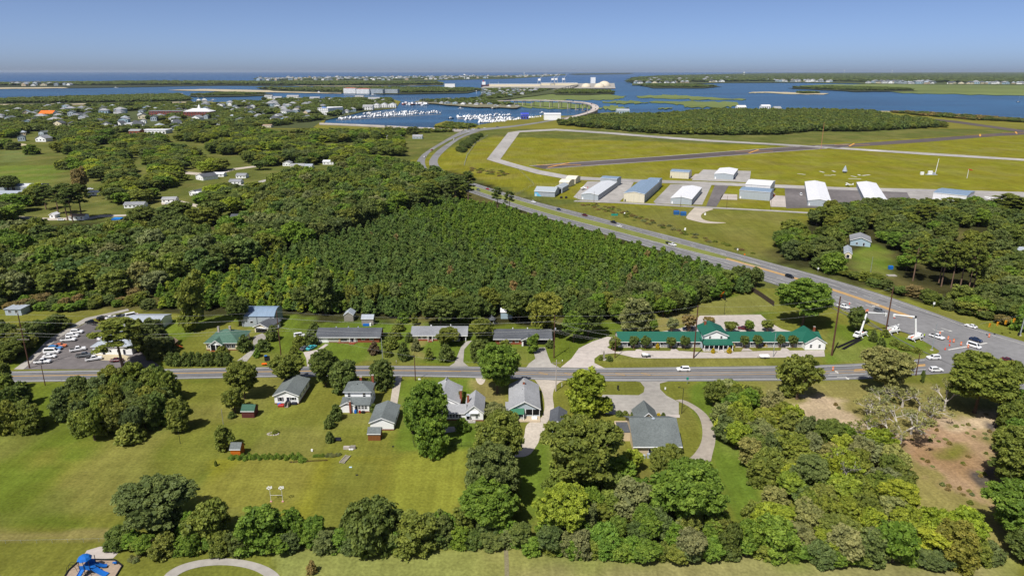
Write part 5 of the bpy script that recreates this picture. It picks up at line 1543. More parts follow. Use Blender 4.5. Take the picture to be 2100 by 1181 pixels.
h.part('brick_wall', lambda b: b.box(-W2 + .02, 5.0, -.06, -.012, 0, .8, BRICK)); h.up('roof_vent', lambda b: (b.box(-4, -3.5, 4.8, 5.3, 4.5, 4.9, TRIM), b.box(4.2, 4.5, 5, 5.3, 4.3, 5.3, TRIM)))
h = ranch('long charcoal-roofed ranch house with white gabled porch', 1015, 1129, 706.5, 10, BRICK, SH_DARK)
W2 = h.w / 2
h.wing(-.4, 4.8, -1.8, 3.5, 2.6, SIDING, SH_DARK, ridge='y', rise=1.2, ov=.35)
h.part('porch_opening_shade', lambda b: (b.box(.2, 2.6, -1.88, -1.82, .1, 2.4, DARK), b.box(2.7, 3.7, -1.9, -1.82, .1, 2.4, BRICK)))  # dark panel paints shade within the porch, brick pier beside it
h.part('carport_opening_shade', lambda b: b.box(W2 - 5.2, W2 - .4, -.06, -.012, .02, 2.4, DARK))  # shade under the carport, painted as a dark sheet on brick
for x in (-8.5, -5.0, -2.4): h.win('f', x, 1.0, 1.3, 1.2)
for x in (-4, 2): h.up('roof_vent', lambda b: b.box(x - .2, x + .2, 5.8, 6.2, 4.4, 4.9, MT_WHITE))
shed('tall grey board shed with gabled roof facing the road', 706, 725, 659, 5, 3.0, WOODG, MT_GREY, 1.4, 'y')
s = shed('grey board shed with overhanging roof and blue things on its porch', 742, 766, 667, 4, 3.0, WOODG, MT_GREY, 1.2, 'x')
s.part('porch_clutter', lambda b: (b.box(-1.8, .8, -1.2, -.3, 0, .9, BLUE), b.box(1.0, 1.7, -1.0, -.2, 0, 1.2, TRIM)))
shed('pale blue metal shed under the trees', 1027, 1050, 654, 5, 3.2, SIDING_BL, MT_WHITE, 1.0, 'x')
g = Bld('gazebo', 'small white gazebo with dark pointed roof', 'gazebo', 1002, 1015, 667, 2.6)
g.part('roof', lambda b: b.lathe([(1.9, 2.4), (1.0, 3.3), (.35, 3.7), (.3, 4.0), (.02, 4.4)], SH_DARK, 8, (0, 1.3, 0)))
for k in range(6):
    g.part('post', lambda b: b.box(1.35 * math.cos(k * 1.047) - .07, 1.35 * math.cos(k * 1.047) + .07, 1.3 + 1.35 * math.sin(k * 1.047) - .07, 1.3 + 1.35 * math.sin(k * 1.047) + .07, 0, 2.42, TRIM))
g.part('floor', lambda b: b.lathe([(1.5, 0), (1.5, .2)], WOODG, 8, (0, 1.3, 0)))
# shop at the left
h = Bld('shop', 'white shop with pale metal hipped roof behind the lone pine', 'shop', 192, 272, 727.5, 17)
W2 = h.w / 2
h.wing(-W2, W2, 0, 17, 3.4, SIDING, MT_GREY, roof='hip', rise=3.0, ov=.5)
h.win('f', -3.4, .1, 1.0, 2.1, kind='door'); h.win('f', -.8, 1.1, .7, .9); h.win('f', 2.2, 1.1, .7, .9); h.win('f', 4.6, .1, .9, 2.1, kind='door'); h.win('l', 5, 1.1, 1, 1, -W2)
h = Bld('warehouse', 'low white warehouse with pale metal roof behind the shop', 'warehouse', 256, 326, 680, 12)
W2 = h.w / 2
h.wing(-W2, W2, 0, 12, 3.4, SIDING, MT_GREY, ridge='x', rise=1.4, ov=.3)
for x in (-3, 3): h.win('f', x, 1.2, 1.2, 1.2)
h = Bld('flat_roofed_building', 'white flat-roofed building half hidden at the left edge', 'building', 12, 45, 647, 6)
h.wing(-h.w / 2, h.w / 2, 0, 6, 2.8, SIDING_G, MT_GREY, roof='flat', rise=.3, ov=.3)
h.win('f', 1.5, 1.2, 1.4, 1.2); h.win('f', -1.5, 1.2, 1.4, 1.2)
# motel
h = Bld('motel', 'long white motel with green metal roof and two-storey gabled office', 'motel', 1268, 1684, 712.5, 9)
W2 = h.w / 2
w_ = h.wing(-W2, W2, 1.8, 9, 2.7, SIDING, MT_GREEN, roof='none')
K = W2 / 208.0
ox0, ox1 = (1440 - 1476) * K, (1488 - 1476) * K
for a, c in ((-W2, ox0 - .1), (ox1 + .1, W2)):
    def rf(b):
        for e, s_ in ((-.6, -1), (9.6, 1)):
            q = [(a - .3, e, 2.5), (c + .3, e, 2.5), (c + .3, 4.5, 4.9), (a - .3, 4.5, 4.9)]
            if s_ > 0: q = [q[3], q[2], q[1], q[0]]
            b.hexa([(x, y, z + .01) for x, y, z in q] + [(x, y, z + .15) for x, y, z in q], MT_GREEN)
        b.box(a - .3, c + .3, -.66, -.602, 2.4, 2.64, TRIM)
    h.part('roof', rf)
    h.part('gable', lambda b: [b.solid([(x, .2, 2.6), (x, 8.8, 2.6), (x, 4.5, 4.85), (x + .1, .2, 2.6), (x + .1, 8.8, 2.6), (x + .1, 4.5, 4.85)], [(0, 2, 1), (3, 4, 5), (0, 1, 4, 3), (1, 2, 5, 4), (2, 0, 3, 5)], SIDING) for x in (a, c - .1)])
    n = max(3, int((c - a) / 3.1))
    xs = [a + .3 + (c - a - .6) * k / n for k in range(n + 1)]
    h.posts(xs, 0, 0, 2.5, .1)
    h.part('porch_floor', lambda b: b.box(a, c, -.2, 1.78, 0, .2, CONC_P))
    for k in range(n):
        if k % 3 != 1:
            h.part('porch_rail', lambda b: (b.box(xs[k] + .12, xs[k + 1] - .12, -.03, .03, .95, 1.03, TRIM), b.box(xs[k] + .12, xs[k + 1] - .12, -.03, .03, .35, .42, TRIM), [b.box(xs[k] + .2 + j * .3, xs[k] + .25 + j * .3, -.02, .02, .43, .94, TRIM) for j in range(9)]))
        xm = (xs[k] + xs[k + 1]) / 2
        h.win('f', xm - .75, .25, .9, 2.0, 1.8, kind='door'); h.win('f', xm + .7, .95, 1.1, 1.2, 1.8)
h.wing(ox0, ox1, -1.0, 9.5, 5.6, SIDING, MT_GREEN, ridge='y', rise=2.0, ov=.45, wname='office_wall', rname='office_roof')
for x in (.26, .74): h.win('f', ox0 + (ox1 - ox0) * x, 4.1, .75, 1.2, -1.0)
px0, px1 = (1437 - 1476) * K, (1497 - 1476) * K
h.part('porch_roof', lambda b: (b.hexa([(px0, -4.2, 2.6), (px1, -4.2, 2.6), (ox1 + 1.2, -1.02, 3.9), (ox0 - 1.2, -1.02, 3.9), (px0, -4.2, 2.75), (px1, -4.2, 2.75), (ox1 + 1.2, -1.02, 4.05), (ox0 - 1.2, -1.02, 4.05)], MT_GREEN),
                                b.hexa([(px1 + .01, -4.2, 2.6), (px1 + .01, 1.0, 2.6), (ox1 + 1.21, 1.0, 3.9), (ox1 + 1.21, -1.02, 3.9), (px1 + .01, -4.2, 2.75), (px1 + .01, 1.0, 2.75), (ox1 + 1.21, 1.0, 4.05), (ox1 + 1.21, -1.02, 4.05)], MT_GREEN),
                                b.hexa([(px0 - .01, 1.0, 2.6), (px0 - .01, -4.2, 2.6), (ox0 - 1.21, -1.02, 3.9), (ox0 - 1.21, 1.0, 3.9), (px0 - .01, 1.0, 2.75), (px0 - .01, -4.2, 2.75), (ox0 - 1.21, -1.02, 4.05), (ox0 - 1.21, 1.0, 4.05)], MT_GREEN)))
h.posts([px0 + .3 + (px1 - px0 - .6) * k / 6 for k in range(7)], -4.0, 0, 2.6, .11)
h.part('porch_floor', lambda b: b.box(px0, px1, -4.2, -1.02, 0, .25, CONC_P))
for k in (0, 1, 2, 4, 5):
    xa = px0 + .3 + (px1 - px0 - .6) * k / 6; xb = px0 + .3 + (px1 - px0 - .6) * (k + 1) / 6
    h.part('porch_rail', lambda b: (b.box(xa + .12, xb - .12, -4.03, -3.97, .95, 1.03, TRIM), b.box(xa + .12, xb - .12, -4.03, -3.97, .35, .42, TRIM)))
h.part('office_front', lambda b: b.box(ox0 - 1, ox1 + 1, -1.0, 1.7, .25, 2.6, SIDING_G)); h.win('f', (ox0 + ox1) / 2 + 1.2, .3, 1.4, 2.1, -1.0, kind='door')
for x in (-3.6, -1.4, 3.4): h.win('f', (ox0 + ox1) / 2 + x, 1.0, 1.4, 1.2, -1.0)
h.part('steps', lambda b: b.box((ox0 + ox1) / 2 + .2, (ox0 + ox1) / 2 + 2.6, -5.4, -4.22, 0, .2, CONC_P))
h.chimney(ox0 + 2.6, 7.5, 6.0, 8.6)
h.wing(W2 - 7.6, W2 + .3, -2.6, 9.6, 3.1, SIDING, MT_GREEN, ridge='y', rise=2.4, ov=.4, wname='end_wall', rname='end_roof')
h.win('f', W2 - 5.4, 1.0, .9, 1.3, -2.6); h.win('f', W2 - 2.0, 1.0, .9, 1.3, -2.6); h.chimney(W2 - .3, 7.5, 2.6, 5.9)
# houses in the right wood
h = Bld('house', 'pale blue house with grey gabled roof deep in the right wood', 'house', 1745, 1782, 505, 15, -24, clear=(52, 5))
W2 = h.w / 2
h.wing(-W2, W2, 0, 15, 3.4, SIDING_BL, SH_GREY, ridge='y', rise=2.2, ov=.5); h.win('f', -2, 1.0, 1.2, 1.2); h.win('f', 2, .3, 1, 2, kind='door')
h = Bld('long_shed', 'long narrow shed with pale blue roof in the right wood', 'shed', 1731, 1745, 530, 17, -24, clear=(34, 4))
W2 = h.w / 2
h.wing(-W2, W2, 0, 17, 2.8, SIDING_C, MT_GREY, ridge='y', rise=1.3, ov=.3); h.win('f', 0, .2, 1.6, 2, kind='door')
h = Bld('lean_to', 'low grey lean-to half hidden beside the long shed in the right wood', 'shed', 1707, 1726, 532, 5, -24)
h.wing(-h.w / 2, h.w / 2, 0, 5, 2.4, WOODG, MT_GREY, roof='flat', rise=.2, ov=.2)

# hangars, set out from their right front corner along their own axis
def hangar(lab, Apx, Bpx, Cpx, hh, wall, roofm, ridge='y', rise=1.2, roof='gable', name='hangar', doors=True, maxd=None, ov=.25, back=False):
    A, B, C = P(*Apx), P(*Bpx), P(*Cpx)
    v = C - B; d = v.length; v.normalize()
    if maxd: d = maxd
    u = Vector((v.y, -v.x, 0))
    w = max(4, (B - A).dot(u)) if (B - A).dot(u) > 0.6 * (B - A).length else (B - A).length
    g = B - u * (w / 2)
    o = Bld.__new__(Bld)
    o.w, o.d = w, d
    rz = math.atan2(u.y, u.x)
    o.o = thing(name, lab, 'hangar', (g.x, g.y, AZ - .15), rz)
    ctr = g + v * d / 2
    CLEAR.append((ctr.x, ctr.y, max(w, d * .6), d / 2 + 14, d / 2 + 4))
    o.wing(-w / 2, w / 2, 0, d, hh, wall, roofm, roof=roof, ridge=ridge, rise=rise, ov=ov, t=.2)
    if doors:
        n = max(2, int(d / 9))
        for k in range(n):
            o.part('hangar_door', lambda b: b.box(w / 2 + .005, w / 2 + .09, d * (k + .08) / n, d * (k + .92) / n, .02, hh * .8, MT_GREY if wall is not MT_GREY else MT_WALL))
    o.part('entrance', lambda b: (b.box(-w / 2 + .8, -w / 2 + 1.8, -.06, -.005, .02, 2.1, SHUT if wall is MT_WALL_C else TRIM)))
    o.part('wall_seam', lambda b: [b.box(-w / 2 + w * k / 4 - .05, -w / 2 + w * k / 4 + .05, -.04, -.004, .02, hh - .1, MT_GREY) for k in (1, 2, 3)])
    return o
o = hangar('blue-grey hangar with a pale blue mural on its front wall', (1096, 402.6), (1137.6, 404.5), (1147, 396.5), 4.4, MT_GREY, MT_WALL, 'x', 2.6, doors=False, ov=.4)
o.part('mural', lambda b: b.solid([(-o.w / 2 + .1, -.06, .1), (-o.w / 2 + 6.5, -.06, .1), (-o.w / 2 + 2, -.06, 4.2), (-o.w / 2 + .1, -.06, 4.2), (-o.w / 2 + .1, -.005, .1), (-o.w / 2 + 6.5, -.005, .1), (-o.w / 2 + 2, -.005, 4.2), (-o.w / 2 + .1, -.005, 4.2)], [(0, 1, 2, 3), (1, 5, 6, 2), (3, 2, 6, 7)], mk('mural_blue', hexc('6fb4d8'), .6, .2, .8)))
o = hangar('grey hangar with a dark open front beside the mural hangar', (1131, 398), (1153, 396.5), (1166, 389), 4.6, MT_GREY, MT_WALL, 'y', 1.8, doors=False)
o.part('open_front_shade', lambda b: b.box(-o.w / 2 + 1, o.w / 2 - 1, -.1, -.065, .02, 3.8, DARK))  # near-black sheet paints the shaded hangar inside on a closed front
hangar('cream hangar with rounded roof, nearer of two', (1144, 384), (1166, 384.6), (1178, 380), 4.2, MT_WALL_C, mk('cream_metal_roof', hexc('d9d2be'), .5, .05, .5), 'x', 2.0, roof='arch', doors=False)
hangar('cream hangar with rounded roof, farther of two', (1158, 377.5), (1180, 377.6), (1190, 372.5), 4.4, MT_WALL_C, MATS['cream_metal_roof'], 'x', 2.0, roof='arch', doors=False)
hangar('long pale grey hangar with low gabled roof and aircraft beside it', (1191.5, 409.5), (1226.5, 411.5), (1264.6, 384), 4.6, MT_WALL, mk('pale_metal_roof', hexc('c4c7ca'), .5, .06, .5, stretch=(3, .3, 1)), 'y', 1.3)
hangar('tall blue-grey box hangar at the end of the long pale one', (1233, 379.6), (1264.5, 383), (1273.5, 378), 7.0, MT_WALL, MT_BLUE, 'x', .8, doors=False)
hangar('largest hangar, cream front and blue-grey roof', (1279, 413.5), (1321, 416.5), (1352, 388), 7.2, MT_WALL_C, MT_BLUE, 'y', 1.6)
hangar('grey annex behind the largest hangar', (1325, 387), (1350, 388), (1357, 382.5), 7.6, MT_WALL, MT_BLUE, 'x', .6, doors=False)
hangar('long hangar with bright white roof in the middle of the apron', (1374.6, 418.5), (1418, 421), (1438.6, 396), 4.8, MT_WALL, MT_WHITE, 'y', 1.4)
hangar('lone cream hangar with blue roof beyond the taxiway', (1373, 365.7), (1412, 367.4), (1418, 362.5), 6.6, MT_WALL_C, MT_BLUE, 'x', 1.0, doors=False)
hangar('white-roofed hangar with open side on the far apron', (1464, 367.5), (1503.4, 369.5), (1514, 355), 5.2, MT_WALL, MT_WHITE, 'y', 1.2, maxd=46)
o = hangar('wide grey hangar with blue roof and sliding doors', (1511.5, 410.5), (1578, 412.5), (1585, 405), 7.2, MT_WALL, MT_BLUE, 'x', 1.0, doors=False)
hangar('white hall with small dark windows behind the wide grey hangar', (1525, 398), (1578, 400), (1588, 389), 8.0, MT_WHITE, MT_WHITE, 'x', 1.6, doors=False)
hangar('white-roofed hangar with a white truck at its side', (1656, 424), (1703, 425), (1690, 384.5), 4.4, MT_WALL, MT_WHITE, 'y', 1.4)
hangar('white-roofed hangar with its front among the treetops', (1774, 423), (1819, 424), (1795, 386), 4.4, MT_WALL, MT_WHITE, 'y', 1.4)
hangar('pale hangar with blue-grey roof behind the right wood', (1905, 414), (1980, 418), (1996, 408), 6.4, MT_WHITE, MT_BLUE, 'x', 1.0, doors=False)
h = Bld('brick_hut', 'tiny red brick hut on the apron edge', 'hut', 1581, 1589, 404, 4); h.wing(-h.w / 2, h.w / 2, 0, 4, 2.6, BRICK, CONC_P, roof='flat', rise=.2, ov=.2)

# homes among the trees of the left middle distance
def home(lab, xl, xr, yb, d, wall, roofm, ridge='x', hh=3.0, rise=1.6, rz=0, nwin=3, name='house', cat='house', clear=(75, 6)):
    s = Bld(name, lab, cat, xl, xr, yb, d, rz, clear=(clear[0] * (1 if yb > 420 else 1.35), clear[1]))
    CLEAR[-1] = (CLEAR[-1][0], CLEAR[-1][1], CLEAR[-1][2] + 4, *CLEAR[-1][3:])
    s.wing(-s.w / 2, s.w / 2, 0, d, hh, wall, roofm, ridge=ridge, rise=rise, ov=.35)
    for k in range(nwin): s.win('f', -s.w / 2 + s.w * (k + .5) / nwin, 1.0, 1.1, 1.2, kind='door' if k == nwin // 2 and nwin > 2 else 'window')
    return s
home('white gabled house with grey roof at the top of the lane', 395, 424, 369.5, 16, SIDING, SH_DARK, 'y', 3.4, 2.6, -38)
home('long white outbuilding right of the white gabled house', 436, 459, 363, 8, SIDING, MT_WHITE, 'x', 3.0, 1.2, nwin=2)
home('small white house near the bend of the upper lane', 484, 504, 366, 9, SIDING, SH_GREY, 'x', 3.0, 1.6)
home('white house with shed roof below the bend of the upper lane', 470, 494, 378.5, 8, SIDING, SH_GREY, 'x', 3.0, 1.6)
home('grey-roofed house with white porch among the oaks', 387, 406, 402, 14, SIDING, SH_DARK, 'y', 3.0, 1.8, -20)
home('white trailer behind a green tree on the lane', 399, 425, 403, 6, SIDING, MT_WHITE, 'x', 3.0, .8)
home('small grey-roofed bungalow with parked white car', 333, 360, 416, 9, SIDING, SH_GREY_L, 'x', 3.0, 1.2, 10)
home('long white mobile home with grey roof', 256, 295, 427, 8, SIDING, SH_GREY, 'x', 3.0, 1.4, 8, 5)
home('cream cottage with tan roof beneath tall pines', 143, 172, 452, 8, SIDING, mk('tan_shingles', hexc('9a8672'), .85, .1, 1.2), 'x', 2.9, 1.2, 6, name='cottage')
home('small white shed left of the cream cottage', 102, 113, 448, 6, SIDING, MT_WHITE, 'y', 2.6, 1.2, nwin=1, name='shed', cat='shed')
home('white house with dormer at the right of the lower lane', 404, 425, 437, 9, SIDING, SH_GREY_L, 'y', 4.2, 2.0)
home('small tan house beside the lower lane', 431, 447, 431, 8, SIDING_C, SH_GREY, 'x', 3.0, 1.4)
home('low white garage below the lower lane', 421, 438, 436.5, 5, SIDING, MT_WHITE, 'x', 2.4, .8, nwin=1, name='garage', cat='garage')
home('house with long charcoal roof half hidden by trees', 472, 520, 455, 9, SIDING_C, SH_DARK, 'x', 2.8, 2.0)
home('white trailer glimpsed behind the tall pines', 178, 206, 401, 7, SIDING, MT_WHITE, 'x', 3.0, .8)
home('white house with pale roof at the upper wood', 662, 684, 338, 10, SIDING, MT_WHITE, 'x', 3.4, 1.4)
home('cream house with grey roof beside the upper wood', 596, 624, 346, 10, SIDING_C, SH_GREY_L, 'x', 3.4, 1.6)
home('white house with tin roof behind the plantation', 622, 640, 346, 9, SIDING, MT_GREY, 'x', 3.2, 1.4)
home('bluish-roofed house just above the plantation', 692, 713, 347, 9, SIDING, MT_BLUE, 'x', 3.2, 1.6)
home('white-walled house left of the cream one', 580, 596, 341, 9, SIDING, SH_GREY, 'y', 3.4, 2.0)
home('grey-roofed house at the edge of the marsh field', 793, 822, 286, 12, SIDING_C, SH_GREY, 'x', 3.6, 2.0, clear=(40, 5))
home('pavilion with pyramid roof near the highway', 846, 866, 285, 12, SIDING_G, SH_GREY_L, 'x', 3.6, 2.4, clear=(40, 5))
home('low cream house at the marsh edge', 538, 556, 262, 14, SIDING_C, mk('tan_shingles', hexc('9a8672')), 'x', 3.6, 2, clear=(50, 5))
for lab, xl, xr, yb, d, hh, wm, rm in [('long metal building with pale roof at the left edge', -40, 76, 392, 18, 4.0, MT_WALL, mk('pale_metal_roof', (0, 0, 0))), ('brick-fronted metal hall at the left edge', -60, 60, 409, 18, 4.4, BRICK, MT_GREY)]:
    s = Bld('metal_building', lab, 'building', xl, xr, yb, d, clear=(30, 4)); s.wing(-s.w / 2, s.w / 2, 0, d, hh, wm, rm, ridge='x', rise=1.5, ov=.3); s.win('f', 5, .2, 3, 3, kind='door')
s = Bld('swimming_pool', 'bright blue above-ground pool beside the lower lane', 'pool', 229, 247, 452, 6, clear=(20, 4)); s.part('basin', lambda b: b.box(-s.w / 2, s.w / 2, 0, 5, 0, 1.2, BLUE)); s.part('pool_water', lambda b: b.box(-s.w / 2 + .3, s.w / 2 - .3, .3, 4.7, 1.201, 1.22, mk('pool_blue', hexc('2f8fe0'), .2, .05)))
home('house glimpsed in the right wood', 1868, 1890, 482, 9, SIDING, SH_DARK, 'x', 3, 1.6)
home('pale blue roofed house at the right edge', 2080, 2106, 527, 10, SIDING, MT_GREY, 'x', 3.2, 1.6)

# ---- the town and the far shores
def block(name, lab, cat, xl, xr, yb, d, hh, wall, roofm, roof='flat', rise=.8, floors=0, rz=0, ridge='x', group=None, clear=(120, 10), wins=True):
    s = Bld(name, lab, cat, xl, xr, yb, d, rz, group, clear)
    s.wing(-s.w / 2, s.w / 2, 0, d, hh, wall, roofm, roof=roof, ridge=ridge, rise=rise, ov=.5)
    if floors:
        n = max(3, int(s.w / 6))
        for fl in range(floors):
            for k in range(n):
                s.win('f', -s.w / 2 + s.w * (k + .5) / n, hh * fl / floors + .8, s.w / n * .5, hh / floors * .5, kind='plain')
    return s
OR = mk('orange_roof', hexc('d9712f'), .7, .06, .5); REDB = mk('courthouse_brick', hexc('7d4238'), .85, .1, .5)
block('hall', 'white building with bright orange roof in the town', 'building', 80, 108, 242, 26, 9, SIDING, OR, 'gable', 7, 1)
block('school', 'long dark red brick building in the town', 'building', 306, 376, 237, 24, 10, REDB, SH_GREY, 'flat', .8, 2)
s = block('courthouse', 'brick courthouse with white hipped roof and cupola', 'courthouse', 377, 432, 239, 34, 11, REDB, MT_WHITE, 'hip', 7, 2)
s.up('cupola', lambda b: (b.box(-3, 3, 14, 20, 16, 20, TRIM), b.lathe([(3.2, 20.01), (2.6, 23), (.8, 25.5), (.1, 28)], TRIM, 10, (0, 17, 0))))
block('store', 'red brick store with pale roof at the edge of the woods', 'store', 265, 287, 277, 16, 7, BRICK, SH_GREY_L, 'gable', 2, 1)
block('store', 'long low white store beside the red brick one', 'store', 288, 340, 275, 26, 6, SIDING, MT_WHITE, 'flat', .6, 1)
block('store', 'white canopy building in the town centre', 'building', 256, 278, 261, 20, 6, SIDING, MT_WHITE, 'flat', 1, 1)
s = block('hotel', 'white four-storey hotel by the marina', 'hotel', 650, 676, 236, 60, 16, SIDING, MT_WHITE, 'flat', .8, 4, -25)
s.up('roof_sign', lambda b: b.box(-6, 6, 4, 8, 16.9, 19, BLUE))
block('hotel', 'right wing of the white marina hotel with open galleries', 'hotel', 672, 702, 233, 24, 15, SIDING, SIDING, 'flat', .8, 4, 12)
for k, (xl, xr, yb, lab) in enumerate([(704, 730, 192.5, 'leftmost block of the condominium row with red roof'), (730, 758, 193, 'second block of the condominium row'), (758, 786, 193, 'third block of the condominium row, paler roof'), (786, 816, 192.5, 'rightmost and lowest block of the condominium row')]):
    block('condominium', lab, 'apartments', xl, xr, yb, 30, 25 - 2 * k, SIDING if k < 2 else SIDING_G, mk('terracotta_roof', hexc('a8604a'), .8, .08) if k < 2 else SIDING_G, 'hip' if k < 2 else 'flat', 3 if k < 2 else 1, 5, -10, group='condominium row on the island')
for xl, xr, yb, lab in [(744, 764, 226, 'large white waterfront house left of the marina'), (765, 778, 222, 'second white gabled waterfront house'), (780, 794, 221, 'third white gabled waterfront house'), (796, 812, 221, 'end white gabled waterfront house'),
                        (755, 778, 208, 'pale house with broad roof on the point'), (728, 745, 204, 'white block on the point'), (635, 655, 207, 'cream roofed house near the point'), (588, 612, 203, 'white hip-roofed house on the shore'), (542, 558, 203, 'first shore house of the point'), (560, 577, 206, 'grey-roofed shore house on the point')]:
    block('waterfront_house', lab, 'house', xl, xr, yb, 20, 9, SIDING, SH_GREY_L, 'gable', 5, 2, ridge='y' if 'gabled' in lab else 'x', clear=(70, 10))
block('boat_shed', 'bright blue boat shed by the marina', 'boat shed', 1068, 1084, 245, 16, 11, mk('blue_wall', hexc('3a49b0'), .6, .05), mk('blue_wall', (0, 0, 0)), 'gable', 3, 1)
block('boat_storage', 'long white boat storage building beside the highway', 'building', 1116, 1150, 246.5, 30, 12, SIDING, MT_WHITE, 'gable', 2.5, 0)
block('boathouse', 'grey-roofed boathouse on the water beyond the airport wood', 'boathouse', 1265, 1291, 233, 24, 7, SIDING_BL, MT_GREY, 'gable', 4, 1)
block('shore_house', 'white shore house left behind the airport wood', 'house', 1512, 1530, 226.5, 20, 9, SIDING, MT_WHITE, 'gable', 4, 2)
block('shore_house', 'white shore house right behind the airport wood', 'house', 1562, 1580, 226, 20, 10, SIDING, MT_WHITE, 'gable', 4, 2)
block('shore_house', 'pale shore house at the end of the airport wood', 'house', 1588, 1602, 230, 20, 10, SIDING, SH_GREY_L, 'gable', 4, 2)
RS = random.Random(77)
HW = [SIDING, SIDING, SIDING, SIDING_C, SIDING_G, SIDING_BL, SIDING_B]; HR = [SH_GREY, SH_GREY_L, SH_DARK, SH_GREY, MT_GREY, SH_GG, SH_DARK]
small = []
for k in range(14):
    b = MB(); d, w, hh, ri = RS.uniform(9, 15), RS.uniform(9, 16), RS.uniform(4, 7.5), RS.uniform(2, 3.6)
    b.box(-w / 2, w / 2, 0, d, 0, hh, HW[k % 7])
    for j in range(3): b.box(-w / 2 + w * (j + .3) / 3, -w / 2 + w * (j + .65) / 3, -.06, -.002, hh * .35, hh * .7, GLASS)
    if k % 2: b.prism([(-w / 2, hh + .001), (w / 2, hh + .001), (0, hh + ri)], .002, d - .002, HW[k % 7])
    wm = b.mesh('house')
    b = MB(); ov = .6
    if k % 2:
        for s_ in (-1, 1):
            q = [(s_ * (w / 2 + ov), -ov, hh - .3), (0, -ov, hh + ri), (0, d + ov, hh + ri), (s_ * (w / 2 + ov), d + ov, hh - .3)]
            if s_ > 0: q = [q[1], q[0], q[3], q[2]]
            b.hexa([(x, y, z + .02) for x, y, z in q] + [(x, y, z + .25) for x, y, z in q], HR[(k * 3) % 7])
    else:
        r = min(w, d) / 2 + ov
        b.solid([(-w / 2 - ov, -ov, hh), (w / 2 + ov, -ov, hh), (w / 2 + ov, d + ov, hh), (-w / 2 - ov, d + ov, hh), (-w / 2 + r * .7, d / 2, hh + ri), (w / 2 - r * .7, d / 2, hh + ri)], [(3, 2, 1, 0), (0, 1, 5, 4), (1, 2, 5), (2, 3, 4, 5), (3, 0, 4)], HR[(k * 3) % 7])
    small.append((wm, b.mesh('roof')))
def scatter_houses(px, n, lab, group, sc=(.9, 1.3), name='town_house', clear=26, seed=1, z=.1):
    rs = random.Random(seed)
    w = [(p.x, p.y) for p in pl(px)]
    x0, x1 = min(p[0] for p in w), max(p[0] for p in w); y0, y1 = min(p[1] for p in w), max(p[1] for p in w)
    got = []
    t = 0
    while len(got) < n and t < 9000:
        t += 1
        q = (rs.uniform(x0, x1), y0 + (y1 - y0) * rs.random() ** 1.6)
        if not inside(q, w) or any(abs(q[0] - a) < 22 and abs(q[1] - c) < 34 for a, c in got) or not free(*q): continue
        got.append(q)
        wm, rm = small[rs.randrange(14)]
        o = link(name, wm)
        o.location = (q[0], q[1], z); s_ = rs.uniform(*sc); o.scale = (s_, s_, s_); o.rotation_euler = (0, 0, rs.uniform(-.5, .5))
        tag(o, lab, 'house', group)
        link('roof', rm, o)
        CLEAR.append((q[0], q[1] + 6, 8 * s_, clear * rs.uniform(.5, 1), 10))
scatter_houses([(-20, 262), (10, 226), (250, 219), (530, 213), (640, 215), (640, 250), (500, 258), (360, 268), (160, 262)], 150, 'small town house among the dark trees of the far town', 'houses of the far town', (1.0, 1.5), seed=2, clear=105)
scatter_houses([(150, 272), (160, 262), (250, 262), (250, 276), (190, 280)], 12, 'pale trailer in the cluster at the edge of the town', 'trailers at the town edge', (.6, .8), 'trailer', seed=3, clear=90)
scatter_houses([(545, 206), (800, 206), (735, 229), (650, 240), (560, 226)], 34, 'house among the trees on the marina point', 'houses on the marina point', seed=4, clear=90)
scatter_houses([(20, 290), (60, 270), (130, 276), (100, 292)], 4, 'lone house at the fields below the town', 'houses at the fields', seed=5)
scatter_houses([(990, 201), (992, 184), (1050, 184), (1110, 186), (1060, 198), (1010, 206)], 55, 'white house on the causeway land between the bridges', 'houses between the bridges', (1.2, 1.8), seed=6)
scatter_houses([(880, 213), (905, 206), (985, 206), (1005, 212), (1070, 221), (980, 220)], 26, 'shed at the trawler docks', 'sheds at the trawler docks', (.8, 1.3), 'dock_shed', seed=7)
scatter_houses([(528, 166), (528, 161.5), (1050, 156.5), (1150, 153.6), (1150, 154.6), (1050, 160.5), (800, 166), (600, 165.5)], 260, 'pale beach house in the row along the ocean', 'beach houses along the ocean', (2.2, 4.0), 'beach_house', seed=8, clear=0)
scatter_houses([(1300, 173.6), (1330, 164), (1500, 162), (1560, 166), (1480, 169.6), (1400, 172.6)], 70, 'pale building of the far harbour town', 'buildings of the far town across the sound', (2.0, 3.4), 'far_house', seed=9, clear=0)
scatter_houses([(1575, 168.6), (1575, 166.6), (1700, 168), (1720, 170.4), (1640, 169.2)], 26, 'white waterfront house on the far bank', 'waterfront houses of the far bank', (2.2, 3.2), 'far_house', seed=10, clear=0)
scatter_houses([(1780, 172), (1800, 169.6), (1920, 171), (1925, 173.4), (1860, 173.2)], 46, 'white house in the bright cluster on the far bank', 'white houses clustered on the far bank', (2.2, 3.4), 'far_house', seed=11, clear=0)
scatter_houses([(1930, 173.6), (1930, 172), (2110, 172.4), (2110, 174)], 26, 'white house in the thin row on the far bank', 'thin row of houses on the far bank', (2.2, 3.2), 'far_house', seed=12, clear=0)
scatter_houses([(-30, 176), (0, 173), (120, 173), (150, 176), (60, 178)], 16, 'red-roofed villa on the barrier island', 'villas on the barrier island', (2.2, 3.4), 'island_villa', seed=13, clear=0)
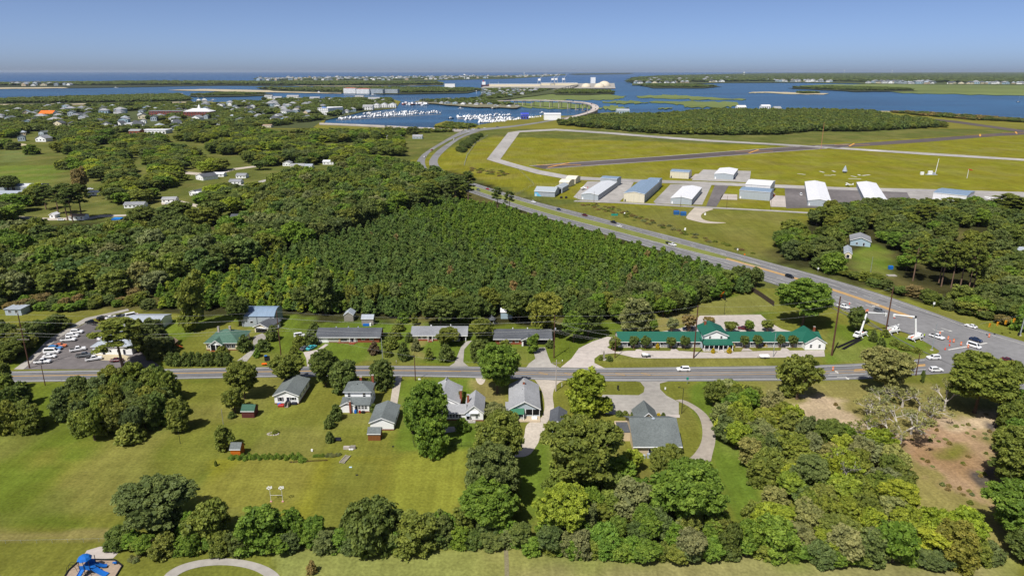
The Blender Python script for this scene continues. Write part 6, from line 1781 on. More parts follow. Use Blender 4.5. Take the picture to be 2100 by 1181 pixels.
# harbour terminal
for xl, xr, yb, lab in [(1192, 1212, 180, 'left storage dome of the harbour'), (1218, 1240, 180.5, 'right storage dome of the harbour'), (1226, 1252, 178, 'pale ribbed dome behind the storage domes')]:
    g = P((xl + xr) / 2, yb); r = (P(xr, yb) - P(xl, yb)).length / 2
    b = MB(); b.lathe([(r * math.cos(a), r * .82 * math.sin(a)) for a in [k * math.pi / 20 for k in range(11)]], mk('dome_shell', hexc('cfc3ad'), .7, .06, .02), 20)
    o = b.build('storage_dome'); o.location = (g.x, g.y, 1); tag(o, lab, 'dome')
for xl, xr, yb, d, hh, lab in [(1003, 1108, 178.5, 120, 16, 'long cream warehouse of the harbour terminal'), (1110, 1185, 176.5, 120, 18, 'second long warehouse of the harbour terminal'), (1212, 1221, 171.5, 60, 50, 'tall white silo block of the harbour')]:
    block('warehouse', lab, 'warehouse', xl, xr, yb, d, hh, SIDING_C if hh < 40 else SIDING, MT_WHITE, 'flat', 1.5)
b = MB()
for x in (-14, 14):
    for y in (0, 18): b.tube((x, y, 0), (x * .55, 9, 52), 1.6, 1.2, STEEL, 5)
b.tube((0, 9, 50), (46, 9, 92), 1.6, .8, STEEL, 5); b.box(-9, 9, 2, 16, 40, 52, SIDING)
cr = b.mesh('harbour_crane')
for k, (x, y) in enumerate([(1133, 176.6), (1141, 176.2), (1157, 176)]):
    o = link('harbour_crane', cr); g = P(x, y); o.location = (g.x, g.y, 1); o.rotation_euler = (0, 0, .3 * k)
    tag(o, ('left', 'middle', 'right')[k] + ' crane standing on the harbour terminal', 'crane', 'cranes of the harbour')
o = link('harbour_crane', cr); g = P(1106, 178.2); o.location = (g.x, g.y, 1); tag(o, 'dark crane alone at the quay edge of the harbour', 'crane', 'cranes of the harbour')
def water_tower(px, yb, yt, lab):
    g = P(px, yb); z = PZ(px, yt, g.y).z
    o = thing('water_tower', lab, 'water tower', g)
    b = MB(); b.tube((0, 0, 0), (0, 0, z * .75), z * .06, z * .05, SIDING, 8); b.build('column', o)
    b = MB(); b.lathe([(z * .05, z * .7), (z * .2, z * .8), (z * .24, z * .88), (z * .16, z * .97), (.1, z)], SIDING, 12); b.build('tank', o)
water_tower(953, 163, 152.5, 'white water tower of the beach town'); water_tower(1075, 157, 150, 'small white water tower right of the beach town'); water_tower(1525.5, 157, 148.3, 'white water tower on the far bank'); water_tower(977, 192, 186.5, 'water tower on the condominium island'); water_tower(1731.5, 150.2, 144.6, 'left water tower at the horizon'); water_tower(1829, 150.2, 144.2, 'right water tower at the horizon')
for x0, x1, y0 in [(912, 920, 183), (920, 933, 183)]:
    block('silo_building', 'white terminal building ' + ('left' if x0 == 912 else 'right') + ' on the dark island', 'building', x0, x1, y0, 40, 30, SIDING, MT_WHITE)
# ---------------------------------------------------------------- vehicles
def car_parts(kind):
    """meshes of one kind of vehicle: nose towards +x"""
    out = []
    b = MB()
    if kind == 'sedan':
        L, wd, prof = 4.7, .9, [(-2.3, .3), (-2.35, .62), (-2.28, .92), (-1.5, .98), (1.0, .95), (2.15, .80), (2.33, .6), (2.3, .3)]
        cab = (-1.75, 1.05, .96, -1.0, .2, 1.44)
    elif kind == 'suv':
        L, wd, prof = 4.8, .95, [(-2.35, .35), (-2.4, .7), (-2.32, 1.08), (1.1, 1.08), (2.2, .96), (2.4, .7), (2.35, .35)]
        cab = (-2.3, 1.15, 1.07, -2.0, .35, 1.72)
    elif kind == 'van':
        L, wd, prof = 5.6, 1.0, [(-2.75, .35), (-2.8, .8), (-2.75, 1.2), (1.9, 1.2), (2.6, 1.05), (2.8, .75), (2.75, .35)]
        cab = (-2.74, 2.1, 1.19, -2.6, 1.2, 2.15)
    else:
        L, wd, prof = 5.7, .98, [(-2.8, .45), (-2.85, .8), (-2.8, 1.05), (-.8, 1.05), (-.78, 1.12), (1.3, 1.12), (2.65, 1.05), (2.85, .75), (2.8, .45)]
        cab = (-.85, 1.35, 1.11, -.6, .65, 1.82)
    n = len(prof)
    vs = []
    for y, k in ((-wd, .04), (-wd * .93, 0), (wd * .93, 0), (wd, .04)):
        e = abs(y) == wd
        vs += [(x * (1 if not e else .985), y, z - (.06 if e and z > .9 else 0) + (.04 if e and z < .4 else 0)) for x, z in prof]
    fs = [tuple(range(n)), tuple(range(4 * n - 1, 3 * n - 1, -1))]
    for s_ in range(3):
        fs += [(s_ * n + i, (s_ + 1) * n + i, (s_ + 1) * n + (i + 1) % n, s_ * n + (i + 1) % n) for i in range(n)]
    b.solid(vs, fs, PAINT)
    xa, xb, z0, xc, xd, z1 = cab
    w0, w1 = wd * .9, wd * .74
    q = [(xa, -w0, z0), (xb, -w0, z0), (xb, w0, z0), (xa, w0, z0), (xc, -w1, z1), (xd, -w1, z1), (xd, w1, z1), (xc, w1, z1)]
    b.hexa(q, PAINT)
    if kind == 'pickup':
        b.box(-2.7, -.95, -.78, .78, 1.052, 1.07, DARK)
    out.append(('body', b, (0, 0, 0)))
    def pane(a, c, d, e, m=.08):
        a, c, d, e = (Vector(v) for v in (a, c, d, e))
        ctr = (a + c + d + e) / 4
        nrm = (c - a).cross(d - c).normalized()
        p = [v + (ctr - v) * .16 + nrm * .012 for v in (a, c, d, e)]
        bb = MB(); bb.face(p, GLASS)
        return bb
    Q = [Vector(v) for v in q]
    out += [('windscreen', pane(Q[1], Q[2], Q[6], Q[5]), (0, 0, 0)), ('rear_window', pane(Q[3], Q[0], Q[4], Q[7]), (0, 0, 0)),
            ('side_window', pane(Q[0], Q[1], Q[5], Q[4]), (0, 0, 0)), ('side_window', pane(Q[2], Q[3], Q[7], Q[6]), (0, 0, 0))]
    wb = L * .29
    for x in (-wb, wb):
        for y in (-wd + .08, wd - .08):
            bb = MB(); s_ = 1 if y > 0 else -1
            bb.tube((0, -.12, 0), (0, .12, 0), .34, .34, RUBBER, 12)
            out.append(('wheel', bb, (x, y, .34)))
            bb = MB(); bb.tube((0, .121 * s_, 0), (0, .135 * s_, 0), .2, .19, RIM, 8); out.append(('rim', bb, (0, 0, 0)))
    z = prof[-3][1] + .02
    for y in (-wd + .3, wd - .3):
        bb = MB(); bb.box(-.05, .04, -.17, .17, -.07, .07, LAMPW); out.append(('headlight', bb, (prof[-2][0] - .03, y, .72)))
        bb = MB(); bb.box(-.04, .05, -.14, .14, -.09, .09, LAMPR); out.append(('tail_light', bb, (prof[1][0] - .005, y, .8)))
    return [(nm, m.mesh(nm), loc) for nm, m, loc in out]
CARP = {k: car_parts(k) for k in ('sedan', 'suv', 'van', 'pickup')}
PCOL = {'white': (.8, .8, .8), 'black': (.012, .012, .014), 'grey': (.12, .13, .14), 'silver': (.45, .46, .47), 'navy': (.015, .03, .08), 'maroon': (.11, .015, .02), 'red': (.35, .02, .02),
        'turquoise': (.06, .42, .46), 'orange': (.6, .16, .05), 'blue': (.05, .22, .5), 'tan': (.35, .3, .22)}
def car(kind, col, px, py, rz, label, group=None, sc=1.0, z=None, name=None):
    g = P(px, py, RZ + .06 if z is None else z)
    o = thing(name or {'sedan': 'car', 'suv': 'car', 'van': 'van', 'pickup': 'pickup_truck'}[kind], label, {'sedan': 'car', 'suv': 'car', 'van': 'van', 'pickup': 'pickup truck'}[kind], g, math.radians(rz), group)
    o.scale = (sc, sc, sc)
    for nm, me, loc in CARP[kind]:
        c = link(nm, me, wh if nm == 'rim' else o); c.location = loc
        if nm == 'wheel': wh = c
        if nm == 'body': c['tint'] = PCOL[col]
    return o
def hdir(px, py, qx, qy):
    d = P(qx, qy) - P(px, py)
    return math.degrees(math.atan2(d.y, d.x))
HD = hdir(1500, 533, 1780, 620)
HD2 = hdir(1800, 630, 2000, 690)
car('suv', 'white', 1401, 760, 180, 'white SUV driving alone on the road below the motel')
car('suv', 'white', 1914, 736, 182, 'white SUV turning at the tip of the grass at the junction')
car('suv', 'white', 1919, 761, 4, 'white SUV beneath the huge spreading tree on the road')
car('van', 'white', 1997, 712, HD2, 'white van waiting at the stop line', sc=.9)
car('sedan', 'navy', 2001, 699, HD2, 'dark blue car waiting beside the white van')
car('sedan', 'white', 1991, 671, 180 + HD2, 'white car on the far side of the junction')
car('sedan', 'maroon', 2067, 741, HD2, 'maroon car crossing the junction')
car('pickup', 'white', 1921, 693, HD2, 'white service pickup behind the row of traffic drums')
car('suv', 'grey', 1803, 640, HD2, 'grey SUV passing the bucket trucks')
car('pickup', 'white', 1729, 631, HD2, 'white pickup parked on the highway shoulder by the leaning pole')
car('suv', 'black', 1619, 569, HD, 'black car alone on the highway above the motel')
car('pickup', 'white', 1379, 503.5, HD, 'white pickup towing a dark trailer on the highway')
car('pickup', 'black', 1258, 457.5, HD, 'black pickup on the highway beside a white car')
car('sedan', 'white', 1270.5, 465.5, 180 + HD, 'white car passing the black pickup on the highway')
car('pickup', 'maroon', 1199, 443, HD, 'maroon pickup on the highway before the airfield')
car('sedan', 'navy', 1146, 431, HD, 'dark blue car on the highway below the mural hangar')
car('suv', 'white', 1094, 416, HD, 'white SUV on the highway at the left of the mural hangar')
car('sedan', 'red', 1000, 389, HD, 'red car on the highway beyond the plantation')
car('suv', 'grey', 981, 391, HD, 'grey car behind the red car beyond the plantation')
car('suv', 'red', 886, 309, 70, 'red truck on the left carriageway of the bend')
car('suv', 'white', 871, 323, 80, 'white car at the middle of the left carriageway bend')
car('suv', 'white', 932, 287, 60, 'white car on the right carriageway near the far junction')
for k, (x, y, c, kd) in enumerate([(955, 267.5, 'white', 'suv'), (963, 266, 'grey', 'suv'), (971, 266.5, 'white', 'van'), (982, 264.5, 'black', 'suv'), (994, 264, 'white', 'sedan'), (936, 268, 'silver', 'suv'), (915, 266.3, 'white', 'suv'), (902, 265.8, 'black', 'suv'), (1020, 261, 'grey', 'sedan'), (960, 271, 'white', 'suv')]):
    car(kd, c, x, y, 15, 'vehicle waiting at the far junction by the marina', 'traffic at the far junction', 1.15)
for k, (x, y, c) in enumerate([(880, 263.5, 'white'), (860, 263, 'white'), (845, 262, 'silver'), (815, 261, 'white'), (792, 260, 'grey'), (735, 257, 'white')]):
    car('suv', c, x, y, -6, 'car crossing the low causeway bridge', 'traffic on the low bridge', 1.2, 1.05)
for k, i in enumerate([6, 12, 17, 22, 27, 31, 40]):
    g = deck[i]; t = deck[i + 1] - deck[i]
    c = car('suv', ['white', 'black', 'grey', 'maroon', 'white', 'navy', 'white'][k], 1000, 400, math.degrees(math.atan2(t.y, t.x)), 'car on the high curved bridge', 'traffic on the high bridge', 1.2)
    c.location = (g.x + 2, g.y + 1, g.z + .06)
car('sedan', 'turquoise', 639, 715, 62, 'turquoise classic car on the brick ranch driveway')
car('sedan', 'grey', 626, 716, 62, 'dark grey car parked beside the turquoise one')
car('van', 'white', 614, 690, 20, 'white camper van behind the bushes by the brick ranch', sc=.8)
car('sedan', 'white', 806, 843, 80, 'white car nosed up to the white garage')
car('suv', 'silver', 940, 697, 80, 'silver car under the carport of the grey ranch house')
car('sedan', 'maroon', 1524, 675, 170, 'dark red car in the car park behind the motel')
car('suv', 'navy', 1411, 677, 175, 'dark car under the brown tree behind the motel')
car('suv', 'navy', 1240, 826, 20, 'dark blue car under the yellow-green tree at the office')
car('suv', 'navy', 1452, 985, 90, 'dark blue car at the end of the curving drive')
for k, (x, y, kd, c, rz, lab) in enumerate([
    (88, 744, 'pickup', 'white', 10, 'white utility truck at the lower left of the shop forecourt'),
    (102, 733, 'sedan', 'white', 8, 'low white car third from the bottom of the shop row'),
    (107, 724, 'van', 'white', 8, 'white passenger van in the shop row'),
    (114, 716.5, 'suv', 'blue', 8, 'bright blue car in the shop row'),
    (124, 711, 'sedan', 'orange', 8, 'orange car in the shop row'),
    (141, 699, 'pickup', 'white', 8, 'white pickup above the gap in the shop row'),
    (149, 691, 'suv', 'white', 10, 'white SUV above the white pickup in the shop row'),
    (158, 683, 'suv', 'white', 10, 'white car at the top of the shop row'),
    (160, 719, 'pickup', 'white', 30, 'white crew truck standing in the middle of the forecourt'),
    (173, 731, 'pickup', 'grey', 15, 'grey flatbed in front of the shop'),
    (193, 738, 'pickup', 'white', 25, 'white pickup with dark bed in front of the shop'),
    (212, 695, 'sedan', 'white', 70, 'white car at the shop side wall'),
    (228, 653, 'sedan', 'white', 55, 'white car on the grass behind the shop'),
    (211, 655, 'suv', 'black', 60, 'dark car left of the white one behind the shop'),
    (188, 664, 'pickup', 'black', 160, 'black pickup at the hedge behind the shop'),
    (250, 651, 'suv', 'black', 60, 'dark SUV at the rear fence behind the shop'),
    (259, 650, 'suv', 'grey', 60, 'grey SUV at the rear fence behind the shop'),
    (271, 650, 'van', 'white', 40, 'white van at the rear fence behind the shop'),
    (286, 650, 'sedan', 'red', 40, 'red car at the rear fence behind the shop'),
    (255, 661, 'sedan', 'tan', 20, 'cream car at the corner of the warehouse'),
    (240, 741, 'sedan', 'maroon', 10, 'dark red car beneath the lone pine'),
    (126, 452.5, 'suv', 'white', 5, 'white car parked by the cream cottage'),
    (344, 419, 'sedan', 'white', 20, 'white car at the grey-roofed bungalow'),
    (186, 389, 'suv', 'white', 10, 'white car on the lawn beyond the tall pines'),
    (1642, 400.5, 'van', 'white', 75, 'white truck beside the white-roofed hangar'),
    (1506, 367, 'suv', 'navy', 80, 'dark blue truck beside the far white hangar'),
    (1151, 406, 'sedan', 'black', 80, 'first black car beside the mural hangar'), (1161, 406, 'sedan', 'black', 80, 'second black car beside the mural hangar')]):
    car(kd, c, x, y, rz, lab, z=.2)
# trailers
def trailer(px, py, rz, lab, load):
    o = thing('trailer', lab, 'trailer', P(px, py, RZ + .06), math.radians(rz))
    b = MB(); b.box(-1.8, 1.6, -.9, .9, .5, .62, BLACKM if load != 'white' else TRIM); b.box(1.6, 2.8, -.05, .05, .45, .55, BLACKM); b.build('bed', o)
    for y in (-.95, .95):
        b = MB(); b.tube((0, y - .1, .32), (0, y + .1, .32), .32, .32, RUBBER, 10); b.build('wheel', o)
    b = MB()
    if load == 'goods': b.box(-1.5, -.3, -.7, .7, .63, 1.3, TRIM); b.box(-.2, .7, -.6, .5, .63, 1.1, TRIM); b.box(.8, 1.3, -.5, .5, .63, 1.0, MT_GREY); b.build('load', o)
    elif load == 'white': b.box(-1.8, 1.6, -.9, -.82, .63, 1.15, TRIM); b.box(-1.8, 1.6, .82, .9, .63, 1.15, TRIM); b.box(-1.8, -1.72, -.81, .81, .63, 1.15, TRIM); b.build('side_board', o)
    else: b.box(-1.7, 1.5, -.8, .8, .63, 1.1, BLACKM); b.build('load', o)
trailer(1325, 731, 0, 'small trailer loaded with white goods on the motel drive', 'goods')
trailer(1567, 733.5, 180, 'small white box trailer on the grass before the motel', 'white')
trailer(1370, 500, HD, 'dark trailer behind the white pickup on the highway', 'dark')
o = thing('message_sign', 'orange trailer message sign on the verge before the brown pole', 'sign', P(546, 748, .1), .1)
b = MB(); b.box(-1.6, 1.2, -.6, .6, .4, .6, ORANGE); b.build('chassis', o)
for y in (-.6, .6):
    b = MB(); b.tube((0, y - .08, .3), (0, y + .08, .3), .3, .3, RUBBER, 10); b.build('wheel', o)
b = MB(); b.tube((.3, 0, .6), (.3, 0, 3.3), .07, .07, BLACKM, 6); b.build('mast', o)
b = MB(); b.box(-.4, 1.6, -.08, .08, 1.5, 3.6, BLACKM); b.build('panel', o)
b = MB(); b.box(-.3, .7, -.5, .5, 3.7, 3.76, BLUE); b.build('solar_panel', o)
# bucket trucks with raised booms
def bucket_truck(px, py, rz, lab, tips):
    g = P(px, py, .12)
    a = math.radians(rz)
    o = thing('bucket_truck', lab, 'bucket truck', g, a)
    b = MB(); b.box(-3.4, 1.3, -.95, .95, .55, .8, BLACKM); b.build('chassis', o)
    b = MB(); b.box(1.3, 3.6, -1.05, 1.05, .7, 1.55, TRIM, .05, .03); b.box(1.32, 2.7, -1.0, 1.0, 1.551, 2.5, TRIM, .12, .1); b.build('cab', o)
    b = MB(); b.face([(2.72, -.85, 1.65), (2.72, .85, 1.65), (2.63, .8, 2.35), (2.63, -.8, 2.35)], GLASS); b.build('windscreen', o)
    for s_ in (-1, 1):
        b = MB(); b.face([(1.5, s_ * 1.0, 1.7), (2.5, s_ * 1.0, 1.7), (2.45, s_ * .935, 2.3), (1.55, s_ * .935, 2.3)][::s_ * -1 if s_ < 0 else -1], GLASS); b.build('side_window', o)
    b = MB(); b.box(-3.4, 1.15, -1.15, -.55, .81, 1.75, TRIM); b.box(-3.4, 1.15, .55, 1.15, .81, 1.75, TRIM); b.box(-3.4, 1.15, -.54, .54, .81, 1.0, MT_GREY); b.box(-2.6, -1.2, -.4, .4, 1.02, 1.5, ORANGE); b.build('utility_bed', o)
    for x in (-2.2, -1.4, 2.5):
        for y in (-.98, .98):
            b = MB(); b.tube((x, y - .14, .45), (x, y + .14, .45), .45, .45, RUBBER, 12); b.build('wheel', o)
    for x in (-2.9, .9):
        for s_ in (-1, 1):
            b = MB(); b.tube((x, s_ * 1.1, .9), (x, s_ * 2.0, .08), .09, .09, TRIM, 5); b.box(x - .25, x + .25, s_ * 2.0 - .25, s_ * 2.0 + .25, 0, .08, BLACKM); b.build('outrigger', o)
    b = MB(); b.lathe([(.45, 1.0), (.45, 1.8), (.3, 2.2)], TRIM, 10, (-.2, 0, 0)); b.build('turret', o)
    if tips:
        inv = Matrix.Rotation(-a, 3, 'Z')
        el, tip = (inv @ (Vector(t) - g) for t in tips)
        b = MB(); b.tube((-.2, 0, 2.0), el, .42, .34, TRIM, 6); b.build('lower_boom', o)
        b = MB(); b.tube(el, tip, .34, .24, TRIM, 6); b.lathe([(.4, -.4), (.4, .4)], BLACKM, 8, tuple(el)); b.build('upper_boom', o)
        b = MB(); b.box(tip.x - .4, tip.x + .4, tip.y - .4, tip.y + .4, tip.z - 1.0, tip.z + .15, TRIM, -.05, -.05); b.build('bucket', o)
    else:
        b = MB(); b.tube((-.2, 0, 2.1), (3.4, 0, 2.9), .22, .18, TRIM, 6); b.build('lower_boom', o)
        b = MB(); b.tube((3.4, 0, 3.15), (-3.2, 0, 2.7), .18, .12, TRIM, 6); b.build('upper_boom', o)
        b = MB(); b.box(-3.9, -3.2, -.4, .4, 1.9, 3.0, TRIM); b.build('bucket', o)
def tipat(g, px, py): return PZ(px, py, g.y)
g1 = P(1768, 689); bucket_truck(1763, 690, 215, 'left bucket truck with raised boom, parked on mats on the grass', [tipat(g1, 1778, 641), tipat(g1 + Vector((0, 5, 0)), 1817, 643)])
g2 = P(1833, 680); bucket_truck(1830, 682, 25, 'middle bucket truck with lowered boom beside the ditch', None)
g3 = P(1872, 696); bucket_truck(1877, 696, 28, 'right bucket truck with raised boom on the verge', [tipat(g3, 1878, 650), tipat(g3 + Vector((0, 6, 0)), 1835, 645)])
b = MB()
for k in range(2):
    pts = [P(1716 + 22 * k - 10 * k, 713 + 3 * k, .08), P(1756 + 3 * k + 8, 692 + 3 * k, .08)]
    strip('', offset(pts, -.7), offset(pts, .7), RUBBER, 6, b=b)
tag(b.build('ground_mat'), 'pair of dark ground mats under the left bucket truck', 'mat')
# people in hi-vis
def person(px, py, rz, lab, vest):
    o = thing('person', lab, 'person', P(px, py, .07), math.radians(rz))
    import bmesh
    me = bpy.data.meshes.new('body')
    V = [(0, 0, .95), (0, 0, 1.2), (0, 0, 1.42), (0, 0, 1.52), (0, 0, 1.66), (.09, 0, .9), (.12, .03, .5), (.12, 0, .08), (.12, -.14, .04), (-.09, 0, .9), (-.13, -.06, .5), (-.14, .02, .08), (-.14, -.12, .04), (.2, 0, 1.4), (.27, .02, 1.12), (.25, -.14, .9), (-.2, 0, 1.4), (-.28, .02, 1.12), (-.24, -.16, .92)]
    E = [(0, 1), (1, 2), (2, 3), (3, 4), (0, 5), (5, 6), (6, 7), (7, 8), (0, 9), (9, 10), (10, 11), (11, 12), (2, 13), (13, 14), (14, 15), (2, 16), (16, 17), (17, 18)]
    Rr = [.15, .15, .16, .06, .11, .1, .075, .05, .045, .1, .075, .05, .045, .06, .045, .035, .06, .045, .035]
    me.from_pydata(V, E, [])
    ob = link('body', me, o)
    sk = ob.modifiers.new('skin', 'SKIN')
    for i, r in enumerate(Rr): me.skin_vertices[0].data[i].radius = (r, r)
    me.skin_vertices[0].data[0].use_root = True
    ob.modifiers.new('sub', 'SUBSURF').levels = 1
    me.materials.append(SHUT)
    b = MB(); b.box(-.21, .21, -.17, .17, .95, 1.44, vest, .02, .03); b.build('vest', o)
    b = MB(); b.lathe([(.15, 1.68), (.13, 1.76), (.06, 1.8)], vest, 8); b.build('helmet', o)
HV = mk('hi_vis_cloth', hexc('c8e020'), .7, .04)
person(1810, 697, 30, 'person in a yellow vest standing on the grass by the ditch', HV); person(1895, 692, -60, 'person in a yellow vest at the rear of the right bucket truck', HV)
# drums, cones
b = MB(); b.lathe([(.3, 0), (.29, .3), (.28, .301), (.27, .55), (.26, .551), (.25, .8), (.24, .801), (.22, 1.0), (.1, 1.05)], ORANGE, 10); b.lathe([(.34, 0), (.34, .08)], RUBBER, 10); b.lathe([(.285, .32), (.275, .45)], WHITE_P, 10); b.lathe([(.265, .62), (.255, .74)], WHITE_P, 10)
drum = b.mesh('traffic_drum')
for k, (x, y) in enumerate([(1927, 687), (1944, 696), (1955.5, 701.5), (1970.5, 707.5), (1985, 713), (2028, 691), (1776, 641), (1779, 640), (1708, 759)]):
    o = link('traffic_drum', drum); o.location = P(x, y, RZ + .06); o.scale = (1.25, 1.25, 1.35)
    tag(o, ['first orange drum of the row behind the white service pickup', 'second orange drum of the row by the stop line', 'third orange drum of the row by the stop line', 'fourth orange drum of the row by the stop line', 'last orange drum next to the white van', 'orange drum alone beyond the dark blue car', 'left of two orange drums before the boom truck', 'right of two orange drums before the boom truck', 'orange drum alone on the road centre below the motel'][k], 'traffic drum', 'orange traffic drums')
b = MB(); b.lathe([(.22, .04), (.06, .75), (.04, .78)], mk('cone_red', hexc('e0482a'), .5, .04), 8); b.box(-.25, .25, -.25, .25, 0, .04, RUBBER); cone = b.mesh('traffic_cone')
for k, (x, y) in enumerate([(1938, 717), (1947, 709), (1948, 701), (1742, 624), (1877, 674), (1834, 652)]):
    o = link('traffic_cone', cone); o.location = P(x, y, RZ + .06); o.scale = (1.3,) * 3
    tag(o, ['red cone at the left end of the stop line', 'red cone above the left end of the stop line', 'red cone nearest the drum row', 'red cone in front of the shoulder pickup', 'red cone behind the right bucket truck', 'red cone beyond the middle bucket truck'][k], 'traffic cone', 'red traffic cones')

# ---------------------------------------------------------------- poles, wires, signals
def pole(px, yb, pxt, yt, lab, r=.16, mat=None, arms=(), lamp=False, name='utility_pole', cat='utility pole', box=False):
    g = P(px, yb, .05)
    top = PZ(pxt, yt, g.y)
    h = top.z
    o = thing(name, lab, cat, g)
    lean = min(.35, max(-.35, (top.x - g.x) / 8))
    b = MB(); b.tube((0, 0, -.05), (lean, 0, h), r * 1.25, r * .8, mat or WOODP, 8); b.build('pole', o)
    for z, w in arms:
        x = lean * z / h
        b = MB(); b.box(x - w, x + w, -.22, -.1, z - .07, z + .07, WOODG); b.build('crossarm', o)
        for k in (-1, -.5, .5, 1):
            b = MB(); b.tube((x + w * .92 * k, -.16, z + .07), (x + w * .92 * k, -.16, z + .3), .05, .06, CONC_P, 5); b.build('insulator', o)
    if box:
        b = MB(); b.lathe([(.28, 0), (.28, .8), (.2, .9)], MT_GREY, 8, (.35, -.25, h * .66)); b.build('transformer', o)
    if lamp:
        b = MB(); b.tube((lean, 0, h - .05), (lean + lamp * 1.4, 0, h + .25), .05, .04, BLACKM, 5); b.box(lean + lamp * 1.4 - .35, lean + lamp * 1.4 + .35, -.14, .14, h + .2, h + .34, mat or BLACKM); b.build('lamp_arm', o)
    return g + Vector((lean, 0, 0)), h
TOPS = {}
TOPS['a'] = pole(61, 755, 47, 643, 'tall brown pole with crossarms at the shop entrance', .2, arms=((11.5, 2.2), (15.5, 1.6)))
TOPS['d'] = pole(577, 734, 571, 638, 'tall brown pole with a grey box between bungalow and brick ranch', .19, box=True)
TOPS['f'] = pole(1136, 734, 1137, 646, 'tall brown pole with crossarm right of the charcoal ranch house', .19, arms=((11.2, 1.6),), box=True)
TOPS['h'] = pole(1139.8, 802, 1142.5, 738, 'pale concrete pole with crossarm by the gravel drive', .17, CONC_P, arms=((10.6, 1.4),))
TOPS['m'] = pole(1422.5, 734, 1429.5, 626.5, 'tall leaning brown pole in front of the motel office', .24)
TOPS['n'] = pole(1705.4, 729, 1722.5, 608, 'tallest leaning brown pole right of the motel', .3)
TOPS['p'] = pole(1815, 688, 1829, 588, 'brown pole between the raised booms', .26)
TOPS['g'] = pole(852, 780.5, 850, 729, 'short brown pole above the sprawling white house', .15)
TOPS['j'] = pole(93, 791, 91, 749, 'plain short pole on the verge at the left', .13)
TOPS['k'] = pole(1878, 770.5, 1885, 725, 'leaning brown pole before the huge tree at the junction', .17)
TOPS['l'] = pole(1261, 734, 1261, 683, 'brown pole at the left end of the motel drive', .15)
TOPS['q'] = pole(459, 878, 458, 838, 'thin pole alone on the lawn left of the maroon shed', .09, WOODG)
pole(370, 910, 364, 880, 'thin dark post below the windswept tree', .06, BLACKM, name='post', cat='post')
pole(785, 741, 782, 693, 'grey street lamp on the brick ranch verge', .11, STEEL, lamp=-1, name='street_lamp', cat='street lamp')
pole(1585.5, 732, 1588, 682, 'grey street lamp before the right motel wing', .11, STEEL, lamp=-1, name='street_lamp', cat='street lamp')
pole(1485, 644.5, 1486, 619, 'black lamp post on the lawn behind the motel', .08, BLACKM, name='street_lamp', cat='street lamp', lamp=.4)
pole(1397.8, 848, 1400, 796, 'black lamp post with short arm by the office car park', .09, BLACKM, lamp=-1, name='street_lamp', cat='street lamp')
pole(1184, 416, 1184, 400, 'thin pole beside the long pale hangar', .1, WOODG, name='pole', cat='pole'); pole(1218, 416, 1218, 393, 'pole before the long pale hangar', .12); pole(1395.5, 424, 1396, 400, 'pole before the long white-roofed hangar', .12); pole(1490, 427, 1491, 402, 'pole at the dark apron strip', .12); pole(1580, 431, 1581, 410, 'pole by the airfield road', .12)
pole(1785, 560, 1787, 527, 'white pole in the clearing of the right wood', .1, STEEL)
pole(545, 737, 545, 727, 'short post by the bungalow drive', .07, BLACKM, name='post', cat='post'); pole(497, 739, 497, 728, 'dark mailbox post at the bungalow drive', .06, BLACKM, name='post', cat='post')
pole(1683.5, 306, 1684.5, 252, 'thin red and white mast before the airport wood', .25, mk('mast_paint', hexc('b77a62'), .6, .1), name='mast', cat='mast')
def wire(a, c, sag, lab):
    n = 10
    b = MB()
    pts = [a + (c - a) * (i / n) - Vector((0, 0, sag * 4 * (i / n) * (1 - i / n))) for i in range(n + 1)]
    for p, q in zip(pts, pts[1:]): b.tube(p, q, .016, .016, WIRE, 4, False)
    tag(b.build('power_line'), lab, 'power line', 'power lines along the road')
def at(k, dz=0.0, dx=0.0): g, h = TOPS[k]; return Vector((g.x + dx, g.y - .16, h + dz))
def off(px, py, Y): return PZ(px, py, Y)
YA = TOPS['a'][0].y
for dz, dx, nm in ((-.1, 0, 'top wire'), (-3.0, -1.4, 'upper left wire'), (-3.0, 1.4, 'upper right wire'), (-7.4, -1.9, 'lower left wire'), (-7.4, 1.9, 'lower right wire'), (-8.6, 0, 'lowest cable')):
    wire(at('a', dz, dx), at('a', dz, dx) + Vector((-75, 0, 0)), 1.2, nm + ' leaving the frame left of the shop')
    wire(at('a', dz, dx), at('d', dz * .9, dx * .2), 1.6, nm + ' from the shop pole to the pole by the brick ranch')
    wire(at('d', dz * .9, dx * .2), at('f', dz * .8, dx * .6), 1.8, nm + ' from the brick ranch pole to the charcoal ranch pole')
    if dz < -2.9: wire(at('f', dz * .8, dx * .6), at('l', dz * .35, dx * .1), .8, nm + ' from the charcoal ranch pole to the motel drive pole')
for dz, nm in ((-.2, 'top wire'), (-3.2, 'middle wire'), (-6.0, 'low cable')):
    wire(at('f', dz), at('m', dz), 1.5, nm + ' from the charcoal ranch pole to the motel office pole'); wire(at('m', dz), at('n', dz), 1.6, nm + ' from the motel office pole to the tallest pole')
    wire(at('n', dz), at('p', dz), 1.0, nm + ' from the tallest pole to the bucket truck pole')
wire(at('g', -.3), at('h', -1.0), 1.2, 'wire from the short pole to the concrete pole'); wire(at('g', -.3), at('d', -6), 1.0, 'wire crossing the road from the short pole')
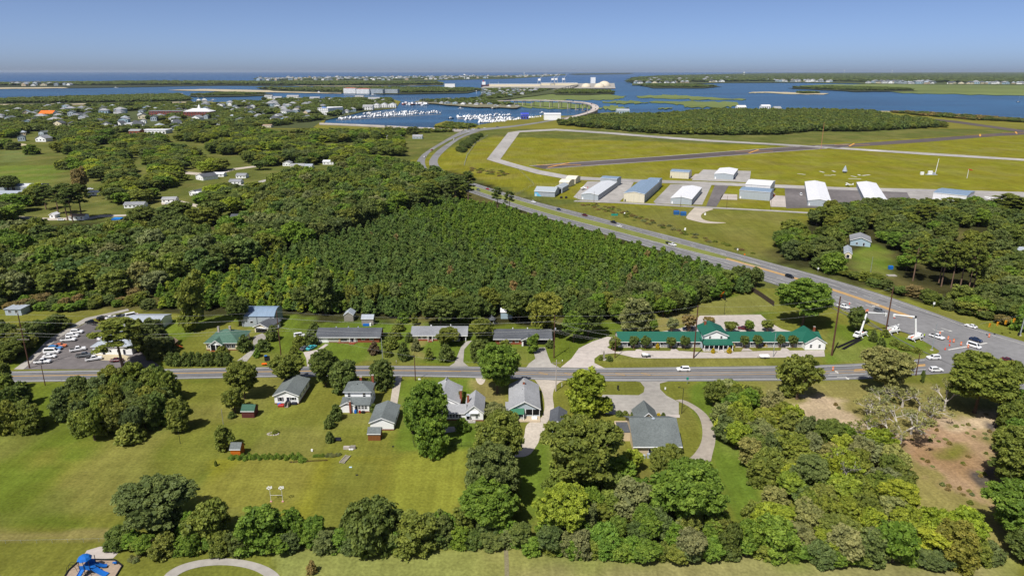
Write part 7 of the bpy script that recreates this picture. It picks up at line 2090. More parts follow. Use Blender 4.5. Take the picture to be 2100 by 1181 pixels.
# signals on span wires
g, h = P(1910.7, 718, .1), hgt(1910.7, 718, 664)
o = thing('signal_pole', 'grey steel signal pole on the tip of grass', 'signal pole', g); b = MB(); b.tube((0, 0, 0), (.1, 0, h), .22, .14, STEEL, 10); b.lathe([(.6, -.02), (.6, .2)], CONC_P, 10); b.build('pole', o)
g2_, h2_ = P(2091.6, 688, .1), hgt(2091.6, 688, 606)
o = thing('signal_pole', 'tall grey steel signal pole at the right edge', 'signal pole', g2_); b = MB(); b.tube((0, 0, 0), (.5, 0, h2_), .26, .12, STEEL, 10); b.lathe([(.6, -.02), (.6, .2)], CONC_P, 10); b.build('pole', o)
b = MB(); b.box(-.9, -.3, -.3, .3, 0, 1.3, BLACKM); tag(b.build('control_box'), 'dark control cabinet at the foot of the tall signal pole', 'cabinet').location = g2_
YM = 'signal'
b = MB(); b.box(-.2, .2, -.15, .15, -1.1, 0, mk('signal_yellow', hexc('dc9a22'), .5, .04)); b.tube((0, 0, 0), (0, 0, .5), .03, .03, BLACKM, 5); sh_ = b.mesh('signal_head')
b = MB()
for k, c in enumerate((hexc('8a1712'), hexc('6b5312'), hexc('1c5a2e'))): b.tube((0, -.155, -.2 - .33 * k), (0, -.2, -.2 - .33 * k), .13, .13, mk('signal_lens_%s' % ('red', 'amber', 'green')[k], c, .3, .02), 8)
ln = b.mesh('signal_lens')
a_, c_ = g + Vector((.1, 0, h - .3)), g2_ + Vector((.4, 0, h2_ * .62))
Yd = g2_.y - 2
for k, (x, y) in enumerate([(2030.6, 663), (2047, 660), (2063.5, 657), (2080.5, 653)]):
    o = link('traffic_signal', sh_); o.location = PZ(x, y, Yd + .5 * k); o.scale = (1.5,) * 3
    tag(o, ('first', 'second', 'third', 'fourth')[k] + ' yellow traffic signal from the left on the span wire', 'traffic signal', 'yellow traffic signals'); link('lens', ln, o)
wire(PZ(2010, 664, Yd), PZ(2096, 645, Yd + 2), .1, 'span wire carrying the yellow traffic signals')
# small signs
def sign(px, yb, w, h, z, mat, lab, name='sign', post=True):
    o = thing(name, lab, 'sign', P(px, yb, .08))
    if post: b = MB(); b.tube((0, 0, 0), (0, 0, z + h * .5), .05, .05, STEEL, 5); b.build('post', o)
    b = MB(); b.box(-w / 2, w / 2, -.1, -.055, z, z + h, mat); b.build('panel', o)
GRS = mk('sign_green', hexc('2a8a78'), .5, .05)
sign(1260, 447, 5.0, 1.6, 1.6, GRS, 'green highway sign in the verge before the airfield'); sign(1914, 631, .9, 1.2, 1.6, TRIM, 'white sign at the scrub beside the highway'); sign(1677, 558, .8, 1.0, 1.6, TRIM, 'small white sign on the far verge of the highway'); sign(1512, 518, .8, 1.1, 1.5, TRIM, 'small white sign on the verge opposite the plantation')
sign(1525, 541, .8, .8, 5.2, ORANGE, 'orange diamond sign on a tall post in the highway median'); sign(1409, 788, .8, 1.0, 1.8, GRS, 'thin green street sign by the road below the white SUV'); sign(1267, 801, .6, 1.6, .5, BLACKM, 'dark small sign on the grass before the office'); sign(1364, 800, .5, .9, .3, TRIM, 'white marker beside the office drive entrance')
o = thing('motel_sign', 'narrow grey wedge sign among shrubs at the motel entrance', 'sign', P(1238, 737, .08)); b = MB(); b.box(-.35, .35, -.6, .6, 0, 3.4, WOODG, .12, .3); b.build('panel', o); b = MB(); b.lathe([(1.2, 0), (1.1, .3)], CONC, 10); b.build('base', o)
sign(813, 745, .3, .5, .8, CONC_P, 'pale mailbox left of the lamp post', 'mailbox'); sign(1153, 744, .3, .5, .8, TRIM, 'white mailbox beside the charcoal ranch drive', 'mailbox'); sign(860, 779, .9, .6, .1, TRIM, 'small white utility box at the short pole', 'utility_box', False)
sign(1152, 794, .12, 1.5, .2, TRIM, 'white marker post by the gravel drive', 'marker_post', False)

# ---------------------------------------------------------------- fences
def fence(px, h, lab, mat, step=2.5, boards=False, rails=(.95,), name='fence', r=.05):
    o = thing(name, lab, 'fence', P(*px[0], .05))
    w = [p - o.location for p in pl(px, .05)]
    tot = sum((c - a).length for a, c in zip(w, w[1:]))
    n = max(1, int(tot / step))
    f = at_frac(w, n)
    b = MB(); b.tube((0, 0, 0), (0, 0, h), r, r, mat, 5); pm = b.mesh('post')
    for p in f[:200]: q = link('post', pm, o); q.location = p
    b = MB()
    for a, c in zip(f, f[1:]):
        for z in rails: b.tube(a + Vector((0, 0, h * z)), c + Vector((0, 0, h * z)), r * .5, r * .5, mat, 4, False)
        if boards:
            m = int((c - a).length / .3)
            for j in range(m):
                p, q = a + (c - a) * (j / m), a + (c - a) * ((j + .92) / m)
                t = Vector(((q - p).y, -(q - p).x, 0)).normalized() * (.02 + .02 * (j % 2))
                b.hexa([p - t, q - t, q + t, p + t] + [v + Vector((0, 0, h * (.95 + .04 * ((j * 7) % 3)))) for v in (p - t, q - t, q + t, p + t)], mat)
    k = b.build('boards' if boards else 'rail', o)
    if boards: k['kind'] = 'stuff'
fence([(1541, 597), (1560, 609), (1587, 628)], 2.4, 'dark board fence at the upper corner of the motel lawn', mk('dark_boards', hexc('4a4038'), .9, .15, 1.5), boards=True)
fence([(847, 890), (847, 917), (966, 915)], 1.5, 'black wire fence behind the sprawling white house', BLACKM, rails=(.05, .3, .55, .8, .98), r=.035)
fence([(-20, 1115), (100, 1113), (235, 1110)], 1.0, 'thin white rail fence at the lower left', STEEL, 3.5, r=.03)
fence([(118, 700), (150, 680), (175, 668)], 1.4, 'pale fence along the lane behind the shop', CONC_P, 3, rails=(.5, .95))
fence([(1060, 345), (1096, 380), (1060, 400)], 2.2, 'grey mesh fence at the airfield corner', STEEL, 6, rails=(.1, .5, .98))
fence([(952, 340), (958, 320), (975, 295), (1000, 279)], 2.4, 'thin pale airfield fence along the highway bend', STEEL, 12, rails=(.1, .5, .98), r=.12)

# ---------------------------------------------------------------- garden and park things
o = thing('martin_house_rack', 'white gourd rack on two poles in the lower meadow', 'bird house', P(568, 1028, .07))
s_ = mpp(o.location)
for x in (-12 * s_, 12 * s_):
    b = MB(); b.tube((x, 0, 0), (x, 0, 4.2), .05, .04, TRIM, 6); b.box(x - .25, x + .25, -.25, .25, 0, .12, mk('pink_base', hexc('c98f8f'), .7, .05)); b.build('pole', o)
    for k in range(8):
        a = k * math.pi / 4; b = MB(); b.lathe([(.03, .22), (.09, .12), (.16, -.02), (.1, -.15), (.02, -.18)], TRIM, 8, (x + .55 * math.cos(a), .55 * math.sin(a), 4.0 + .12 * (k % 2))); b.build('gourd', o)
    b = MB(); [b.tube((x, 0, 4.2), (x + .6 * math.cos(k * math.pi / 4), .6 * math.sin(k * math.pi / 4), 4.25), .02, .02, TRIM, 4) for k in range(8)]; b.build('spokes', o)
b = MB(); b.tube((-12 * s_, 0, 1.9), (12 * s_, 0, 1.9), .03, .03, TRIM, 5); b.build('crossbar', o)
CROP = mk('crop_leaves', (.07, .11, .02), .8, .3, 3.0)
pts = []
for t in range(66):
    if t in (46, 47, 52, 53): continue
    a = P(472 + (620 - 472) * t / 65, 939 + 3 * math.sin(t), .05); pts.append((a.x, a.y + RND.uniform(-.5, .5), .05, RND.uniform(.5, .8), RND.uniform(.7, 1.4), 'bush', jit(C_LUSH, .15)))
mass('vegetable_row', 'long leafy vegetable row beside the orange shed', 'vegetables', pts, ['bush'])
pts = [(P(595 + 75 * t / 24, 948 - 4 * t / 24, .05).x, P(595 + 75 * t / 24, 948 - 4 * t / 24, .05).y, .05, .22, .45, 'bush', jit(C_BROWN, .2)) for t in range(25)]
mass('seedling_row', 'sparse row of seedlings below the vegetable row', 'seedlings', pts, ['bush'])
pts = [(P(668 + 28 * RND.random(), 934 + 5 * RND.random(), .05).x, P(680, 932 + 5 * RND.random(), .05).y, .05, .5, .8, 'bush', jit(C_GREY, .15)) for t in range(14)] + [(P(644 + 20 * RND.random(), 934, .05).x, P(680, 934 + 3 * RND.random(), .05).y, .05, .5, .8, 'bush', jit(C_LUSH, .15)) for t in range(8)]
mass('vegetable_bed', 'netted vegetable bed right of the long row', 'vegetables', pts, ['bush'])
def boxy(name, lab, cat, px, py, parts, rz=0):
    o = thing(name, lab, cat, P(px, py, .06), math.radians(rz))
    for nm, fn in parts:
        b = MB(); fn(b); b.build(nm, o)
    return o
boxy('cold_frame', 'long low slatted frame on the lawn below the benches', 'garden frame', 701, 950, [('frame', lambda b: (b.box(-.8, -.7, 0, 4, 0, .4, CONC_P), b.box(.7, .8, 0, 4, 0, .4, CONC_P), [b.box(-.69, .69, k * .6, k * .6 + .1, .2, .35, CONC_P) for k in range(7)]))], -14)
boxy('raised_bed', 'pale raised bed with pots and planks by the garden', 'garden bed', 716, 920, [('planks', lambda b: (b.box(-1.6, .2, -.4, .4, 0, .8, CONC_P), b.box(.4, 1.9, -.3, .5, 0, .9, WOODG))), ('pots', lambda b: [b.lathe([(.2, 0), (.25, .4)], TRIM, 8, (x, -.7, 0)) for x in (.3, .8, 1.2)])])
boxy('garden_bench', 'dark garden bench beside the round bush', 'bench', 692, 904, [('seat', lambda b: b.box(-1.1, 1.1, -.4, .2, .4, .5, SHUT)), ('backrest', lambda b: b.box(-1.1, 1.1, .2, .28, .5, 1.1, SHUT)), ('leg', lambda b: b.box(-1.1, -1.0, -.4, .2, 0, .4, SHUT)), ('leg', lambda b: b.box(1.0, 1.1, -.4, .2, 0, .4, SHUT))])
boxy('flower_bed', 'ringed flower bed alone on the lawn', 'flower bed', 560, 890, [('edging', lambda b: [b.box(1.6 * math.cos(k * .5) - .25, 1.6 * math.cos(k * .5) + .25, .8 * math.sin(k * .5) - .15, .8 * math.sin(k * .5) + .15, 0, .2, CONC_P) for k in range(13)])])
for px, py, w, h_, m, nm, lab in [(729, 847, .7, 1.1, BLUE, 'bin', 'blue bin at the back of the two-storey house'), (738, 847, .5, 1.0, RED, 'bin', 'reddish bin beside the blue bin'), (745, 847, .9, .8, BLACKM, 'crate', 'dark crate beside the bins of the two-storey house'), (573, 831, 1.0, .8, BLUE, 'bin', 'blue tub at the left corner of the cottage'),
                                  (577, 833, 1.8, .7, RED, 'mower', 'red ride-on mower behind the cottage'), (604, 829, 1.6, .9, SHUT, 'crate', 'dark crates right of the cottage stairs'), (719, 958, .7, .15, mk('white_lid', hexc('b9d6ea'), .5, .03), 'lid', 'white lid lying on the lower lawn'), (732, 974, .6, .2, BLACKM, 'tub', 'black tub lying on the lower lawn'), (806, 916, .5, .3, BLACKM, 'stump', 'dark stump in the mown strip'),
                                  (640, 925, .5, .7, TRIM, 'ornament', 'white ornament near the vegetable row'), (1387, 440, 4.0, 3.0, mk('bin_blue', hexc('2f5f96'), .6, .05), 'skip', 'left blue skip by the airfield drive'), (1401, 442, 4.0, 3.0, mk('bin_blue', (0, 0, 0)), 'skip', 'right blue skip by the airfield drive'), (1386, 437, 3.4, 2.4, mk('rust', hexc('6b3c2c'), .9, .2), 'skip', 'rusty skip beside the blue skips'),
                                  (1826, 552, 2.2, 2.0, BLUE, 'container', 'blue container in the clearing of the right wood'), (1828, 566, 4.5, .6, CONC, 'slab', 'pale slab beside the blue container')]:
    b = MB(); t = .08 * w
    b.box(-w / 2, w / 2, -w * .3, w * .3, 0, h_ * .8, m, -t * .3, -t * .3); b.box(-w / 2 - t * .5, w / 2 + t * .5, -w * .33, w * .33, h_ * .801, h_, m, t, t)
    o = b.build(nm); o.location = P(px, py, .07); tag(o, lab, nm)
o = boxy('excavator', 'orange and black excavator standing at the edge of the motel lawn', 'excavator', 1476, 612, [('body', lambda b: (b.box(-1.4, .6, -1, 1, 1.0, 2.2, ORANGE, .1, .1), b.box(-.2, .9, .2, 1.0, 2.21, 3.2, BLACKM, .1, .05))), ('track', lambda b: b.box(-1.6, 1.6, -1.3, -.8, 0, .8, RUBBER, .3, 0)), ('track', lambda b: b.box(-1.6, 1.6, .8, 1.3, 0, .8, RUBBER, .3, 0)), ('boom', lambda b: (b.tube((.5, -.2, 1.8), (2.6, -.2, 4.2), .22, .18, ORANGE, 6), b.tube((2.6, -.2, 4.2), (3.4, -.2, 1.2), .17, .12, BLACKM, 6))), ('bucket', lambda b: b.box(3.0, 3.7, -.6, .2, .5, 1.2, BLACKM, .1, 0))], -60)
o = boxy('swing_playset', 'wooden play tower with roof between shop and hedge', 'play tower', 357, 713, [('post', lambda b: [b.box(x - .08, x + .08, y - .08, y + .08, 0, 2.6, WB) for x in (-1, 1) for y in (-1, 1)]), ('platform', lambda b: b.box(-1.2, 1.2, -1.2, 1.2, 1.3, 1.45, WB)), ('roof', lambda b: b.prism([(-1.5, 2.6), (1.5, 2.6), (0, 3.9)], -1.4, 1.4, mk('tan_shingles', (0, 0, 0)))), ('slide', lambda b: b.hexa([(1.2, -.4, 1.3), (3.4, -.4, .1), (3.4, .4, .1), (1.2, .4, 1.3), (1.2, -.4, 1.4), (3.4, -.4, .2), (3.4, .4, .2), (1.2, .4, 1.4)], mk('play_orange', hexc('c2672f'), .6, .05)))])
# playground in the lower left corner
o = thing('playground_tower', 'blue playground tower with slides on the sand pad', 'play tower', P(183, 1172, .08))
for x, y in ((-1.1, -1.1), (1.1, -1.1), (1.1, 1.1), (-1.1, 1.1), (0, -1.3), (0, 1.3)):
    b = MB(); b.tube((x, y, 0), (x, y, 3.6), .07, .07, SHUT, 6); b.build('post', o)
b = MB(); b.box(-1.2, 1.2, -1.2, 1.2, 1.5, 1.6, BLUE); b.build('platform', o)
b = MB(); b.lathe([(1.5, 3.3), (1.1, 3.8), (.5, 4.1), (.05, 4.2)], BLUE, 8, (-.6, .3, 0)); b.build('roof', o)
b = MB(); [b.box(-1.15, 1.15, y - .03, y + .03, 1.61, 2.5, BLUE) for y in (-1.12, 1.12)]; [b.box(-1.1 + .3 * k, -1.06 + .3 * k, 1.15, 1.18, 1.62, 2.4, SHUT) for k in range(8)]; b.build('railing', o)
def slide(name, a, c, w):
    b = MB(); a, c = Vector(a), Vector(c); d = c - a; t = Vector((-d.y, d.x, 0)).normalized() * w
    n = 8
    p = [a + d * (k / n) + Vector((0, 0, -.3 * math.sin(math.pi * k / n))) for k in range(n + 1)]
    for q, r in zip(p, p[1:]):
        b.hexa([q - t, r - t, r + t, q + t] + [v + Vector((0, 0, .05)) for v in (q - t, r - t, r + t, q + t)], BLUE)
        for s2 in (-1, 1):
            e = t * 1.01 * s2; f2 = t * 1.12 * s2
            b.hexa([q + e, r + e, r + f2, q + f2] + [v + Vector((0, 0, .28)) for v in (q + e, r + e, r + f2, q + f2)], BLUE)
    b.build(name, o)
slide('slide', (1.2, -.4, 1.55), (4.6, -1.2, .2), .5); slide('slide', (-.4, -1.2, 1.55), (-1.2, -4.6, .2), .45); slide('slide', (1.2, .9, 1.5), (3.2, 1.4, .4), .35)
boxy('spring_rider', 'small blue spring rider on the sand pad', 'play rider', 236, 1157, [('seat', lambda b: b.box(-.5, .5, -.15, .15, .4, .7, BLUE, .1, 0)), ('spring', lambda b: b.tube((0, 0, 0), (0, 0, .4), .12, .12, BLACKM, 6))])
boxy('climbing_frame', 'black arched climber at the left of the sand pad', 'climber', 150, 1170, [('frame', lambda b: [b.tube((1.2 * math.cos(math.pi * k / 8), y, 2.0 * math.sin(math.pi * k / 8)), (1.2 * math.cos(math.pi * (k + 1) / 8), y, 2.0 * math.sin(math.pi * (k + 1) / 8)), .04, .04, BLACKM, 5) for k in range(8) for y in (-.4, .4)])])
b = MB()
kp = pl([(128, 1190), (140, 1170), (160, 1152), (184, 1147), (236, 1148), (251, 1160), (238, 1181)], RZ)
for a, c in zip(kp, kp[1:]):
    t = Vector(((c - a).y, -(c - a).x, 0)).normalized() * .12
    b.hexa([a - t, c - t, c + t, a + t] + [v + Vector((0, 0, .25)) for v in (a - t, c - t, c + t, a + t)], BLACKM)
tag(b.build('border_kerb'), 'black border round the sand pad', 'border')
boxy('play_bench', 'orange and blue bench frame inside the oval path', 'bench', 445, 1194, [('backrest', lambda b: (b.box(-3.4, -.8, -.1, .1, .9, 1.15, mk('play_orange', (0, 0, 0))), b.box(.8, 3.4, -.1, .1, .9, 1.15, mk('play_orange', (0, 0, 0))), b.box(-.7, .7, -.1, .1, .5, 1.4, mk('play_orange', (0, 0, 0))))), ('post', lambda b: [b.tube((x, 0, 0), (x, 0, 1.5), .07, .07, BLUE, 6) for x in (-3.5, -.75, .75, 3.5)])])
pts = [(P(264 + 16 * RND.random(), 1148 + 14 * RND.random(), .05).x, P(270, 1142 + 12 * RND.random(), .05).y, .05, .5, .8, 'bush', jit(C_GREY, .2)) for _ in range(14)]
mass('planter_bed', 'grey shrubs in a timber edged bed by the playground', 'shrubs', pts, ['bush'])
b = MB(); strip('', offset(pl([(1037, 1118), (1039, 1150), (1040, 1200)], .09), -.5), offset(pl([(1037, 1118), (1039, 1150), (1040, 1200)], .09), .5), mk('ditch_soil', hexc('7d765a'), .95, .2, 2), 8, b=b); tag(b.build('ditch_path'), kind='structure')

# ---------------------------------------------------------------- aircraft and airfield equipment
def plane(px, py, rz, lab, col=None):
    o = thing('light_aircraft', lab, 'aircraft', P(px, py, .3), math.radians(rz))
    m = TRIM
    b = MB(); b.tube((2.4, 0, 1.2), (0.3, 0, 1.5), .45, .62, m, 8); b.tube((.3, 0, 1.5), (-4.4, 0, 1.6), .62, .12, m, 8); b.build('fuselage', o)
    b = MB(); b.box(-.5, 1.0, -5.4, 5.4, 2.25, 2.4, m, .1, .1); b.build('wing', o)
    b = MB(); b.box(-4.4, -3.6, -1.7, 1.7, 1.7, 1.78, m); b.build('tailplane', o)
    b = MB(); b.hexa([(-4.5, -.05, 1.7), (-3.4, -.05, 1.7), (-3.4, .05, 1.7), (-4.5, .05, 1.7), (-4.7, -.04, 3.0), (-4.1, -.04, 3.0), (-4.1, .04, 3.0), (-4.7, .04, 3.0)], col or m); b.build('fin', o)
    b = MB(); b.box(.35, 1.2, -.5, .5, 1.75, 2.24, GLASS, .1, .05); b.build('canopy', o)
    for p in ((1.8, 0), (-.2, -1.2), (-.2, 1.2)):
        b = MB(); b.tube((p[0], p[1] * .4, 1.2), (p[0], p[1], .3), .05, .05, m, 5); b.tube((p[0], p[1] - .08, .22), (p[0], p[1] + .08, .22), .22, .22, RUBBER, 8); b.build('wheel', o)
    b = MB(); b.box(2.41, 2.5, -.06, .06, .3, 2.1, BLACKM); b.build('propeller', o)
plane(1196, 389, 160, 'white and red light aircraft beside the long pale hangar', RED)
plane(1739, 382, 170, 'white high-wing aircraft on the taxiway left of the white roofs', None)
plane(1772, 383, 10, 'white and blue aircraft on the taxiway right of the other', BLUE)
plane(2030, 411, 20, 'white aircraft behind the tall pine at the right', None)
o = boxy('beacon_cone', 'white conical navigation tower in a ring on the airfield', 'navigation tower', 1732, 354.5, [('base', lambda b: b.lathe([(1.8, 0), (1.8, 1.6)], SHUT, 10)), ('cone', lambda b: b.lathe([(2.7, 1.61), (.3, 7.6), (.05, 7.8)], MT_GREY, 12))])
for k, (x0, y0, x1, y1) in enumerate([(1681, 351.5, 1690, 354), (1690, 359.5, 1705, 360), (1707, 350.5, 1713, 352.6), (1745, 361, 1757, 363.2), (1760, 358, 1764, 360), (1768, 360.4, 1784, 358.6), (1635, 356.4, 1652, 358.2), (1740, 366.5, 1766, 367.4), (1705, 358.6, 1714, 359.6)]):
    ln_ = pl([(x0, y0), (x1, y1)], .2); strip('white_ground_marker', offset(ln_, -1.2), offset(ln_, 1.2), WHITE_P, 2)
o = boxy('weather_station', 'cluster of white weather instruments with a mast on the airfield', 'weather station', 1905, 358.5, [('cabinet', lambda b: (b.box(-9, -6, -1, 1, 0, 3, TRIM), b.box(-1, 3, -1, 1, 0, 4, TRIM), b.box(4, 6, -1, 1, 0, 2.4, MT_GREY))), ('mast', lambda b: b.tube((6.5, 0, 0), (7.5, 0, 17), .35, .2, TRIM, 6)), ('platform', lambda b: b.box(-3.5, 8, -2, 2, .0, .4, MT_GREY))])
o = boxy('windsock', 'orange windsock on a striped post on the airfield', 'windsock', 1983, 366, [('post', lambda b: b.tube((0, 0, 0), (0, 0, 9), .35, .25, WHITE_P, 6)), ('sock', lambda b: b.tube((.2, 0, 9), (4, 0, 8.2), .8, .4, mk('sock_orange', hexc('b4492a'), .7, .05), 8))])
for k, (x, y, lab) in enumerate([(1446, 441, 'white marker on the grass below the hangars'), (1281, 440, 'white marker above the highway verge'), (1405, 472, 'white marker low in the airfield meadow')]):
    b = MB(); b.lathe([(.7, 0), (.6, 1.2), (.2, 1.6)], TRIM, 8); o = b.build('ground_marker'); o.location = P(x, y, .1); tag(o, lab, 'marker')

# ---------------------------------------------------------------- boats
def boat_mesh(L, kind, seed):
    rs = random.Random(seed); b = MB(); w = L * .16
    HUL = mk('boat_hull', hexc('dfe0e2'), .4, .05); DKM = mk('boat_navy', hexc('2b3550'), .4, .05); RD = mk('boat_red', hexc('7d2a2a'), .5, .08)
    hm = {'trawler': RD if seed % 2 else HUL}.get(kind, DKM if seed % 7 == 0 else HUL)
    st = [(-.5, .85, 1.1), (-.2, 1.0, 1.1), (.15, .95, 1.25), (.38, .5, 1.5), (.5, .02, 1.75)]
    vs, fs = [], []
    for x, k, z in st: vs += [(x * L, -w * k * .6, -.2), (x * L, w * k * .6, -.2), (x * L, w * k, z * L / 12), (x * L, -w * k, z * L / 12)]
    for i in range(4): a, c = i * 4, i * 4 + 4; fs += [(a, c, c + 1, a + 1), (a + 1, c + 1, c + 2, a + 2), (a + 2, c + 2, c + 3, a + 3), (a + 3, c + 3, c, a)]
    b.solid(vs, fs + [(0, 1, 2, 3)], hm)
    h = L / 12
    if kind == 'motor':
        b.box(-.28 * L, .12 * L, -w * .7, w * .7, 1.2 * h, 2.7 * h, TRIM, L * .03, w * .1); b.box(-.2 * L, .05 * L, -w * .6, w * .6, 2.71 * h, 3.6 * h, TRIM, L * .04, .1); b.box(-.27 * L, .1 * L, -w * .74, -w * .70, 1.7 * h, 2.3 * h, GLASS); b.tube((-.1 * L, 0, 3.6 * h), (-.16 * L, 0, 6 * h), .06, .05, STEEL, 4)
        for s_ in (-1, 1): b.tube((0, w * s_ * .6, 2.5 * h), (-.3 * L, w * 2 * s_, 8 * h), .07, .04, STEEL, 4)
    elif kind == 'sail':
        b.box(-.2 * L, .15 * L, -w * .5, w * .5, 1.2 * h, 1.8 * h, TRIM, .2, .1); b.tube((.05 * L, 0, 1.2 * h), (.05 * L, 0, L * 1.3), .12, .08, STEEL, 5); b.tube((.05 * L, 0, 2.4 * h), (-.35 * L, 0, 2.4 * h), .14, .12, DKM, 5)
    else:
        b.box(.02 * L, .25 * L, -w * .7, w * .7, 1.3 * h, 3.2 * h, TRIM, .2, .1); b.tube((-.05 * L, 0, 1.2 * h), (-.05 * L, 0, L * .8), .2, .12, STEEL, 5)
        for s_ in (-1, 1): b.tube((-.05 * L, 0, 1.6 * h), (-.1 * L, s_ * L * .3, L * .75), .13, .1, STEEL, 4)
    return b.mesh('boat')
BM = {'motor': [boat_mesh(L, 'motor', k) for k, L in enumerate((13, 15, 18, 21, 16, 14))], 'sail': [boat_mesh(L, 'sail', k) for k, L in enumerate((11, 13, 15))], 'trawler': [boat_mesh(L, 'trawler', k) for k, L in enumerate((22, 26, 24))]}
NB = [0]
def boat(kind, px, py, rz, lab, group=None, sc=1.0):
    NB[0] += 1
    o = link('sailboat' if kind == 'sail' else 'trawler' if kind == 'trawler' else 'motor_boat', BM[kind][NB[0] % len(BM[kind])])
    g = P(px, py, -1.2); o.location = (g.x, g.y, -1.1); o.rotation_euler = (0, 0, rz); o.scale = (sc,) * 3
    return tag(o, lab, 'boat', group)
def marina(rows, n, lab, group, kinds, sc=1.0, seed=1):
    rs = random.Random(seed)
    for (x0, y0, x1, y1) in rows:
        for k in range(n):
            t = (k + rs.uniform(-.3, .3)) / n
            boat(rs.choice(kinds), x0 + (x1 - x0) * t, y0 + (y1 - y0) * t + rs.uniform(-.7, .7), rs.choice((1.2, -1.9)) + rs.uniform(-.12, .12), lab, group, sc * rs.uniform(.85, 1.2))
marina([(696, 245, 745, 242), (735, 241.5, 850, 236), (770, 240, 906, 232), (760, 237, 900, 230), (745, 234.5, 860, 229.5)], 28, 'white motor yacht moored in the large marina basin', 'boats of the large marina', ('motor', 'motor', 'motor', 'sail'), .78, seed=1)
marina([(938, 242, 1000, 240), (958, 246, 1050, 243), (985, 249, 1060, 247), (960, 239, 1050, 237.5), (985, 252, 1040, 250)], 24, 'white boat moored in the basin by the highway', 'boats of the basin by the highway', ('motor', 'motor', 'sail'), .8, seed=2)
marina([(828, 215, 880, 216)], 10, 'trawler with outriggers at the fish docks', 'trawlers at the fish docks', ('trawler',), 1.2, 3)
marina([(1056, 247, 1112, 240)], 14, 'small boat on stands beside the blue boat shed', 'boats by the blue boat shed', ('motor',), .8, 4)
for kd, x, y, rz, lab, sc in [('sail', 2088, 210, .4, 'white sailboat alone near the right edge', 1.6), ('sail', 1018, 235, 1.0, 'sailboat anchored mid-channel before the curved bridge', 1.4), ('motor', 945, 224, .2, 'small white boat in the channel above the marina', 1.2), ('motor', 1011, 224, .2, 'small boat heading for the curved bridge', 1.2), ('motor', 238, 181.5, .1, 'white boat drawing a wake in the far channel', 1.8), ('sail', 437, 206, .2, 'white sail off the end of the wooded island', 1.5),
                              ('sail', 122, 214, .2, 'yacht with a tall green mast at the left of the town shore', 2.6), ('motor', 655, 192, .1, 'white boat by the sandy spit', 2.0), ('motor', 1113, 233, .4, 'boat passing under the curved bridge', 1.2), ('motor', 925, 244, .5, 'boat leaving the large marina', 1.1), ('motor', 765, 197, .2, 'white boat off the condominium row', 1.8), ('motor', 410, 211, .2, 'first white boat at the town waterfront', 2.2), ('motor', 422, 211, .3, 'second white boat at the town waterfront', 2.2), ('sail', 310, 213, .3, 'white yacht with tall mast at the town waterfront', 2.4)]:
    boat(kd, x, y, rz, lab, None, sc)
g = P(1015, 178.5, -1.2)
o = thing('ship', 'dark red and black cargo ship at the harbour quay', 'ship', (g.x, g.y, -1.2), 0)
b = MB(); b.prism([(-95, 0), (80, 0), (98, 14), (-98, 14)], -14, 14, mk('ship_hull', hexc('4a2f3c'), .5, .06)); b.build('hull', o)
b = MB(); b.box(-90, -66, -12, 12, 14, 34, TRIM); b.box(-84, -78, -3, 3, 34.01, 44, RED); b.build('bridge', o)
b = MB(); [b.box(-50 + 32 * k, -28 + 32 * k, -10, 10, 14, 17, mk('hatch', hexc('8d4a40'), .7, .05)) for k in range(4)]; [b.tube((-39 + 64 * k, 0, 14), (-39 + 64 * k, 0, 36), 1.2, 1, STEEL, 5) for k in range(2)]; b.build('hatches', o)
for k, (x0, y0, x1, y1, lab) in enumerate([(690, 246.5, 905, 234.5, 'outer floating dock of the large marina'), (750, 236, 890, 230.5, 'inner floating dock of the large marina'), (940, 244, 1055, 241, 'floating dock of the basin by the highway')]):
    ln_ = pl([(x0, y0), (x1, y1)], -.3); b = MB(); l_, r_ = offset(ln_, -2), offset(ln_, 2)
    b.hexa([Vector((p.x, p.y, -1.25)) for p in (l_[0], r_[0], r_[1], l_[1])] + [Vector((p.x, p.y, -.4)) for p in (l_[0], r_[0], r_[1], l_[1])], CONC_P); tag(b.build('dock'), lab, 'dock')

# ---------------------------------------------------------------- the woods
hwp = [(p.x, p.y) for p in offset(hw_n, -7)] + [(p.x, p.y) for p in reversed(offset(hw_s, 5))]
cwp = [(p.x, p.y) for p in offset(cwl_a, -9)] + [(p.x, p.y) for p in reversed(offset(cwr_b, 9))]
def clearof(pts):
    return [p for p in pts if not inside((p[0], p[1]), hwp) and not inside((p[0], p[1]), cwp)]
def plant_mix(x, y):
    n = math.sin(x * .021 + 1) + math.sin(y * .017 + x * .009)
    return C_LUSH if n + RND.uniform(-.7, .7) > .75 else C_PINE if RND.random() < .985 else C_BROWN
plantation = [(330, 634), (480, 634), (610, 640), (705, 650), (830, 655), (900, 656), (1050, 648), (1180, 655), (1290, 650), (1400, 640), (1450, 606), (1530, 604), (1530, 594), (1440, 561), (1340, 533), (1230, 502), (1130, 473), (1040, 446), (960, 427), (900, 425), (780, 470), (640, 520), (480, 570), (330, 610)]
pts = clearof(wood(plantation, 4.6, 21, (6.5, 10.5), ['young'], plant_mix, .6))
lowp = [(p.x, p.y) for p in pl([(300, 640), (330, 590), (480, 560), (620, 545), (740, 590), (720, 650), (480, 636)])]
pts = [(x, y, z, r, h * .8, k, jit(RND.choice((C_LUSH, C_LUSH, C_LIME, C_PINE)), .16)) if inside((x, y), lowp) else (x, y, z, r, h, k, c) for x, y, z, r, h, k, c in pts]
plant(pts, 'young_pine_tree', 'young pine at the near edge of the dense plantation', 'nearest pines of the plantation', 'pine_plantation', 'dense plantation of young pines filling the middle of the view', ['young'])
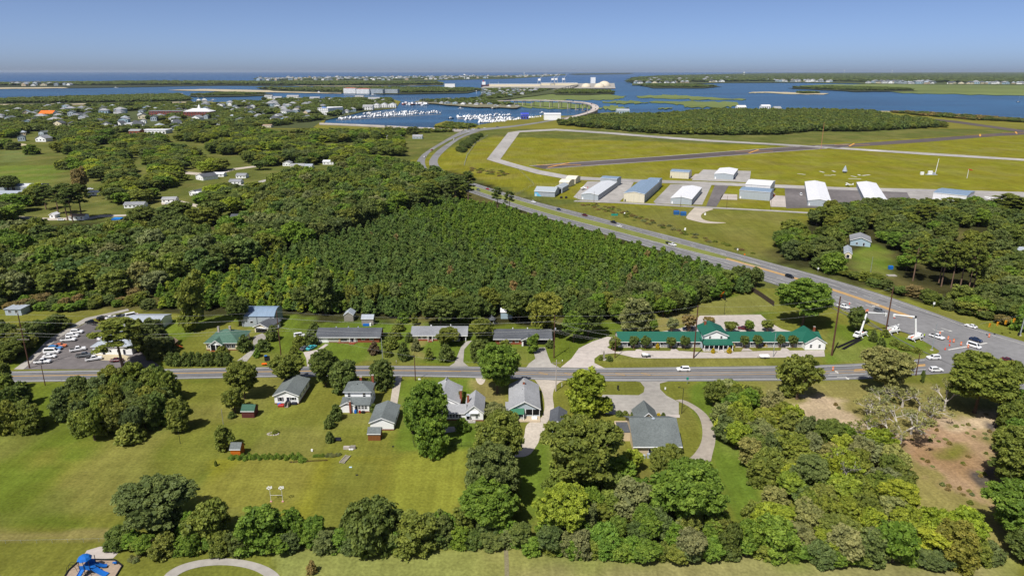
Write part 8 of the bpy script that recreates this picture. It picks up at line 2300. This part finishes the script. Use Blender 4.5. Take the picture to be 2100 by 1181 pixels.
edge = clearof(wood([(560, 648), (640, 636), (760, 640), (860, 645), (940, 655), (1080, 648), (1200, 655), (1260, 668), (1330, 660), (1420, 645), (1450, 622), (1540, 592), (1600, 600), (1580, 590), (1500, 585), (1300, 630), (1100, 640), (800, 630), (600, 632)], 7.5, 22, (8, 13), ['broad', 'thicket', 'broad'], [C_OLIVE, C_DARK, C_LUSH, C_HAZEL], .62))
for x, y, z, r, h, k, c in edge:
    tree('edge_tree', told('broadleaf tree along the wood edge behind the gardens', c, h, 8, 13), (x, y, z), r, h, k, c, 'trees along the wood edge')
hard_step = 11.0
hard = [(-60, 628), (30, 626), (140, 612), (230, 618), (320, 610), (480, 560), (640, 512), (780, 462), (900, 418), (960, 408), (900, 372), (820, 352), (760, 352), (690, 362), (600, 372), (560, 400), (540, 440), (500, 478), (330, 492), (280, 506), (90, 506), (60, 490), (-80, 490)]
pts = clearof(wood(hard, hard_step, 23, (12, 19), ['broad', 'broad', 'thicket', 'broad', 'upright', 'thicket'], [C_OLIVE, C_DARK, C_DARK, C_HAZEL, C_LUSH, C_OLIVE, C_PINE, C_GREY], .74))
plant(pts, 'broadleaf_tree', 'broadleaf tree in the tall wood beyond the shop', 'nearest trees of the tall wood', 'broadleaf_wood', 'tall dark broadleaf wood filling the left middle', ['broad', 'thicket', 'upright'])
holes = [[(-100, 345), (135, 338), (118, 372), (60, 385), (-100, 385)], [(188, 298), (238, 296), (240, 320), (196, 322)], [(255, 319), (300, 319), (300, 344), (262, 344)], [(-60, 308), (68, 308), (58, 340), (-60, 342)], [(-60, 286), (70, 284), (70, 304), (-60, 308)],
         [(376, 350), (430, 356), (480, 344), (545, 336), (545, 346), (480, 354), (440, 376), (376, 362)], [(85, 436), (265, 436), (265, 454), (85, 456)], [(378, 344), (408, 340), (408, 372), (378, 374)], [(165, 371), (228, 371), (218, 396), (165, 396)], [(268, 356), (312, 353), (312, 380), (270, 384)], [(460, 376), (548, 364), (540, 396), (470, 400)], [(540, 258), (810, 262), (790, 279), (560, 282)], [(825, 280), (940, 276), (870, 330), (830, 340)], [(470, 376), (545, 366), (545, 380), (470, 388)]]
mids = [(-60, 470), (60, 466), (200, 470), (330, 466), (480, 470), (540, 440), (560, 400), (600, 372), (690, 360), (760, 350), (830, 345), (850, 320), (868, 296), (860, 276), (700, 272), (560, 272), (420, 268), (250, 279), (100, 270), (-100, 274)]
pts = clearof(wood(mids, 15.0, 24, (9, 14), ['broad', 'wood', 'thicket'], [C_OLIVE, C_DARK, C_DARK, C_HAZEL, C_LUSH, C_OLIVE, C_LIME], .64, holes))
pts = [p for p in pts if math.sin(p[0] * .028 + 2) * math.sin(p[1] * .019 + 1) + .5 * math.sin(p[0] * .061 + p[1] * .043) < .28 or p[1] < 480 or p[0] > -60]
plant(pts, 'grove_tree', 'tree between the homes of the left middle distance', 'nearest trees between the left homes', 'mixed_grove', 'groves between the fields and homes of the left middle distance', ['broad', 'wood', 'thicket'], 220)
for px, yb, yt, w in [(139, 452, 377, 46), (168, 450, 378, 52), (150, 455, 385, 44), (120, 440, 384, 44), (95, 430, 380, 40)]:
    T(px, yb, yt, w, 'pine', C_DARK, 'tall dark pine standing over the cream cottage', 'tall_pine', group='tall pines over the cream cottage')
T(18, 392, 362, 44, 'broad', C_DARK, 'round dark tree in front of the long metal building'); T(168, 404, 344, 34, 'broad', C_BROWN, 'reddish brown tree among the green ones below the field')
right = [(1572, 522), (1600, 500), (1655, 462), (1700, 440), (1760, 434), (1850, 430), (1960, 428), (2110, 432), (2160, 560), (2140, 690), (2000, 648), (1900, 612), (1800, 582), (1690, 556)]
rh = [[(1695, 530), (1735, 480), (1800, 478), (1835, 520), (1850, 592), (1770, 578), (1720, 560)], [(1840, 556), (1925, 556), (2010, 566), (2015, 632), (1850, 604)], [(1640, 472), (1690, 462), (1700, 492), (1650, 500)], [(1950, 470), (2040, 466), (2040, 500), (1950, 504)]]
pts = clearof(wood(right, 9.5, 25, (6.5, 12.5), ['broad', 'broad', 'thicket'], [C_OLIVE, C_LUSH, C_OLIVE, C_DARK, C_HAZEL, C_DARK], .68, rh))
for x, y, z, r, h, k, c in pts[:295]:
    tree('wood_tree', told('tree in the wood between highway and airfield', c, h, 6.5, 12.5), (x, y, z), r, h, k, c, 'trees between highway and airfield')
if pts[295:]: mass('highway_wood', 'far part of the wood between highway and airfield', 'trees', pts[295:], ['broad', 'thicket'])
for px, yb, yt, w in [(1872, 576, 488, 46), (1930, 588, 494, 44), (1950, 590, 500, 40), (1968, 592, 496, 46), (1985, 600, 505, 44), (1925, 580, 500, 40), (1995, 596, 510, 40), (1690, 470, 428, 36), (1900, 470, 420, 34), (1880, 465, 418, 30), (2060, 440, 398, 60), (2082, 445, 404, 50), (1945, 440, 406, 44)]:
    T(px, yb, yt, w, 'pine', C_OLIVE, 'tall pine with long bare trunk in the wood by the airfield', 'tall_pine', group='tall pines of the right wood')
for px, yb, yt, w in [(960, 425, 352, 40), (1020, 432, 384, 26), (1045, 438, 392, 26), (935, 420, 360, 44), (880, 440, 376, 46)]:
    T(px, yb, yt, w, 'pine', C_DARK, 'tall pine at the highway corner of the plantation', 'tall_pine', group='tall pines at the highway corner')
aw = [(1142, 257), (1200, 262), (1350, 276), (1480, 278), (1600, 277), (1660, 270), (1765, 271), (1850, 266), (1942, 262), (1900, 252), (1830, 244), (1790, 234), (1680, 231), (1580, 231), (1480, 230), (1430, 233), (1350, 240), (1260, 241), (1200, 246)]
pts = wood(aw, 11, 26, (8, 13), ['wood', 'far'], [C_DARK, C_HAZEL, C_DARK, C_DARK, C_OLIVE], .66)
plant(pts, 'scrub_tree', 'tree at the front of the airport wood', 'front trees of the airport wood', 'airport_wood', 'dark low wood along the water beyond the airfield', ['wood', 'far'], 120)
pts = wood([(1830, 231), (1905, 233), (2007, 241), (2120, 249), (2120, 253), (2000, 247), (1900, 239), (1850, 233.5)], 14, 27, (4, 7), ['wood', 'far'], [C_DARK, C_HAZEL, C_BROWN], .62)
mass('shore_scrub', 'low scrub belt between the runway and the beach', 'scrub', pts, ['wood', 'far'])
pts = wood([(1700, 830), (1900, 800), (2060, 850), (2050, 1060), (1960, 1050), (1880, 930), (1760, 900)], 2.6, 51, (.3, 1.1), ['bush'], [C_OLIVE, C_BROWN, C_GREY, C_PALE, C_BROWN, C_PALE], .26, )
mass('clearing_weeds', 'scattered weeds and brush on the cleared ground at the right', 'weeds', [p for p in pts if math.sin(p[0] * .5) + math.sin(p[1] * .43 + p[0] * .2) + RND.uniform(-1, 1) > .9], ['bush'])
pts = clearof(wood([(940, 312), (948, 296), (975, 280), (990, 279), (965, 300), (950, 314)], 7, 28, (4, 7), ['thicket'], [C_DARK, C_HAZEL], .6))
for x, y, z, r, h, k, c in pts: tree('scrub_tree', 'dark scrub tree inside the highway bend', (x, y, z), r, h, k, c, 'scrub inside the highway bend')
pts = clearof(wood([(965, 345), (1040, 352), (1055, 362), (1010, 362), (965, 352)], 9, 31, (.8, 1.6), ['bush'], [C_OLIVE, C_BROWN], .3) + wood([(1200, 416), (1260, 425), (1350, 455), (1490, 500), (1560, 525), (1550, 528), (1440, 494), (1300, 452), (1190, 420)], 6, 32, (.6, 1.4), ['bush'], [C_OLIVE, C_BROWN, C_GREY, C_BROWN], .32))
mass('verge_scrub', 'rough weeds along the ditch between highway and airfield', 'weeds', pts, ['bush'])
# town trees, islands and far shores
def far_mass(nm, lab, px, step, h, mix, seed, rk=.62, kinds=('far',)):
    pts = wood(px, step, seed, h, list(kinds), mix, rk)
    if nm == 'town_trees': pts = [p for p in pts if math.sin(p[0] * .013 + 2) * math.sin(p[1] * .011 + 1) + .5 * math.sin(p[0] * .041 + p[1] * .023) < .3]
    if pts: mass(nm, lab, 'trees', pts, list(kinds))
far_mass('town_trees', 'dark trees standing between the town houses', [(-120, 270), (-120, 222), (0, 222.5), (250, 216.5), (525, 210.6), (640, 212), (660, 247), (540, 262), (420, 266), (250, 277), (100, 270)], 17, (8, 12), [C_DARK, C_HAZEL, C_DARK, C_OLIVE], 33, .66, ('wood', 'far'))
far_mass('point_trees', 'trees between the houses of the marina point', [(540, 206), (800, 205.5), (805, 216), (735, 228), (660, 244), (640, 250), (640, 212)], 20, (8, 13), [C_DARK, C_HAZEL], 34, .64, ('wood', 'far'))
far_mass('marsh_fringe', 'low bushes between the marsh and the causeway bridge', [(545, 275), (700, 272), (860, 274), (930, 271), (870, 268.5), (800, 271), (640, 268)], 12, (4, 7), [C_DARK, C_OLIVE], 35, .62, ('far',))
far_mass('spit_bushes', 'bushes on the green spit by the far junction', [(893, 262), (925, 253), (978, 258.5), (960, 264.5), (930, 266)], 13, (3, 6), [C_DARK, C_OLIVE], 36, .5)
far_mass('island_wood', 'dark wood on the island opposite the town', [(-150, 213), (-150, 208), (0, 206.5), (200, 200.5), (365, 196), (388, 207), (330, 209.5), (0, 213)], 24, (9, 13), [C_DARK, C_HAZEL], 37, .7)
far_mass('barrier_wood', 'dark scrub on the long barrier island', [(-150, 177), (-150, 173.4), (180, 170.4), (330, 168.6), (560, 169.6), (900, 170.5), (900, 174), (700, 175.6), (450, 174.8), (130, 175.6)], 62, (12, 20), [C_DARK, C_HAZEL], 38, .7)
far_mass('condominium_wood', 'dark trees round the condominium row', [(530, 182.5), (700, 182), (900, 181.5), (985, 184.5), (950, 189.5), (840, 191), (700, 189), (580, 186.4)], 40, (10, 15), [C_DARK, C_HAZEL], 39, .62)
far_mass('islet_scrub', 'dark scrub on the small islets', [(392, 195.5), (470, 191.4), (540, 193.6), (520, 195.6), (420, 197.6)], 30, (7, 10), [C_DARK], 40, .6)
far_mass('causeway_trees', 'trees between the houses on the causeway land', [(992, 203), (992, 184), (1050, 183), (1130, 185.5), (1080, 194), (1010, 206)], 40, (7, 12), [C_DARK], 41, .6)
far_mass('causeway_wood', 'dark wood beside the far bridge', [(1138, 190.5), (1180, 186), (1250, 188.6), (1258, 191.6), (1200, 193.8), (1145, 193.2)], 26, (10, 14), [C_DARK], 42, .7)
far_mass('dock_trees', 'trees behind the trawler docks', [(860, 209), (985, 205), (1010, 210), (1060, 218), (980, 216), (880, 211)], 30, (7, 12), [C_DARK], 43, .6)
far_mass('sound_island_wood', 'dark wood on the island before the pale marsh', [(1625, 181), (1700, 179), (1840, 183), (1872, 186.4), (1760, 187), (1690, 184)], 34, (10, 14), [C_DARK], 44, .7)
far_mass('small_island_wood', 'bushes on the small sand island', [(1630, 191), (1660, 190.4), (1682, 192), (1650, 193)], 22, (7, 11), [C_DARK], 45, .7)
far_mass('harbour_island_wood', 'dark wood on the island off the far town', [(1308, 175), (1360, 173.4), (1470, 178), (1430, 180), (1340, 179)], 50, (10, 14), [C_DARK], 46, .7)
far_mass('far_bank_wood', 'dark continuous wood of the far mainland', [(1300, 171), (1310, 161), (1350, 157.4), (1575, 151.6), (2150, 150), (2150, 171), (1900, 170.5), (1640, 167), (1480, 168.6)], 140, (16, 26), [C_DARK, C_HAZEL], 47, .8)
far_mass('beach_town_trees', 'dark trees between the far beach houses', [(530, 165), (530, 162.6), (1050, 157.4), (1050, 159.6), (800, 165)], 120, (10, 15), [C_DARK], 48, .6)
far_mass('horizon_wood', 'thin dark wood on the spit at the horizon', [(1180, 152.8), (1288, 151), (1288, 151.8), (1180, 153.6)], 260, (16, 24), [C_DARK], 49, .8)
# scattered trees standing on grass near the homes in the distance
# ---------------------------------------------------------------- haze
HAZE = 1.7e-5
if HAZE:
    b = MB()
    m = bpy.data.materials.new('haze')
    m.use_nodes = True
    n = m.node_tree.nodes
    n.remove(n['Principled BSDF'])
    v = n.new('ShaderNodeVolumePrincipled')
    v.inputs['Color'].default_value = (.72, .84, 1.0, 1)
    v.inputs['Density'].default_value = HAZE
    v.inputs['Anisotropy'].default_value = 0.2
    m.node_tree.links.new(v.outputs[0], n['Material Output'].inputs['Volume'])
    b.box(-62000, 62000, -3200, 61000, -3.4, 135, m)
    tag(b.build('haze'), 'thin bluish air over the whole place', 'haze', kind='stuff')
